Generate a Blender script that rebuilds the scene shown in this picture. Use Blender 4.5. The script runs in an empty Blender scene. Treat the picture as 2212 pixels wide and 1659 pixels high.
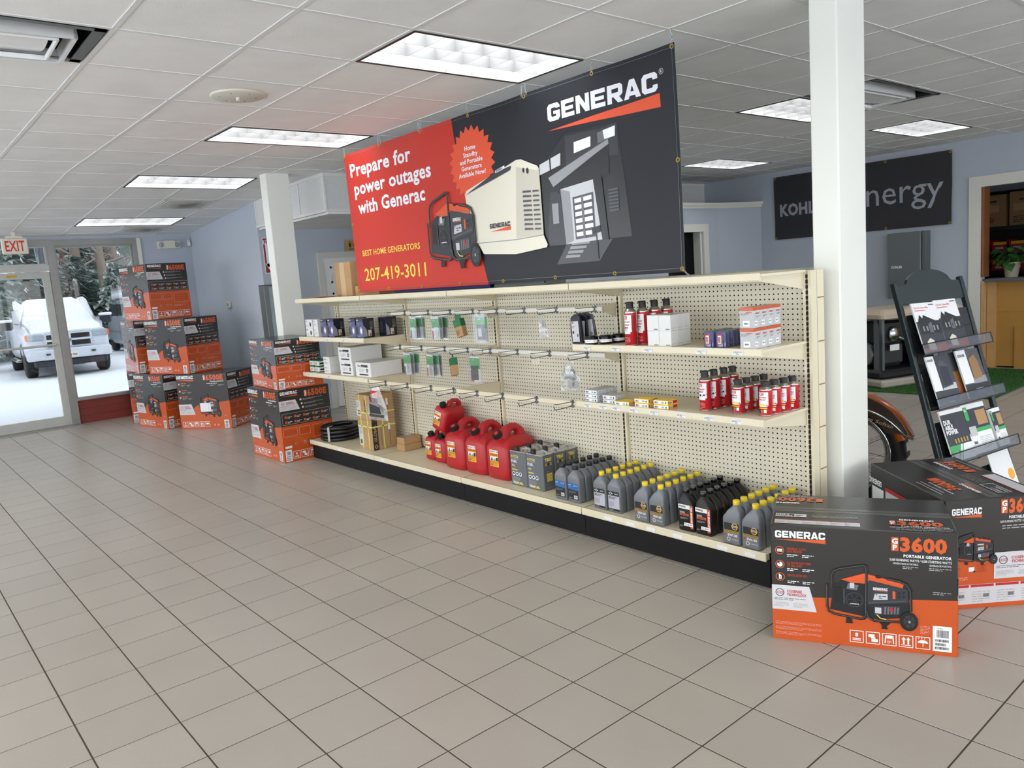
import bpy, math, random
from mathutils import Vector, Matrix

SC = bpy.context.scene
COL = SC.collection
R = math.radians

# ---------------------------------------------------------------- camera
CAM_Z = 1.6027
yaw, pitch, roll = R(140.0905), R(-7.9619), R(-4.2564)
fw = Vector((math.cos(yaw) * math.cos(pitch), math.sin(yaw) * math.cos(pitch), math.sin(pitch)))
r0 = Vector((math.sin(yaw), -math.cos(yaw), 0))
u0 = r0.cross(fw)
rt = math.cos(roll) * r0 + math.sin(roll) * u0
up = -math.sin(roll) * r0 + math.cos(roll) * u0
cam_data = bpy.data.cameras.new('camera')
cam = bpy.data.objects.new('camera', cam_data)
COL.objects.link(cam)
cam.matrix_world = Matrix(((rt.x, up.x, -fw.x, 0), (rt.y, up.y, -fw.y, 0), (rt.z, up.z, -fw.z, CAM_Z), (0, 0, 0, 1)))
cam_data.sensor_width = 36.0
cam_data.lens = 1670.9 / 2212 * 36.0
cam_data.clip_start, cam_data.clip_end = 0.05, 400
SC.camera = cam

# ---------------------------------------------------------------- world: flat overcast winter sky
world = bpy.data.worlds.new('overcast_sky')
SC.world = world
world.use_nodes = True
bg = world.node_tree.nodes['Background']
bg.inputs[0].default_value = (0.955, 0.98, 1.0, 1)
bg.inputs[1].default_value = 4.6

# exposure and colour
SC.view_settings.view_transform = 'Standard'
SC.view_settings.look = 'None'
SC.view_settings.gamma = 1.0
SC.view_settings.use_curve_mapping = False
SC.view_settings.exposure = 0.13
SC.cycles.use_denoising = True
SC.cycles.use_adaptive_sampling = True
SC.cycles.adaptive_threshold = 0.04
SC.cycles.max_bounces = 6
SC.cycles.diffuse_bounces = 4
SC.cycles.glossy_bounces = 3
SC.cycles.transparent_max_bounces = 16
SC.cycles.caustics_reflective = False
SC.cycles.caustics_refractive = False
SC.cycles.sample_clamp_indirect = 6.0

LAMP = 7.0        # brightness of the ceiling fixtures

# daylight portals in the window openings (they guide the sky light, they emit nothing themselves)
def portal(name, loc, rot, sx, sy):
    l = bpy.data.lights.new(name, 'AREA')
    l.shape = 'RECTANGLE'; l.size, l.size_y = sx, sy
    l.cycles.is_portal = True
    o = bpy.data.objects.new(name, l)
    o.location = loc; o.rotation_euler = rot
    COL.objects.link(o)
portal('window_portal', (-12.3, 0.05, 1.3), (0, R(-90), 0), 2.6, 6.6)
portal('window_portal', (-3.6, -3.5, 1.45), (R(90), 0, 0), 15.6, 2.3)
portal('window_portal', (4.8, 3.7, 1.45), (0, R(90), 0), 2.3, 13.9)

# ---------------------------------------------------------------- helpers
def lin(c):
    return tuple(((x / 255) / 12.92 if x / 255 <= 0.04045 else ((x / 255 + 0.055) / 1.055) ** 2.4) for x in c)

MATS = {}
def mat(name, rgb, rough=0.6, metal=0.0, var=0.0, scale=8.0, bump=0.0, bscale=60.0, emit=0.0, spec=None, coat=0.0, coord='Object'):
    m = bpy.data.materials.new(name); m.use_nodes = True
    nt = m.node_tree; b = nt.nodes['Principled BSDF']
    c = lin(rgb)
    b.inputs['Base Color'].default_value = (*c, 1)
    b.inputs['Roughness'].default_value = rough
    b.inputs['Metallic'].default_value = metal
    if spec is not None: b.inputs['Specular IOR Level'].default_value = spec
    if coat: b.inputs['Coat Weight'].default_value = coat
    if emit:
        b.inputs['Emission Color'].default_value = (*c, 1)
        b.inputs['Emission Strength'].default_value = emit
    if var or bump:
        tc = nt.nodes.new('ShaderNodeTexCoord')
        out = tc.outputs['Object'] if coord == 'Object' else tc.outputs['Generated']
        if coord == 'World':
            g = nt.nodes.new('ShaderNodeNewGeometry'); out = g.outputs['Position']
        if var:
            n = nt.nodes.new('ShaderNodeTexNoise'); n.inputs['Scale'].default_value = scale; n.inputs['Detail'].default_value = 4
            nt.links.new(out, n.inputs['Vector'])
            mr = nt.nodes.new('ShaderNodeMapRange')
            mr.inputs['To Min'].default_value = 1 - var; mr.inputs['To Max'].default_value = 1 + var
            mr.inputs['From Min'].default_value = 0.25; mr.inputs['From Max'].default_value = 0.75
            nt.links.new(n.outputs['Fac'], mr.inputs['Value'])
            mx = nt.nodes.new('ShaderNodeVectorMath'); mx.operation = 'SCALE'
            mx.inputs[0].default_value = c
            nt.links.new(mr.outputs['Result'], mx.inputs['Scale'])
            nt.links.new(mx.outputs['Vector'], b.inputs['Base Color'])
        if bump:
            n2 = nt.nodes.new('ShaderNodeTexNoise'); n2.inputs['Scale'].default_value = bscale; n2.inputs['Detail'].default_value = 3
            nt.links.new(out, n2.inputs['Vector'])
            bp = nt.nodes.new('ShaderNodeBump'); bp.inputs['Strength'].default_value = bump; bp.inputs['Distance'].default_value = 0.005
            nt.links.new(n2.outputs['Fac'], bp.inputs['Height'])
            nt.links.new(bp.outputs['Normal'], b.inputs['Normal'])
    MATS[name] = m
    return m

def clear_mat(name, tint=(255, 255, 255), gloss=0.08, rough=0.02, density=0.0):
    """thin clear sheet: what lies behind shows through, with a Fresnel reflection"""
    m = bpy.data.materials.new(name); m.use_nodes = True
    nt = m.node_tree; nt.nodes.clear()
    o = nt.nodes.new('ShaderNodeOutputMaterial')
    t = nt.nodes.new('ShaderNodeBsdfTransparent'); t.inputs[0].default_value = (*lin(tint), 1)
    g = nt.nodes.new('ShaderNodeBsdfGlossy'); g.inputs['Roughness'].default_value = rough; g.inputs[0].default_value = (1, 1, 1, 1)
    fr = nt.nodes.new('ShaderNodeLayerWeight'); fr.inputs[0].default_value = 0.25
    mul = nt.nodes.new('ShaderNodeMath'); mul.operation = 'MULTIPLY_ADD'
    mul.inputs[1].default_value = 0.3; mul.inputs[2].default_value = gloss
    nt.links.new(fr.outputs['Fresnel'], mul.inputs[0])
    mx = nt.nodes.new('ShaderNodeMixShader')
    nt.links.new(mul.outputs[0], mx.inputs[0]); nt.links.new(t.outputs[0], mx.inputs[1]); nt.links.new(g.outputs[0], mx.inputs[2])
    last = mx
    if density:
        d = nt.nodes.new('ShaderNodeBsdfDiffuse'); d.inputs[0].default_value = (0.8, 0.82, 0.84, 1)
        m2 = nt.nodes.new('ShaderNodeMixShader'); m2.inputs[0].default_value = density
        nt.links.new(mx.outputs[0], m2.inputs[1]); nt.links.new(d.outputs[0], m2.inputs[2]); last = m2
    nt.links.new(last.outputs[0], o.inputs[0])
    MATS[name] = m
    return m

class MB:
    """collects shapes and links them as one mesh object"""
    def __init__(s): s.v = []; s.f = []; s.m = []; s.s = []
    def add(s, v, f, mi=0, smooth=False):
        k = len(s.v); s.v.extend([tuple(p) for p in v])
        for q in f: s.f.append(tuple(i + k for i in q)); s.m.append(mi); s.s.append(smooth)
        return s
    def box(s, x0, x1, y0, y1, z0, z1, mi=0, ch=0.0):
        if ch <= 0:
            v = [(x, y, z) for z in (z0, z1) for y in (y0, y1) for x in (x0, x1)]
            return s.add(v, [(0, 2, 3, 1), (4, 5, 7, 6), (0, 1, 5, 4), (2, 6, 7, 3), (0, 4, 6, 2), (1, 3, 7, 5)], mi)
        X, Y, Z = (x0, x1), (y0, y1), (z0, z1); v = []; idx = {}
        for i in (0, 1):
            for j in (0, 1):
                for k in (0, 1):
                    for ax in range(3):
                        p = [X[i], Y[j], Z[k]]
                        for a, b in ((0, i), (1, j), (2, k)):
                            if a != ax: p[a] += ch if b == 0 else -ch
                        idx[i, j, k, ax] = len(v); v.append(p)
        f = []
        for ax in range(3):
            for sd in (0, 1):
                o = [a for a in range(3) if a != ax]; q = []
                for p, r in ((0, 0), (1, 0), (1, 1), (0, 1)):
                    t = [0, 0, 0]; t[ax] = sd; t[o[0]] = p; t[o[1]] = r; q.append(idx[(*t, ax)])
                flip = (sd == 0) ^ (ax == 1)
                f.append(tuple(reversed(q)) if flip else tuple(q))
        for ax in range(3):
            o = [a for a in range(3) if a != ax]
            for p in (0, 1):
                for r in (0, 1):
                    t0 = [0, 0, 0]; t1 = [0, 0, 0]
                    t0[o[0]] = t1[o[0]] = p; t0[o[1]] = t1[o[1]] = r; t1[ax] = 1
                    q = (idx[(*t0, o[0])], idx[(*t1, o[0])], idx[(*t1, o[1])], idx[(*t0, o[1])])
                    f.append(q)
        for i in (0, 1):
            for j in (0, 1):
                for k in (0, 1): f.append((idx[i, j, k, 0], idx[i, j, k, 1], idx[i, j, k, 2]))
        return s.add(v, f, mi)
    def loft(s, rings, mi=0, smooth=True, caps=True, closed=False, mic=None):
        n = len(rings[0]); v = [p for r in rings for p in r]; f = []
        m = len(rings)
        for a in range(m if closed else m - 1):
            b = (a + 1) % m
            for i in range(n):
                j = (i + 1) % n; f.append((a * n + i, a * n + j, b * n + j, b * n + i))
        s.add(v, f, mi, smooth)
        if caps and not closed:
            c = mi if mic is None else mic
            s.add(rings[0], [tuple(range(n - 1, -1, -1))], c); s.add(rings[-1], [tuple(range(n))], c)
        return s
    def lathe(s, prof, n=16, mi=0, c=(0, 0, 0), smooth=True, axis='z'):
        rings = []
        for r, z in prof:
            ring = []
            for i in range(n):
                a = 2 * math.pi * i / n; p = (r * math.cos(a), r * math.sin(a), z)
                if axis == 'x': p = (p[2], p[0], p[1])
                if axis == 'y': p = (p[1], p[2], p[0])
                ring.append((p[0] + c[0], p[1] + c[1], p[2] + c[2]))
            rings.append(ring)
        return s.loft(rings, mi, smooth)
    def tube(s, path, r, n=6, mi=0, closed=False, smooth=True):
        P = [Vector(p) for p in path]; rings = []; m = len(P); prev = None
        for i, p in enumerate(P):
            a = P[(i - 1) % m] if (closed or i > 0) else p
            b = P[(i + 1) % m] if (closed or i < m - 1) else p
            t = (b - a).normalized()
            if prev is None:
                h = Vector((0, 0, 1)) if abs(t.z) < 0.9 else Vector((1, 0, 0))
                x = t.cross(h).normalized()
            else:
                x = (prev - t * prev.dot(t)).normalized()
            prev = x; y = t.cross(x)
            rr = r[i] if isinstance(r, (list, tuple)) else r
            rings.append([p + rr * (math.cos(2 * math.pi * k / n) * x + math.sin(2 * math.pi * k / n) * y) for k in range(n)])
        return s.loft(rings, mi, smooth, closed=closed)
    def cyl(s, p0, p1, r, r1=None, n=12, mi=0, smooth=True):
        return s.tube([p0, p1], [r, r if r1 is None else r1], n, mi, smooth=smooth)
    def prism(s, poly, d0, d1, plane='xz', mi=0):
        def P(a, b, d): return {'xz': (a, d, b), 'xy': (a, b, d), 'yz': (d, a, b)}[plane]
        n = len(poly)
        lo = [P(a, b, d0) for a, b in poly]; hi = [P(a, b, d1) for a, b in poly]
        f = [(i, (i + 1) % n, n + (i + 1) % n, n + i) for i in range(n)]
        return s.add(lo + hi, f + [tuple(range(n - 1, -1, -1)), tuple(range(n, 2 * n))], mi)
    def mesh(s, name, mats):
        me = bpy.data.meshes.new(name)
        me.from_pydata(s.v, [], s.f)
        for m in mats: me.materials.append(MATS[m] if isinstance(m, str) else m)
        me.polygons.foreach_set('material_index', s.m)
        me.polygons.foreach_set('use_smooth', s.s)
        me.update()
        return me
    def build(s, name, mats, parent=None, loc=None, rz=None):
        if isinstance(mats, str): mats = [mats]
        return ob(name, s.mesh(name, mats), parent, loc, rz)

def ob(name, me, parent=None, loc=None, rz=None):
    o = bpy.data.objects.new(name, me); COL.objects.link(o)
    if parent is not None: o.parent = parent
    if loc is not None: o.location = loc
    if rz is not None: o.rotation_euler = (0, 0, rz) if not isinstance(rz, (tuple, list)) else rz
    return o

def tag(o, label, cat, group=None):
    o['label'] = label; o['category'] = cat
    if group: o['group'] = group
    return o
def struct(o): o['kind'] = 'structure'; return o
def thing(name, label, cat, loc=(0, 0, 0), rz=0, group=None):
    return tag(ob(name, None, None, loc, rz), label, cat, group)
def part(name, mats, parent, *boxes, ch=0.0):
    m = MB()
    for b in boxes: m.box(*b, ch=ch)
    return m.build(name, mats, parent)
def dup(root, loc=None, rz=None, label=None, group=None):
    """a copy of a thing with copies of its parts and their sub-parts (mesh data shared)"""
    r = root.copy(); COL.objects.link(r)
    if loc is not None: r.location = loc
    if rz is not None: r.rotation_euler = (0, 0, rz) if not isinstance(rz, (tuple, list)) else rz
    if label: r['label'] = label
    if group: r['group'] = group
    for ch in list(root.children):
        c = ch.copy(); COL.objects.link(c); c.parent = r
        for g in list(ch.children):
            d = g.copy(); COL.objects.link(d); d.parent = c
    return r

# ---- lettering: the built-in font turned into flat polygons
TXT = {}
def text_poly(body, bold=0.0):
    k = (body, bold)
    if k not in TXT:
        c = bpy.data.curves.new('lettering', 'FONT'); c.body = body; c.size = 1.0; c.offset = bold; c.space_character = 1 + bold * 1.8; c.resolution_u = 2
        o = bpy.data.objects.new('lettering', c)
        me = bpy.data.meshes.new_from_object(o)
        v = [(p.co.x, p.co.y) for p in me.vertices]; f = [tuple(q.vertices) for q in me.polygons]
        bpy.data.objects.remove(o); bpy.data.meshes.remove(me); bpy.data.curves.remove(c)
        xs = [p[0] for p in v] or [0, 1]
        TXT[k] = (v, f, min(xs), max(xs))
    return TXT[k]
CAP = 0.682       # cap height of the built-in font at size 1

GLYPH = {
    'G': [[(1, .70), (1, .82), (.84, 1), (.16, 1), (0, .84), (0, .16), (.16, 0), (.84, 0), (1, .16), (1, .56), (.48, .56), (.48, .38), (.70, .38), (.70, .29), (.64, .24), (.36, .24), (.30, .30), (.30, .70), (.36, .76), (.64, .76), (.70, .70)]],
    'E': [[(0, 0), (.98, 0), (.98, .24), (.30, .24), (.30, .39), (.90, .39), (.90, .60), (.30, .60), (.30, .76), (.98, .76), (.98, 1), (0, 1)]],
    'N': [[(0, 0), (.29, 0), (.29, .56), (.70, 0), (1, 0), (1, 1), (.71, 1), (.71, .44), (.30, 1), (0, 1)]],
    'R': [[(0, 0), (.29, 0), (.29, 1), (0, 1)], [(.29, .77), (.72, .77), (.72, .56), (1, .56), (1, .86), (.86, 1), (.29, 1)], [(.29, .33), (.86, .33), (1, .46), (1, .58), (.70, .58), (.70, .55), (.29, .55)], [(.40, .33), (.68, 0), (1.02, 0), (.74, .36)]],
    'A': [[(-.04, 0), (.27, 0), (.60, 1), (.34, 1)], [(.73, 0), (1.05, 0), (.66, 1), (.40, 1)], [(.20, .15), (.80, .15), (.72, .37), (.28, .37)]],
    'C': [[(1, .64), (1, .84), (.84, 1), (.16, 1), (0, .84), (0, .16), (.16, 0), (.84, 0), (1, .16), (1, .36), (.70, .36), (.70, .29), (.64, .24), (.36, .24), (.30, .30), (.30, .70), (.36, .76), (.64, .76), (.70, .70), (.70, .64)]]}

class Decal:
    """flat print: polygons in (u, v) with a material and a layer"""
    def __init__(s): s.items = []; s.mats = []
    def mi(s, m):
        if m not in s.mats: s.mats.append(m)
        return s.mats.index(m)
    def poly(s, pts, m, l=1): s.items.append((list(pts), [tuple(range(len(pts)))], s.mi(m), l)); return s
    def rect(s, x0, y0, x1, y1, m, l=1): return s.poly([(x0, y0), (x1, y0), (x1, y1), (x0, y1)], m, l)
    def frame(s, x0, y0, x1, y1, t, m, l=1):
        s.rect(x0, y0, x1, y0 + t, m, l); s.rect(x0, y1 - t, x1, y1, m, l)
        s.rect(x0, y0 + t, x0 + t, y1 - t, m, l); return s.rect(x1 - t, y0 + t, x1, y1 - t, m, l)
    def circ(s, x, y, rx, m, l=1, ry=None, n=16):
        ry = ry or rx
        return s.poly([(x + rx * math.cos(2 * math.pi * i / n), y + ry * math.sin(2 * math.pi * i / n)) for i in range(n)], m, l)
    def ring(s, x, y, r, t, m, l=1, n=18):
        for i in range(n):
            a, b = 2 * math.pi * i / n, 2 * math.pi * (i + 1) / n
            s.poly([(x + q * math.cos(w), y + q * math.sin(w)) for q, w in ((r, a), (r, b), (r - t, b), (r - t, a))], m, l)
        return s
    def line(s, pts, t, m, l=1):
        for (a, b), (c, d) in zip(pts[:-1], pts[1:]):
            dx, dy = c - a, d - b; L = math.hypot(dx, dy) or 1; nx, ny = -dy / L * t / 2, dx / L * t / 2; ex, ey = dx / L * t * .3, dy / L * t * .3
            s.poly([(a - nx - ex, b - ny - ey), (c - nx + ex, d - ny + ey), (c + nx + ex, d + ny + ey), (a + nx - ex, b + ny - ey)], m, l)
        return s
    def text(s, body, x, y, h, m, l=2, w=None, bold=0.0, align='L', ang=0.0, shear=0.0):
        if body == 'GENERAC':
            v, f = [], []; cx = 0
            for ch in body:
                for q in GLYPH[ch]: f.append(tuple(range(len(v), len(v) + len(q)))); v += [((cx + a) * CAP * 1.25, b * CAP) for a, b in q]
                cx += 1.12
            x0, x1 = 0, (cx - .12) * CAP * 1.25
        else: v, f, x0, x1 = text_poly(body, bold)
        k = h / CAP; kx = k if w is None else w / (x1 - x0)
        W = (x1 - x0) * kx
        ox = {'L': 0, 'C': -W / 2, 'R': -W}[align]
        ca, sa = math.cos(ang), math.sin(ang); pts = []
        for a, b in v:
            p = ((a - x0) * kx + ox + shear * b * k, b * k)
            pts.append((x + p[0] * ca - p[1] * sa, y + p[0] * sa + p[1] * ca))
        s.items.append((pts, f, s.mi(m), l)); return s
    def lines(s, x, y, w, h, n, m, l=2, seed=0, fill=0.55):
        """n rows of small print too fine to read"""
        rnd = random.Random(seed); d = h / n
        for i in range(n):
            cx = x; yy = y + h - (i + 1) * d; end = x + w * (1 if i < n - 1 else 0.6)
            while cx < end - 1e-6:
                ww = min(rnd.uniform(.8, 3.2) * d, end - cx)
                s.rect(cx, yy, cx + ww, yy + d * fill, m, l); cx += ww + d * .45
        return s
    def barcode(s, x, y, w, h, m, l=2, seed=1, n=22):
        rnd = random.Random(seed); d = w / n; cx = x
        while cx < x + w - d * .5:
            ww = d * rnd.choice((.4, .4, .8, 1.1)); s.rect(cx, y, min(cx + ww, x + w), y + h, m, l); cx += ww + d * rnd.choice((.4, .6, .9))
        return s
    def mesh(s, name, O, U, V, eps=0.0006, warp=None):
        O, U, V = Vector(O), Vector(U), Vector(V); N = U.cross(V).normalized(); mb = MB()
        for pts, f, mi, l in s.items:
            mb.add([O + U * a + V * b + N * (eps * l) for a, b in pts], f, mi)
        if warp: mb.v = [warp(p) for p in mb.v]
        return mb.mesh(name, s.mats)
    def build(s, name, parent, O, U, V, eps=0.0006, warp=None): return ob(name, s.mesh(name, O, U, V, eps, warp), parent)

def nth(i): return ['front', 'second', 'third', 'fourth', 'fifth', 'rear'][i]
# ---------------------------------------------------------------- materials
mat('grout', (70, 62, 55), 0.9)
mat('ceiling_tile', (238, 238, 236), 0.9, var=0.05, scale=3, bump=0.35, bscale=240, coord='World')
mat('grid_metal', (226, 227, 226), 0.5)
mat('plenum', (60, 60, 60), 0.9)
mat('wall_blue', (186, 193, 204), 0.75, var=0.03, scale=1.5, bump=0.08, bscale=180, coord='World')
mat('wall_white', (214, 214, 208), 0.7)
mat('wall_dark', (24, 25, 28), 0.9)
mat('trim_white', (226, 224, 214), 0.45)
mat('column_white', (232, 233, 226), 0.4, var=0.02, scale=3, coord='World')
mat('soffit_tile', (218, 219, 217), 0.85, var=0.12, scale=70, coord='World')
mat('aluminium', (150, 150, 147), 0.45, 0.75, var=0.08, scale=6, coord='World')
mat('aluminium_pale', (188, 189, 184), 0.5, 0.35, var=0.06, scale=7, coord='World')
mat('red_panel', (118, 42, 34), 0.5, var=0.1, scale=10, coord='World')
mat('black', (18, 18, 19), 0.5)
mat('black_gloss', (14, 14, 15), 0.22)
mat('dark_grey', (48, 48, 50), 0.5)
mat('mid_grey', (120, 122, 124), 0.5)
mat('white', (238, 238, 236), 0.5)
mat('white_gloss', (238, 239, 240), 0.25)
mat('off_white', (216, 213, 200), 0.5)
mat('cream_steel', (222, 213, 186), 0.38, var=0.03, scale=5, coord='World')
mat('cream_panel', (214, 208, 188), 0.6, var=0.03, scale=4, coord='World')
mat('hole_dark', (30, 26, 22), 0.9)
mat('chrome', (200, 202, 205), 0.18, 1.0)
mat('wire', (120, 124, 128), 0.3, 0.9)
mat('kick_black', (18, 18, 20), 0.6, spec=0.25, var=0.25, scale=14, bump=0.15, bscale=40, coord='World')
mat('ticket_white', (228, 230, 230), 0.5)
mat('ink', (40, 40, 44), 0.6)
mat('ink_soft', (112, 112, 116), 0.6)
mat('print_white', (236, 238, 240), 0.26)
mat('print_soft', (170, 168, 166), 0.26)
mat('print_orange', (208, 92, 44), 0.26)
mat('carton_dark', (48, 47, 46), 0.24, var=0.05, scale=5)
mat('carton_orange', (196, 84, 34), 0.24, var=0.03, scale=5)
mat('carton_dull_orange', (176, 66, 30), 0.26)
mat('print_white_dull', (206, 206, 210), 0.26)
mat('red_ink', (186, 36, 44), 0.45)
mat('yellow', (232, 204, 40), 0.42)
mat('yellow_ink', (236, 214, 84), 0.5)
mat('label_amber', (240, 170, 40), 0.45)
mat('red_plastic', (176, 28, 36), 0.42, var=0.04, scale=9, bump=0.05, bscale=120)
mat('grey_bottle', (112, 116, 122), 0.36, var=0.03, scale=12)
mat('grey_can', (106, 110, 116), 0.3, 0.2)
mat('tin', (196, 192, 184), 0.25, 0.9)
mat('spray_red', (186, 28, 40), 0.25)
mat('label_blue', (44, 104, 168), 0.4)
mat('label_black', (28, 29, 33), 0.35)
mat('label_silver', (184, 184, 196), 0.4)
mat('napa_blue', (26, 48, 132), 0.4)
mat('napa_yellow', (250, 206, 40), 0.4)
mat('gold', (176, 148, 52), 0.35, 0.4)
mat('kraft', (178, 142, 100), 0.75, var=0.05, scale=9)
mat('kraft_dark', (150, 116, 78), 0.75, var=0.05, scale=9)
mat('tape_brown', (196, 168, 128), 0.35)
mat('strap_yellow', (214, 216, 120), 0.4)
mat('box_white', (226, 227, 226), 0.55)
mat('box_grey', (190, 192, 194), 0.5)
mat('purple_box', (74, 78, 132), 0.4)
mat('navy', (30, 32, 52), 0.4)
mat('green_pack', (44, 164, 82), 0.4)
mat('green_dark', (26, 104, 62), 0.5)
mat('blue_pack', (34, 58, 128), 0.3)
mat('deep_blue', (24, 24, 110), 0.45)
mat('bag_navy', (28, 30, 44), 0.35)
mat('rubber', (22, 22, 23), 0.6)
mat('rubber_hose', (24, 25, 27), 0.35)
mat('steel_grey', (102, 108, 110), 0.4, 0.3)
mat('galvanised', (134, 144, 146), 0.4, 0.6, var=0.15, scale=14)
mat('stand_green', (30, 40, 42), 0.35)
mat('smoke_tray', (34, 36, 38), 0.2)
mat('sign_tan', (196, 158, 92), 0.5)
mat('sign_red', (150, 30, 36), 0.45)
mat('exit_red', (214, 44, 34), 0.5)
mat('exit_white', (226, 222, 206), 0.5)
mat('banner_red', (196, 54, 40), 0.45, spec=0.3)
mat('banner_black', (34, 36, 43), 0.45, spec=0.3)
mat('banner_orange', (226, 88, 56), 0.45, spec=0.3)
mat('banner_white', (236, 238, 244), 0.45, spec=0.3)
mat('banner_yellow', (240, 214, 84), 0.45, spec=0.3)
mat('banner_cream', (222, 218, 200), 0.32)
mat('banner_cream_shade', (196, 192, 176), 0.32)
mat('g30', (30, 32, 36), 0.32); mat('g52', (52, 54, 60), 0.32); mat('g70', (74, 76, 82), 0.32); mat('g100', (104, 106, 112), 0.32)
mat('g140', (144, 146, 150), 0.32); mat('g190', (194, 196, 200), 0.32)
mat('kohler_black', (44, 43, 48), 0.55)
mat('kohler_grey', (164, 168, 178), 0.5)
mat('wood_pine', (196, 156, 104), 0.55, var=0.1, scale=5)
mat('wood_brown', (140, 86, 50), 0.55, var=0.12, scale=6)
mat('plywood', (178, 132, 62), 0.6, var=0.05, scale=3)
mat('ledge_grey', (88, 92, 96), 0.5)
mat('turf', (44, 86, 34), 0.95, var=0.25, scale=60, bump=0.6, bscale=400)
mat('turf_blade', (50, 100, 36), 0.9, var=0.25, scale=20, coord='World')
mat('concrete', (168, 162, 150), 0.9, var=0.06, scale=12)
mat('gen_tan', (188, 172, 150), 0.45)
mat('leaf', (66, 118, 56), 0.4, var=0.25, scale=30)
mat('pot', (176, 168, 150), 0.6)
mat('moto_orange', (196, 96, 30), 0.18, coat=0.6)
mat('moto_brown', (58, 44, 38), 0.25, coat=0.5)
mat('snow', (232, 238, 246), 0.9, var=0.02, scale=0.8, bump=0.4, bscale=3, coord='World')
mat('snow_cover', (236, 240, 246), 0.9)
mat('truck_white', (206, 210, 220), 0.3)
mat('truck_dark', (40, 43, 50), 0.35)
mat('truck_glass', (86, 96, 110), 0.15)
mat('van_grey', (150, 158, 168), 0.35)
mat('lamp_amber', (240, 110, 40), 0.3)
mat('lamp_clear', (160, 170, 180), 0.15)
mat('bark_hazed', (150, 136, 126), 0.9, var=0.2, scale=4, coord='World')  # paled so the colour carries the outdoor haze
mat('needles_hazed', (136, 152, 144), 0.9, var=0.3, scale=2, coord='World')  # lightened too: snowy haze put into the foliage colour
mat('needles_frost', (214, 222, 224), 0.9, var=0.15, scale=2, coord='World')
mat('twig', (176, 166, 160), 0.9)
mat('ice', (226, 236, 242), 0.15)
mat('diffuser', (250, 252, 255), 0.5, emit=LAMP)
mat('louver_blade', (176, 176, 175), 0.45, 0.25)
mat('louver', (236, 236, 234), 0.35, 0.2)
mat('pink', (226, 150, 140), 0.4)
clear_mat('window_glass', (188, 190, 191), 0.02)
clear_mat('clear_plastic', (244, 246, 246), 0.06, 0.08, density=0.10)
clear_mat('smoke_plastic', (228, 229, 230), 0.05, 0.08)

def floor_material():
    m = bpy.data.materials.new('floor_tile'); m.use_nodes = True; nt = m.node_tree; b = nt.nodes['Principled BSDF']
    g = nt.nodes.new('ShaderNodeNewGeometry')
    mp = nt.nodes.new('ShaderNodeVectorMath'); mp.operation = 'SUBTRACT'; mp.inputs[1].default_value = (FX, FY, 0)
    nt.links.new(g.outputs['Position'], mp.inputs[0])
    dv = nt.nodes.new('ShaderNodeVectorMath'); dv.operation = 'SCALE'; dv.inputs['Scale'].default_value = 1 / T
    nt.links.new(mp.outputs[0], dv.inputs[0])
    fl = nt.nodes.new('ShaderNodeVectorMath'); fl.operation = 'FLOOR'; nt.links.new(dv.outputs[0], fl.inputs[0])
    sep = nt.nodes.new('ShaderNodeSeparateXYZ'); nt.links.new(fl.outputs[0], sep.inputs[0])
    cmb = nt.nodes.new('ShaderNodeCombineXYZ'); nt.links.new(sep.outputs[0], cmb.inputs[0]); nt.links.new(sep.outputs[1], cmb.inputs[1])
    wn = nt.nodes.new('ShaderNodeTexWhiteNoise'); nt.links.new(cmb.outputs[0], wn.inputs['Vector'])
    n = nt.nodes.new('ShaderNodeTexNoise'); n.inputs['Scale'].default_value = 2.2; n.inputs['Detail'].default_value = 6
    nt.links.new(g.outputs['Position'], n.inputs['Vector'])
    n2 = nt.nodes.new('ShaderNodeTexNoise'); n2.inputs['Scale'].default_value = 260; n2.inputs['Detail'].default_value = 2
    nt.links.new(g.outputs['Position'], n2.inputs['Vector'])
    a1 = nt.nodes.new('ShaderNodeMath'); a1.operation = 'MULTIPLY_ADD'; a1.inputs[1].default_value = 0.07; a1.inputs[2].default_value = 0.80
    nt.links.new(wn.outputs['Value'], a1.inputs[0])
    a2 = nt.nodes.new('ShaderNodeMath'); a2.operation = 'MULTIPLY_ADD'; a2.inputs[1].default_value = 0.16
    nt.links.new(n.outputs['Fac'], a2.inputs[0]); nt.links.new(a1.outputs[0], a2.inputs[2])
    a3 = nt.nodes.new('ShaderNodeMath'); a3.operation = 'MULTIPLY_ADD'; a3.inputs[1].default_value = 0.16
    nt.links.new(n2.outputs['Fac'], a3.inputs[0]); nt.links.new(a2.outputs[0], a3.inputs[2])
    sc = nt.nodes.new('ShaderNodeVectorMath'); sc.operation = 'SCALE'; sc.inputs[0].default_value = lin((168, 160, 149))
    nt.links.new(a3.outputs[0], sc.inputs['Scale']); nt.links.new(sc.outputs[0], b.inputs['Base Color'])
    b.inputs['Roughness'].default_value = 0.29
    b.inputs['Specular IOR Level'].default_value = 0.45
    bp = nt.nodes.new('ShaderNodeBump'); bp.inputs['Strength'].default_value = 0.12; bp.inputs['Distance'].default_value = 0.003
    nt.links.new(n2.outputs['Fac'], bp.inputs['Height']); nt.links.new(bp.outputs['Normal'], b.inputs['Normal'])
    MATS['floor_tile'] = m
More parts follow.
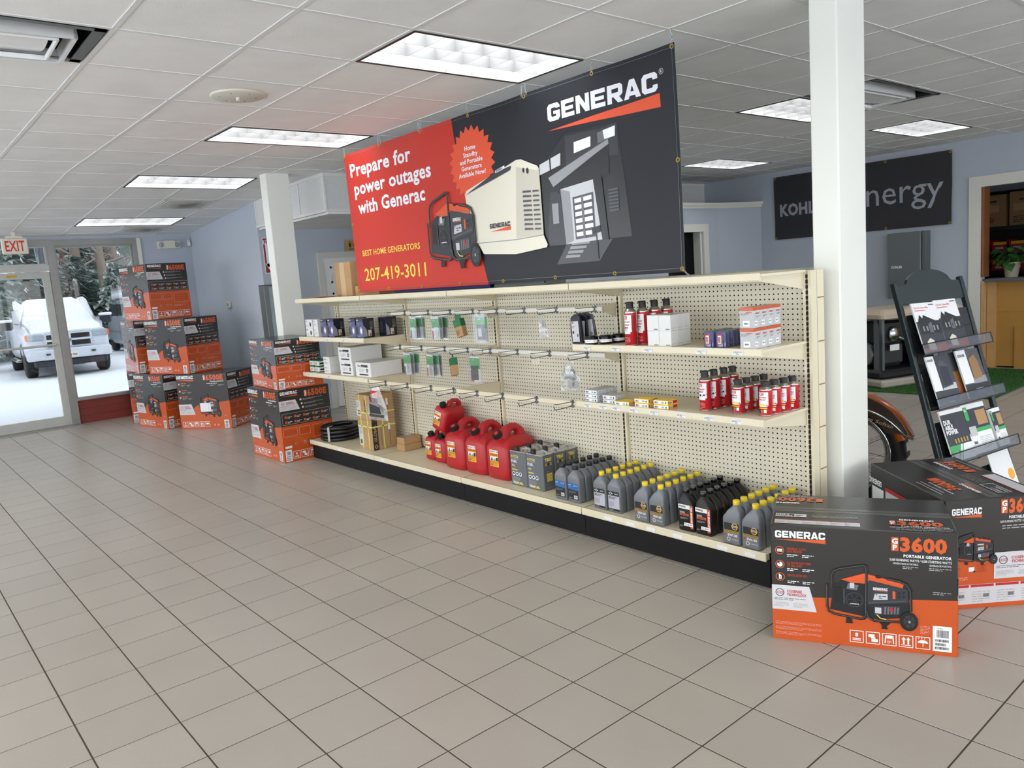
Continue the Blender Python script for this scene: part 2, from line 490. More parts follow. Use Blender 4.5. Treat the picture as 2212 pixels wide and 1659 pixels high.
# ---------------------------------------------------------------- measures of the room (metres; floor z = 0)
T, FX, FY = 0.3048, -1.7896, 2.2573            # floor tile and the corner of one tile
G, CX, CY = 0.6096, -3.926, 1.703              # ceiling module and one crossing
CEIL, KINK, SLOPE = 2.837, -8.193, 0.0675      # flat ceiling, where it starts to fall towards the shop front, its fall
XF, XB, YL, YB, YS, XA = -12.07, 4.5, -3.2, 10.8, 4.03, -9.56
floor_material()
INV = cam.matrix_world.inverted()
def in_view(p, m=0.0):
    q = INV @ Vector(p)
    if q.z > -0.3: return None
    x, y = q.x / -q.z * 1670.9, q.y / -q.z * 1670.9
    return (-q.z) if abs(x) < 1106 + m and abs(y) < 830 + m else None

# ---------------------------------------------------------------- floor
fl = struct(part('floor', 'grout', None, (XF - .1, XB + .1, YL - .1, YB + 2.6, -0.14, -0.0012)))
tm = MB(); h = T / 2 - 0.0027; c = 0.0008
tm.add([(-h + c, -h + c, 0), (h - c, -h + c, 0), (h - c, h - c, 0), (-h + c, h - c, 0), (-h, -h, -0.0020), (h, -h, -0.0020), (h, h, -0.0020), (-h, h, -0.0020)],
       [(0, 1, 2, 3), (4, 5, 1, 0), (5, 6, 2, 1), (6, 7, 3, 2), (7, 4, 0, 3)])
tile_me = tm.mesh('floor_tile', ['floor_tile'])
cells = []
for i in range(math.floor((XF - FX) / T), math.ceil((XB - FX) / T)):
    for j in range(math.floor((YL - FY) / T), math.ceil((YB + 2.5 - FY) / T)):
        x, y = FX + (i + .5) * T, FY + (j + .5) * T
        hid = (-6.85 < x < -2.05 and 3.3 < y < 3.65) or (x < XA and y > YS) or (x < XF - .2)
        d = in_view((x, y, 0), 40)
        cells.append((999 if d is None or hid else d, x, y))
cells.sort()
rest = MB()
for k, (d, x, y) in enumerate(cells):
    if k < 300 and d < 900: ob('floor_tile', tile_me, fl, (x, y, 0))
    else: rest.add([(a + x, b + y, z) for a, b, z in tm.v], tm.f)
o = rest.build('floor_tile_field', 'floor_tile', fl); o['kind'] = 'stuff'

# ---------------------------------------------------------------- ceiling: two-by-two lay-in tiles on a T-bar grid
ce = struct(part('ceiling', 'plenum', None, (KINK, XB + .2, YL - .2, YB + .2, CEIL + .35, CEIL + .45), (XF - .2, KINK, YL - .2, YB + .2, CEIL + .35, CEIL + .45)))
ang = math.atan(SLOPE); cs = math.cos(ang)
def cpos(i, y, dz=0.0):
    """a point on the ceiling plane at grid coordinate i along x"""
    x = CX + i * G
    if x >= KINK - 1e-6: return Vector((x, y, CEIL + dz))
    s = KINK - x
    return Vector((KINK - s * cs, y, CEIL - s * math.sin(ang) + dz))
LIGHTS = [(0, 1), (-4, 1), (-8, 1), (-12, 1), (0, 7), (0, 11), (-4, 11)]      # lit fixtures: cell i, first cell j (each two cells long in y)
FILL_LIGHTS = [((-4, 7), 'added fill light panel hidden behind the big banner'), ((4, 1), 'added unseen fill light panel above the viewpoint, past the near column'), ((4, 7), 'added unseen fill light panel past the near column towards the doorway'), ((4, 11), 'added unseen fill light panel over the stock room doorway'), ((0, -5), 'added unseen fill light panel over the open floor, second row from the glass'), ((-4, -5), 'added unseen fill light panel over the open floor, mid row'), ((4, -5), 'added unseen fill light panel over the open floor behind the viewpoint'), ((-8, -5), 'added unseen fill light panel over the open floor towards the shop front')]  # unseen light panels, added to brighten and even out the room
OPEN = [(-1, -3), (1, 7)]                                                      # dead fixtures with a dropped louver
taken = {(i, j + k) for i, j in LIGHTS + OPEN + [h[0] for h in FILL_LIGHTS] for k in (0, 1)}
VENTS = [(-10, 2), (-13, 2)]
taken |= set(VENTS)
ctm = MB(); h = G / 2 - 0.008
ctm.add([(-h, -h, 0.004), (h, -h, 0.004), (h, h, 0.004), (-h, h, 0.004), (-h - .004, -h - .004, 0.012), (h + .004, -h - .004, 0.012), (h + .004, h + .004, 0.012), (-h - .004, h + .004, 0.012)],
        [(3, 2, 1, 0), (0, 1, 5, 4), (1, 2, 6, 5), (2, 3, 7, 6), (3, 0, 4, 7)])
ct_me = ctm.mesh('ceiling_tile', ['ceiling_tile'])
i0, i1 = -14, math.ceil((XB - CX) / G); j0, j1 = math.floor((YL - CY) / G), math.ceil((YB - CY) / G)
cells = []
for i in range(i0, i1):
    for j in range(j0, j1):
        if (i, j) in taken: continue
        p = (cpos(i, CY + (j + .5) * G) + cpos(i + 1, CY + (j + .5) * G)) / 2
        if p.x < XF - .2: continue
        d = in_view(p, 60)
        if p.y > YS + .4 and p.x < -7.7: d = None
        if d and -7 < p.x < -2.2 and p.y > 3.6 and abs(p.y * (-2.66) / 3.53 - 0) > 0 and p.x < p.y * -2.66 / 3.53 and p.x > p.y * -6.3 / 3.53: d = d + 100
        cells.append((d or 999, p, i < -7))
cells.sort(key=lambda q: q[0])
rest = MB()
for k, (d, p, sl) in enumerate(cells):
    if k < 300 and d < 900: ob('ceiling_tile', ct_me, ce, p, (0, -ang if sl else 0, 0))
    else:
        q = Matrix.Translation(p) @ Matrix.Rotation(-ang if sl else 0, 4, 'Y')
        rest.add([q @ Vector(v) for v in ctm.v], ctm.f)
o = rest.build('ceiling_tile_field', 'ceiling_tile', ce); o['kind'] = 'stuff'
for j in range(j0, j1 + 1):                     # main runners along x
    y = CY + j * G; m = MB()
    gaps = sorted(i for i, q in LIGHTS + OPEN + [h[0] for h in FILL_LIGHTS] if q + 1 == j)       # the fixtures are two modules long: no runner across them
    def run(a, b):
        if a < -7 and b > -7: run(a, -7); run(-7, b); return
        if b <= -7:
            p, q = cpos(a, y), cpos(b, y); w = Vector((0, .012, 0)); n = Vector((-math.sin(ang), 0, math.cos(ang))) * .03
            v = [p - w, q - w, q + w, p + w]; v += [e + n for e in v]
            m.add(v, [(3, 2, 1, 0), (4, 5, 6, 7), (0, 1, 5, 4), (2, 3, 7, 6), (1, 2, 6, 5), (3, 0, 4, 7)])
        else: m.box(CX + a * G, CX + b * G, y - .012, y + .012, CEIL, CEIL + .03)
    a = -13.4
    for i in gaps: run(a, i); a = i + 1
    run(a, (XB - CX) / G)
    if YL < y < YB: m.build('main_runner', 'grid_metal', ce)
for i in range(i0, i1 + 1):                     # cross tees
    p = cpos(i, 0); sl = i < -7
    if XF < p.x < XB:
        m = MB().box(-.012, .012, YL, YB, 0.0005, .03); m.build('cross_tee', 'grid_metal', ce, (p.x, 0, p.z), (0, -ang if sl else 0, 0))

# ceiling light fixtures, three by six parabolic cells
def fixture_meshes():
    L, Wd = 2 * G - .02, G - .02
    m = MB()
    for a in ((-Wd / 2, -Wd / 2 + .014, -L / 2, L / 2), (Wd / 2 - .014, Wd / 2, -L / 2, L / 2), (-Wd / 2, Wd / 2, -L / 2, -L / 2 + .014), (-Wd / 2, Wd / 2, L / 2 - .014, L / 2)):
        m.box(*a, -.004, .02)
    fr = m.mesh('frame', ['black'])
    m = MB(); x, y = Wd / 2 - .013, L / 2 - .013
    for q in ((-x, -x + .004, -y, y), (x - .004, x, -y, y), (-x, x, -y, -y + .004), (-x, x, y - .004, y)): m.box(*q, .0, .14)
    hs = m.mesh('housing', ['louver'])
    pn = MB().box(-x, x, -y, y, .115, .13).mesh('lamp_panel', ['diffuser'])
    def blade(L):
        return MB().prism([(-.0012, .0), (.0012, .0), (.010, .09), (-.010, .09)], -L, L, 'xz').mesh('louver_blade', ['louver_blade'])
    return fr, hs, pn, blade(y), blade(x), x, y
FXM = fixture_meshes()
def fixture(i, j, label, open_=False):
    p = (cpos(i, CY + (j + 1) * G) + cpos(i + 1, CY + (j + 1) * G)) / 2
    t = tag(ob('ceiling_light', None, None, p, (0, -ang if i < -7 else 0, 0)), label, 'ceiling light', 'recessed ceiling lights')
    ob('frame', FXM[0], t); ob('housing', FXM[1], t); ob('lamp_panel', FXM[2], t)
    x, y = FXM[5], FXM[6]
    for k in (-1, 1): ob('louver_blade', FXM[3], t, (k * x / 3, 0, 0.002))
    for k in range(1, 6): ob('louver_blade', FXM[4], t, (0, -y + k * y / 3, 0.002), (0, 0, R(90)))
    return t
for (i, j), lb in zip(LIGHTS, ['large lit ceiling light panel above the big hanging banner', 'lit ceiling light panel over the red end of the banner',
                               'lit ceiling light panel in front of the slim white column', 'lit ceiling light panel nearest the shop front and exit sign',
                               'lit ceiling light panel partly hidden by the near white column', 'lit ceiling light panel above the grey lettered wall banner',
                               'small lit ceiling light panel beside the dark edge of the big banner']): fixture(i, j, lb)
for (i, j), lb in FILL_LIGHTS: fixture(i, j, lb)
def dead_fixture(i, j, label, flip):
    p = (cpos(i, CY + (j + 1) * G) + cpos(i + 1, CY + (j + 1) * G)) / 2
    t = tag(ob('ceiling_light', None, None, p), label, 'ceiling light', 'recessed ceiling lights')
    x, y = FXM[5], FXM[6]
    m = MB()
    for q in ((-x, -x + .004, -y, y), (x - .004, x, -y, y), (-x, x, -y, -y + .004), (-x, x, y - .004, y), ): m.box(*q, .0, .16)
    m.box(-x, x, -y, y, .16, .165); m.build('housing', 'dark_grey', t)
    m = MB().box(-x, -x + .05, -y, y, -.003, .003).box(-x, x, y - .05, y, -.003, .003).box(x - .03, x, -y, y, -.003, .003); m.build('frame', 'steel_grey', t)
    g = MB()                                                     # louver frame hanging open, white tray inside it
    for a in ((-.27, -.255, -.5, .50), (.105, .12, -.5, .50), (-.27, .12, .485, .50), (-.27, .12, -.5, -.485)): g.box(*a, -.02, .05)
    g.build('louver_frame', 'louver', t, (0, 0, 0), (R(1), R(-3 * flip), 0))
    b = MB(); n = 8
    rows = [[(-.245 + .34 * k / n, yy, .035 - .03 * math.sin(math.pi * k / n)) for k in range(n + 1)] for yy in (-.47, .40)]
    b.add(rows[0] + rows[1], [(k, n + 1 + k, n + 2 + k, k + 1) for k in range(n)], 0, True); b.build('tray', 'white_gloss', t, (0, 0, -.012), (R(1), R(-3 * flip), 0))
    g = MB()
    for a in ((-.225, -.215, -.45, .43), (.065, .075, -.45, .43), (-.225, .075, .42, .43), (-.225, .075, -.45, -.44)): g.box(*a, -.022, .0)
    g.build('inner_frame', 'white', t, (0, 0, 0), (R(1), R(-3 * flip), 0))
    MB().box(.14, .27, .30, .52, .06, .064).build('end_reflector', 'chrome', t, (0, 0, 0), (R(14), R(10), 0))
    for k in (.17, .235): MB().cyl((k, -.55, .11), (k, .42, .10), .016, n=8).build('tube', 'white_gloss', t)
    m = MB().cyl((x - .08, -y + .1, .15), (x - .02, y - .2, .1), .006, n=5).cyl((x - .12, y - .2, .14), (x - .05, y - .3, .06), .005, n=5)
    m.build('loose_wire', 'mid_grey', t)
dead_fixture(*OPEN[0], 'unlit ceiling light with its louver hanging open at the top corner', 1)
dead_fixture(*OPEN[1], 'unlit ceiling light with an open dark housing beside the near column', 1)

# ceiling return vents with dust
def dusty(name, cx, cy):
    m = mat(name, (214, 213, 208), 0.7); nt = m.node_tree; b = nt.nodes['Principled BSDF']
    g = nt.nodes.new('ShaderNodeNewGeometry'); d = nt.nodes.new('ShaderNodeVectorMath'); d.operation = 'DISTANCE'; d.inputs[1].default_value = (cx, cy, 2.68)
    n = nt.nodes.new('ShaderNodeTexNoise'); n.inputs['Scale'].default_value = 9; nt.links.new(g.outputs['Position'], n.inputs['Vector'])
    a = nt.nodes.new('ShaderNodeMath'); a.operation = 'MULTIPLY_ADD'; a.inputs[1].default_value = .25; nt.links.new(n.outputs['Fac'], a.inputs[0])
    nt.links.new(g.outputs['Position'], d.inputs[0]); nt.links.new(d.outputs['Value'], a.inputs[2])
    r = nt.nodes.new('ShaderNodeValToRGB'); r.color_ramp.elements[0].position = .18; r.color_ramp.elements[0].color = (*lin((136, 132, 126)), 1); r.color_ramp.elements[1].position = .40; r.color_ramp.elements[1].color = (*lin((220, 219, 214)), 1)
    nt.links.new(a.outputs[0], r.inputs[0]); nt.links.new(r.outputs[0], b.inputs['Base Color'])
for (i, j), lb in zip(VENTS, ['dusty white square ceiling vent between two lit ceiling panels', 'dusty white square ceiling vent nearest the shop window']):
    p = (cpos(i, CY + (j + .5) * G) + cpos(i + 1, CY + (j + .5) * G)) / 2
    t = tag(ob('ceiling_vent', None, None, p, (0, -ang, 0)), lb, 'vent', 'ceiling vents')
    h = G / 2 - .014
    m = MB()
    for q in ((-h, h, -h, -h + .03), (-h, h, h - .03, h), (-h, -h + .03, -h, h), (h - .03, h, -h, h)): m.box(*q, -.004, .01)
    m.build('frame', 'grid_metal', t); dusty(f'dusty_vent_{-i}', p.x - .05, p.y + .04)
    part('backing', 'mid_grey', t, (-h, h, -h, h, .03, .034))
    sl = MB().box(-h + .03, h - .03, -.0085, .0085, -.006, .006).mesh('slat', [f'dusty_vent_{-i}'])
    for k in range(22): ob('slat', sl, t, (0, -h + .045 + k * (2 * h - .09) / 21, 0))
# round plate with a centre knob
t = thing('ceiling_plate', 'round white ceiling plate with a small centre knob', 'ceiling plate', (-4.88, 2.03, CEIL))
MB().lathe([(.165, .003), (.165, -.004), (.155, -.010), (.0, -.012)], 32).build('plate', 'off_white', t)
MB().lathe([(.012, -.010), (.012, -.03), (.006, -.032)], 10).build('knob', 'off_white', t)
sc_m = MB().lathe([(.004, -.010), (.004, -.0125), (.0, -.0125)], 6).mesh('screw', ['dark_grey'])
for k in range(6): ob('screw', sc_m, t, (.11 * math.cos(k * 1.05 + .3), .11 * math.sin(k * 1.05 + .3), 0))

# ---------------------------------------------------------------- walls
# shop front at x = XF
w = MB(); w.box(XF - .15, XF, 3.30, YS + .1, 0, 2.62); w.box(XF - .15, XF, YL - .15, 3.30, 2.53, 2.62); w.box(XF - .15, XF, YL - .15, YL, 0, 2.62)
struct(w.build('wall_front', 'wall_blue'))
struct(part('wall_side', 'wall_blue', None, (XF, XA, YS, YS + .12, 0, 2.8)))
struct(part('wall_alcove', 'wall_blue', None, (XA - .12, XA, YS + .12, YB, 0, CEIL)))
w = MB(); w.box(XA - .12, -3.63, YB, YB + .12, 0, CEIL + .1); w.box(-3.63, -2.3, YB, YB + .12, 2.255, CEIL + .1); w.box(-2.3, XB, YB, YB + .12, 0, CEIL + .1)
struct(w.build('wall_back', 'wall_blue'))
# window walls outside the frame, openings with daylight
w = MB(); w.box(XF - .15, XB, YL - .15, YL, 0, .35); w.box(XF - .15, XB, YL - .15, YL, 2.55, CEIL + .1)
for k in range(9): x = XF + k * (XB - XF) / 8; w.box(x - .06, x + .06, YL - .15, YL, .35, 2.55)
struct(w.build('wall_left', 'wall_blue'))
w = MB(); w.box(XB, XB + .15, YL - .15, YB + .1, 0, .35); w.box(XB, XB + .15, YL - .15, YB + .1, 2.55, CEIL + .1); w.box(XB, XB + .15, YB - .2, YB + .1, .35, 2.55)
for k in range(7): y = YL + k * 13.8 / 6; w.box(XB, XB + .15, y - .06, y + .06, .35, 2.55)
struct(w.build('wall_rear', 'wall_blue'))

# storefront glazing
def member(m, y0, y1, z0, z1, d=.05): m.box(XF - .10, XF - .10 + d + .07, y0, y1, z0, z1)
m = MB(); member(m, YL, 3.30, 2.455, 2.53); member(m, 2.125, 2.215, 0, 2.455); member(m, 3.20, 3.26, .0, 2.455); m.box(XF - .11, XF + .025, 2.135, 2.155, 0, 2.455)
struct(m.build('trim_1', 'aluminium'))
struct(part('trim_2', 'trim_white', None, (XF - .1, XF + .03, 3.262, 3.315, 0, 2.53)))
d1 = struct(MB().box(XF - .09, XF + .01, 1.10, 2.125, 2.125, 2.205).box(XF - .09, XF + .01, 1.05, 1.10, 0, 2.455).build('door_1', 'aluminium_pale'))
m = MB(); m.box(XF - .07, XF - .02, 2.035, 2.12, .012, 2.115); m.box(XF - .07, XF - .02, 1.105, 1.20, .012, 2.115); m.box(XF - .07, XF - .02, 1.2, 2.035, 2.03, 2.115); m.box(XF - .07, XF - .02, 1.2, 2.035, .012, .135)
m.build('door_leaf', 'aluminium_pale', d1)
part('door_pane', 'window_glass', d1, (XF - .048, XF - .042, 1.2, 2.035, .135, 2.03))
MB().cyl((XF + .0, 1.19, 1.125), (XF + .0, 2.06, 1.125), .016, n=8).cyl((XF - .03, 2.05, 1.125), (XF + .0, 2.05, 1.125), .014, n=8).build('push_bar', 'aluminium_pale', d1)
part('threshold', 'aluminium', d1, (XF - .1, XF + .16, 1.05, 2.215, 0.0005, .012))
part('hold_open_arm', 'aluminium_pale', d1, (XF - .02, XF + .03, 1.72, 2.05, 2.118, 2.15))
part('maker_plate', 'gold', d1, (XF - .02, XF - .017, 1.62, 1.74, 2.055, 2.09))
w1 = struct(MB().box(XF - .08, XF - .02, 1.10, 2.125, 2.205, 2.225).box(XF - .08, XF - .02, 1.1, 2.125, 2.435, 2.455).box(XF - .08, XF - .02, 2.10, 2.125, 2.225, 2.435).build('window_1', 'aluminium_pale'))
part('pane', 'window_glass', w1, (XF - .048, XF - .042, 1.1, 2.1, 2.225, 2.435))
w2 = struct(MB().box(XF - .10, XF + .02, 2.215, 3.20, .325, .365).box(XF - .08, XF - .02, 2.215, 3.20, 2.425, 2.455).box(XF - .08, XF - .02, 2.215, 2.235, .365, 2.425).box(XF - .08, XF - .02, 3.18, 3.20, .365, 2.425).build('window_2', 'aluminium'))
part('pane', 'window_glass', w2, (XF - .048, XF - .042, 2.235, 3.18, .365, 2.425))
bp_ = MB().box(XF - .08, XF - .005, 2.215, 3.2, .0, .105).box(XF - .08, XF - .008, 2.215, 3.2, .107, .205).box(XF - .08, XF - .005, 2.215, 3.2, .207, .325)
struct(bp_.build('baseboard_front', 'red_panel'))
w3 = struct(MB().box(XF - .10, XF + .0, YL, 1.05, .25, .30).box(XF - .1, XF, -1.1, -1.03, .3, 2.455).build('window_3', 'aluminium'))
part('pane', 'window_glass', w3, (XF - .048, XF - .042, YL, 1.05, .30, 2.455))
part('apron', 'red_panel', w3, (XF - .08, XF - .01, YL, 1.05, 0, .25))

# dropped soffit box over the alcove
so = struct(MB().box(XA, -7.70, YS + .02, YB, 2.40, 2.425).build('ceiling_alcove', 'ceiling_tile'))
m = MB()
m.box(XA, -7.70, YS, YS + .02, 2.452, 2.84); m.box(-7.72, -7.70, YS + .02, YB, 2.452, 2.84)
m.build('soffit_face', 'soffit_tile', so)
m = MB().box(XA, -7.70, YS - .012, YS + .012, 2.425, 2.455).box(-7.715, -7.685, YS, YB, 2.425, 2.455).box(XA, -7.70, YS - .008, YS + .0, 2.80, 2.825)
for x in (-9.54, -8.95, -8.31, -7.70): m.box(x - .012, x + .012, YS - .010, YS + .01, 2.455, 2.80)
m.box(-7.70, -7.692, YS, YB, 2.80, 2.825); m.box(-7.70, -7.69, 4.62, 4.645, 2.455, 2.8)
m.build('soffit_bead', 'grid_metal', so)

# columns
struct(MB().box(-8.04, -7.89, 3.475, 3.735, 0, 2.85, ch=.006).build('column_1', 'column_white'))
struct(MB().box(-2.050, -1.906, 3.78, 4.065, 0, CEIL, ch=.007).build('column_2', 'column_white'))

# curved partition with crown trim and a dark doorway
def px(y): return -6.86 - .055 * math.sin((y - 8.4) / 2.4 * math.pi) + max(0, (y - 10.0)) * .22
ys = [6.0 + k * .2 for k in range(25)]
pw = MB()
def strip(m, ya, yb, z0, z1, off=0.0, th=.12):
    yy = [y for y in [ya] + [q for q in ys if ya < q < yb] + [yb]]
    for a, b in zip(yy[:-1], yy[1:]):
        v = [(px(a) + off, a, z0), (px(b) + off, b, z0), (px(b) - th, b, z0), (px(a) - th, a, z0)]
        v += [(x, y, z1) for x, y, z in v]
        m.add(v, [(3, 2, 1, 0), (4, 5, 6, 7), (0, 1, 5, 4), (1, 2, 6, 5), (2, 3, 7, 6), (3, 0, 4, 7)])
strip(pw, 6.0, 8.75, 0, 2.40); strip(pw, 8.75, 9.62, 2.03, 2.40); strip(pw, 9.62, YB - .001, 0, 2.40)
wp = struct(pw.build('wall_partition', 'wall_blue'))
m = MB(); strip(m, 6.0, YB - .001, 2.36, 2.40, .02); strip(m, 6.0, YB - .001, 2.40, 2.44, .045); m.build('crown_trim', 'trim_white', wp)
m = MB(); strip(m, 9.62, 9.74, 0, 2.14, .02, .0); strip(m, 8.66, 9.62, 2.03, 2.14, .02, .0); strip(m, 9.58, 9.62, 0, 2.03, -.02, .14); m.build('door_casing', 'trim_white', wp)
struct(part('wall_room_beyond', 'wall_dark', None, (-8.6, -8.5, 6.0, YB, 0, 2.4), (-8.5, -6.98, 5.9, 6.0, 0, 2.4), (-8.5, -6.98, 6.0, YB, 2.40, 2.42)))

# doorway in the back wall with a white casing, and the stock room beyond it
m = MB(); m.box(-3.77, -3.635, YB - .025, YB, 0, 2.385); m.box(-3.635, -2.2, YB - .025, YB, 2.255, 2.385); m.box(-2.3, -2.165, YB - .025, YB, 0, 2.385)
cs_ = struct(m.build('trim_3', 'trim_white'))
part('jamb', 'wood_brown', cs_, (-3.635, -3.60, YB + .0, YB + .18, 1.15, 2.255))
part('jamb', 'wood_pine', cs_, (-3.635, -3.60, YB + .0, YB + .18, 0.0, 1.10))
struct(part('wall_stock_room', 'wall_blue', None, (-5.2, -1.2, YB + 2.5, YB + 2.6, 0, 2.7), (-5.3, -5.2, YB + .12, YB + 2.6, 0, 2.7), (-1.2, -1.1, YB + .12, YB + 2.6, 0, 2.7), (-5.3, -1.1, YB + .12, YB + 2.6, 2.7, 2.75)))
# ---------------------------------------------------------------- gondola shelving
XU = [-6.905, -5.685, -4.46, -3.24, -1.99]
YP, YD = 3.626, 3.19
gon = thing('gondola_shelf', 'long cream steel gondola shelf with pegboard back and black kick plate', 'shelving', (0, 0, 0))
def hole_panel(m, u0, u1, v0, v1, du, r, P, mi=0):
    """a sheet with real round holes: P maps (u, v) to a point"""
    nu, nv = max(1, round((u1 - u0) / du)), max(1, round((v1 - v0) / du))
    a, b = (u1 - u0) / nu, (v1 - v0) / nv
    for i in range(nu):
        for j in range(nv):
            cx, cy = u0 + (i + .5) * a, v0 + (j + .5) * b
            o = [(-a / 2, -b / 2), (0, -b / 2), (a / 2, -b / 2), (a / 2, 0), (a / 2, b / 2), (0, b / 2), (-a / 2, b / 2), (-a / 2, 0)]
            k = [(r * math.cos(R(225 + 45 * q)), r * math.sin(R(225 + 45 * q))) for q in range(8)]
            m.add([P(cx + x, cy + y) for x, y in o] + [P(cx + x, cy + y) for x, y in k], [(q, (q + 1) % 8, 8 + (q + 1) % 8, 8 + q) for q in range(8)], mi)
for s in range(4):
    x0, x1 = XU[s] + .024, XU[s + 1] - .024
    m = MB(); hole_panel(m, x0, x1, .19, 1.50, .0262, .0044, lambda a, b: (a, YP, b))
    bp = m.build('back_panel', 'cream_panel', gon)
    part('panel_backing', 'hole_dark', bp, (x0, x1, YP + .012, YP + .016, .19, 1.50))
    m = MB(); hole_panel(m, XU[s] + .003, XU[s + 1] - .003, YD + .02, YP, .0262, .0022, lambda a, b: (a, b, .18))
    m.box(XU[s] + .003, XU[s + 1] - .003, YD - .004, YD + .02, .150, .1795); m.box(XU[s] + .003, XU[s + 1] - .003, YD - .010, YD - .002, .143, .186, ch=.003)
    dk = m.build('deck', 'cream_steel', gon)
    part('deck_underside', 'hole_dark', dk, (XU[s] + .005, XU[s + 1] - .005, YD + .02, YP, .160, .170))
    part('kick_plate', 'kick_black', gon, (XU[s] + .002, XU[s + 1] - .002, 3.21, 3.225, .004, .15))
part('end_kick', 'kick_black', gon, (XU[0], XU[0] + .012, 3.225, YP, .004, .15)); part('end_kick', 'kick_black', gon, (XU[4] - .012, XU[4], 3.225, YP, .004, .15))
part('end_bumper', 'black', gon, (XU[0] - .012, XU[0] + .003, YD - .012, YD + .02, .14, .185))
for s in range(5):
    x = XU[s]
    u = part('upright', 'cream_steel', gon, (x - .022, x - .006, 3.606, 3.66, .02, 1.52), (x + .006, x + .022, 3.606, 3.66, .02, 1.52), (x - .0215, x + .0215, 3.622, 3.6595, .021, 1.5195))
    m = MB()
    for k in range(50): z = .20 + k * .0262; m.box(x - .006, x + .006, 3.604, 3.6225, z, z + .017)
    m.build('slots', 'hole_dark', u)
# back-to-back spine and the far side of the unit
part('spine', 'cream_steel', gon, (XU[0] - .02, XU[4] + .022, 3.665, 3.73, .02, 1.52))
m = MB()
for k in range(6): z = .28 + k * .22; m.box(XU[4] + .022, XU[4] + .0235, 3.668, 3.728, z, z + .006)
m.build('spine_seam', 'kraft_dark', gon)
part('rear_deck', 'cream_steel', gon, (XU[0], -2.18, 3.73, 4.10, .15, .18)); part('rear_kick', 'kick_black', gon, (XU[0], -2.18, 4.07, 4.085, .004, .15))
part('rear_top_shelf', 'cream_steel', gon, (XU[0], -2.18, 3.73, 4.06, 1.505, 1.525))

def shelf(s, z, tickets=(), seed=0):
    x0, x1 = XU[s] + .004, XU[s + 1] - .004
    m = MB(); m.box(x0, x1, 3.205, 3.604, z - .012, z)
    # rolled front channel
    prof = [(3.207, z - .004), (3.196, z + .006), (3.192, z + .004), (3.190, z - .026), (3.194, z - .034), (3.200, z - .034), (3.207, z - .02)]
    m.prism(prof, x0, x1, 'yz')
    sh = m.build('shelf', 'cream_steel', gon)
    for x in (x0 + .012, x1 - .016):
        b = MB().prism([(3.215, z - .012), (3.215, z - .034), (3.32, z - .05), (3.604, z - .095), (3.604, z - .012)], x, x + .004, 'yz'); b.build('bracket', 'cream_steel', sh)
    tk = MB().box(0, .062, -.0012, 0, 0, .022).mesh('price_ticket', ['ticket_white'])
    d = Decal(); d.lines(.006, .010, .05, .010, 2, 'ink_soft', 1, seed=seed); d.text('8.99', .031, .002, .006, 'ink', 1, align='C')
    dm = d.mesh('ticket_print', (0, -.0012, 0), (1, 0, 0), (0, 0, 1), .0003)
    for x in tickets:
        ob('price_ticket', tk, sh, (x, 3.1895, z - .026)); ob('ticket_print', dm, sh, (x, 3.1895, z - .026))
    return sh
S2, S3, ST, DK = 1.172, .835, 1.525, .180
shelf(0, S2, [-6.35, -6.05]); shelf(0, S3, [-6.8, -6.4]); shelf(3, S2, [-3.15, -2.93, -2.70, -2.36, -2.15], 3); shelf(3, S3, [-3.17, -3.05, -2.95, -2.82, -2.68, -2.5, -2.33, -2.17], 4)
for s in range(4): shelf(s, ST)
tk = MB().box(-.03, .03, YD - .0112, YD - .0101, .152, .172).mesh('price_ticket', ['ticket_white'])
for x in (-3.02, -2.85, -2.70, -2.52, -2.24, -2.08, -5.55, -6.3): ob('price_ticket', tk, gon, (x, 0, 0))
DK, S2, S3, ST = .1808, 1.1728, .8358, 1.5258      # standing heights, a hair above the sheet metal

# peg hook bars across the two middle bays
def hook_mesh(L):
    m = MB()
    m.tube([(0, 0, .012), (0, -L + .02, .016), (0, -L, .020)], .0025, 5)
    m.tube([(0, 0, -.012), (0, -L + .03, -.016), (0, -L + .008, -.013), (0, -L, .004)], .003, 5)
    m.box(-.016, .016, -.004, .004, -.016, -.008).box(-.016, .016, -.004, .004, .006, .014).box(-.004, .004, -.006, .004, -.024, .024)
    m.tube([(-.014, -.003, -.02), (0, -.006, 0), (.014, -.003, .02)], .003, 4); m.tube([(.014, -.003, -.02), (0, -.006, 0), (-.014, -.003, .02)], .003, 4)
    return m.mesh('peg_hook', ['wire'])
hk_s, hk_l = hook_mesh(.17), hook_mesh(.155)
def hook_bar(s, z, y, xs, hm, mt):
    x0, x1 = XU[s] + .006, XU[s + 1] - .006
    b = MB().box(x0, x1, y, y + .006, z - .014, z + .014, ch=.002).build('hook_bar', mt, gon)
    for x in (x0 + .004, x1 - .008):
        if y > 3.4: MB().prism([(y + .006, z + .012), (3.60, z + .03), (3.60, z - .06), (y + .006, z - .014)], x, x + .004, 'yz').build('bracket', 'cream_steel', b)
        else: MB().prism([(y + .006, z + .012), (3.60, z + .012), (3.60, z - .075), (3.32, z - .05), (y + .006, z - .014)], x, x + .004, 'yz').build('bracket', 'cream_steel', b)
    for x in xs: ob('peg_hook', hm, b, (x, y, z))
H1 = [-5.456, -5.114, -4.819, -4.534, -4.257, -3.962, -3.649, -3.306]
H2 = [-5.575, -5.255, -4.93, -4.635, -4.364, -4.064, -3.738, -3.394]
H3 = [-5.411, -5.089, -4.766, -4.479, -4.207, -3.931, -3.596, -3.275]
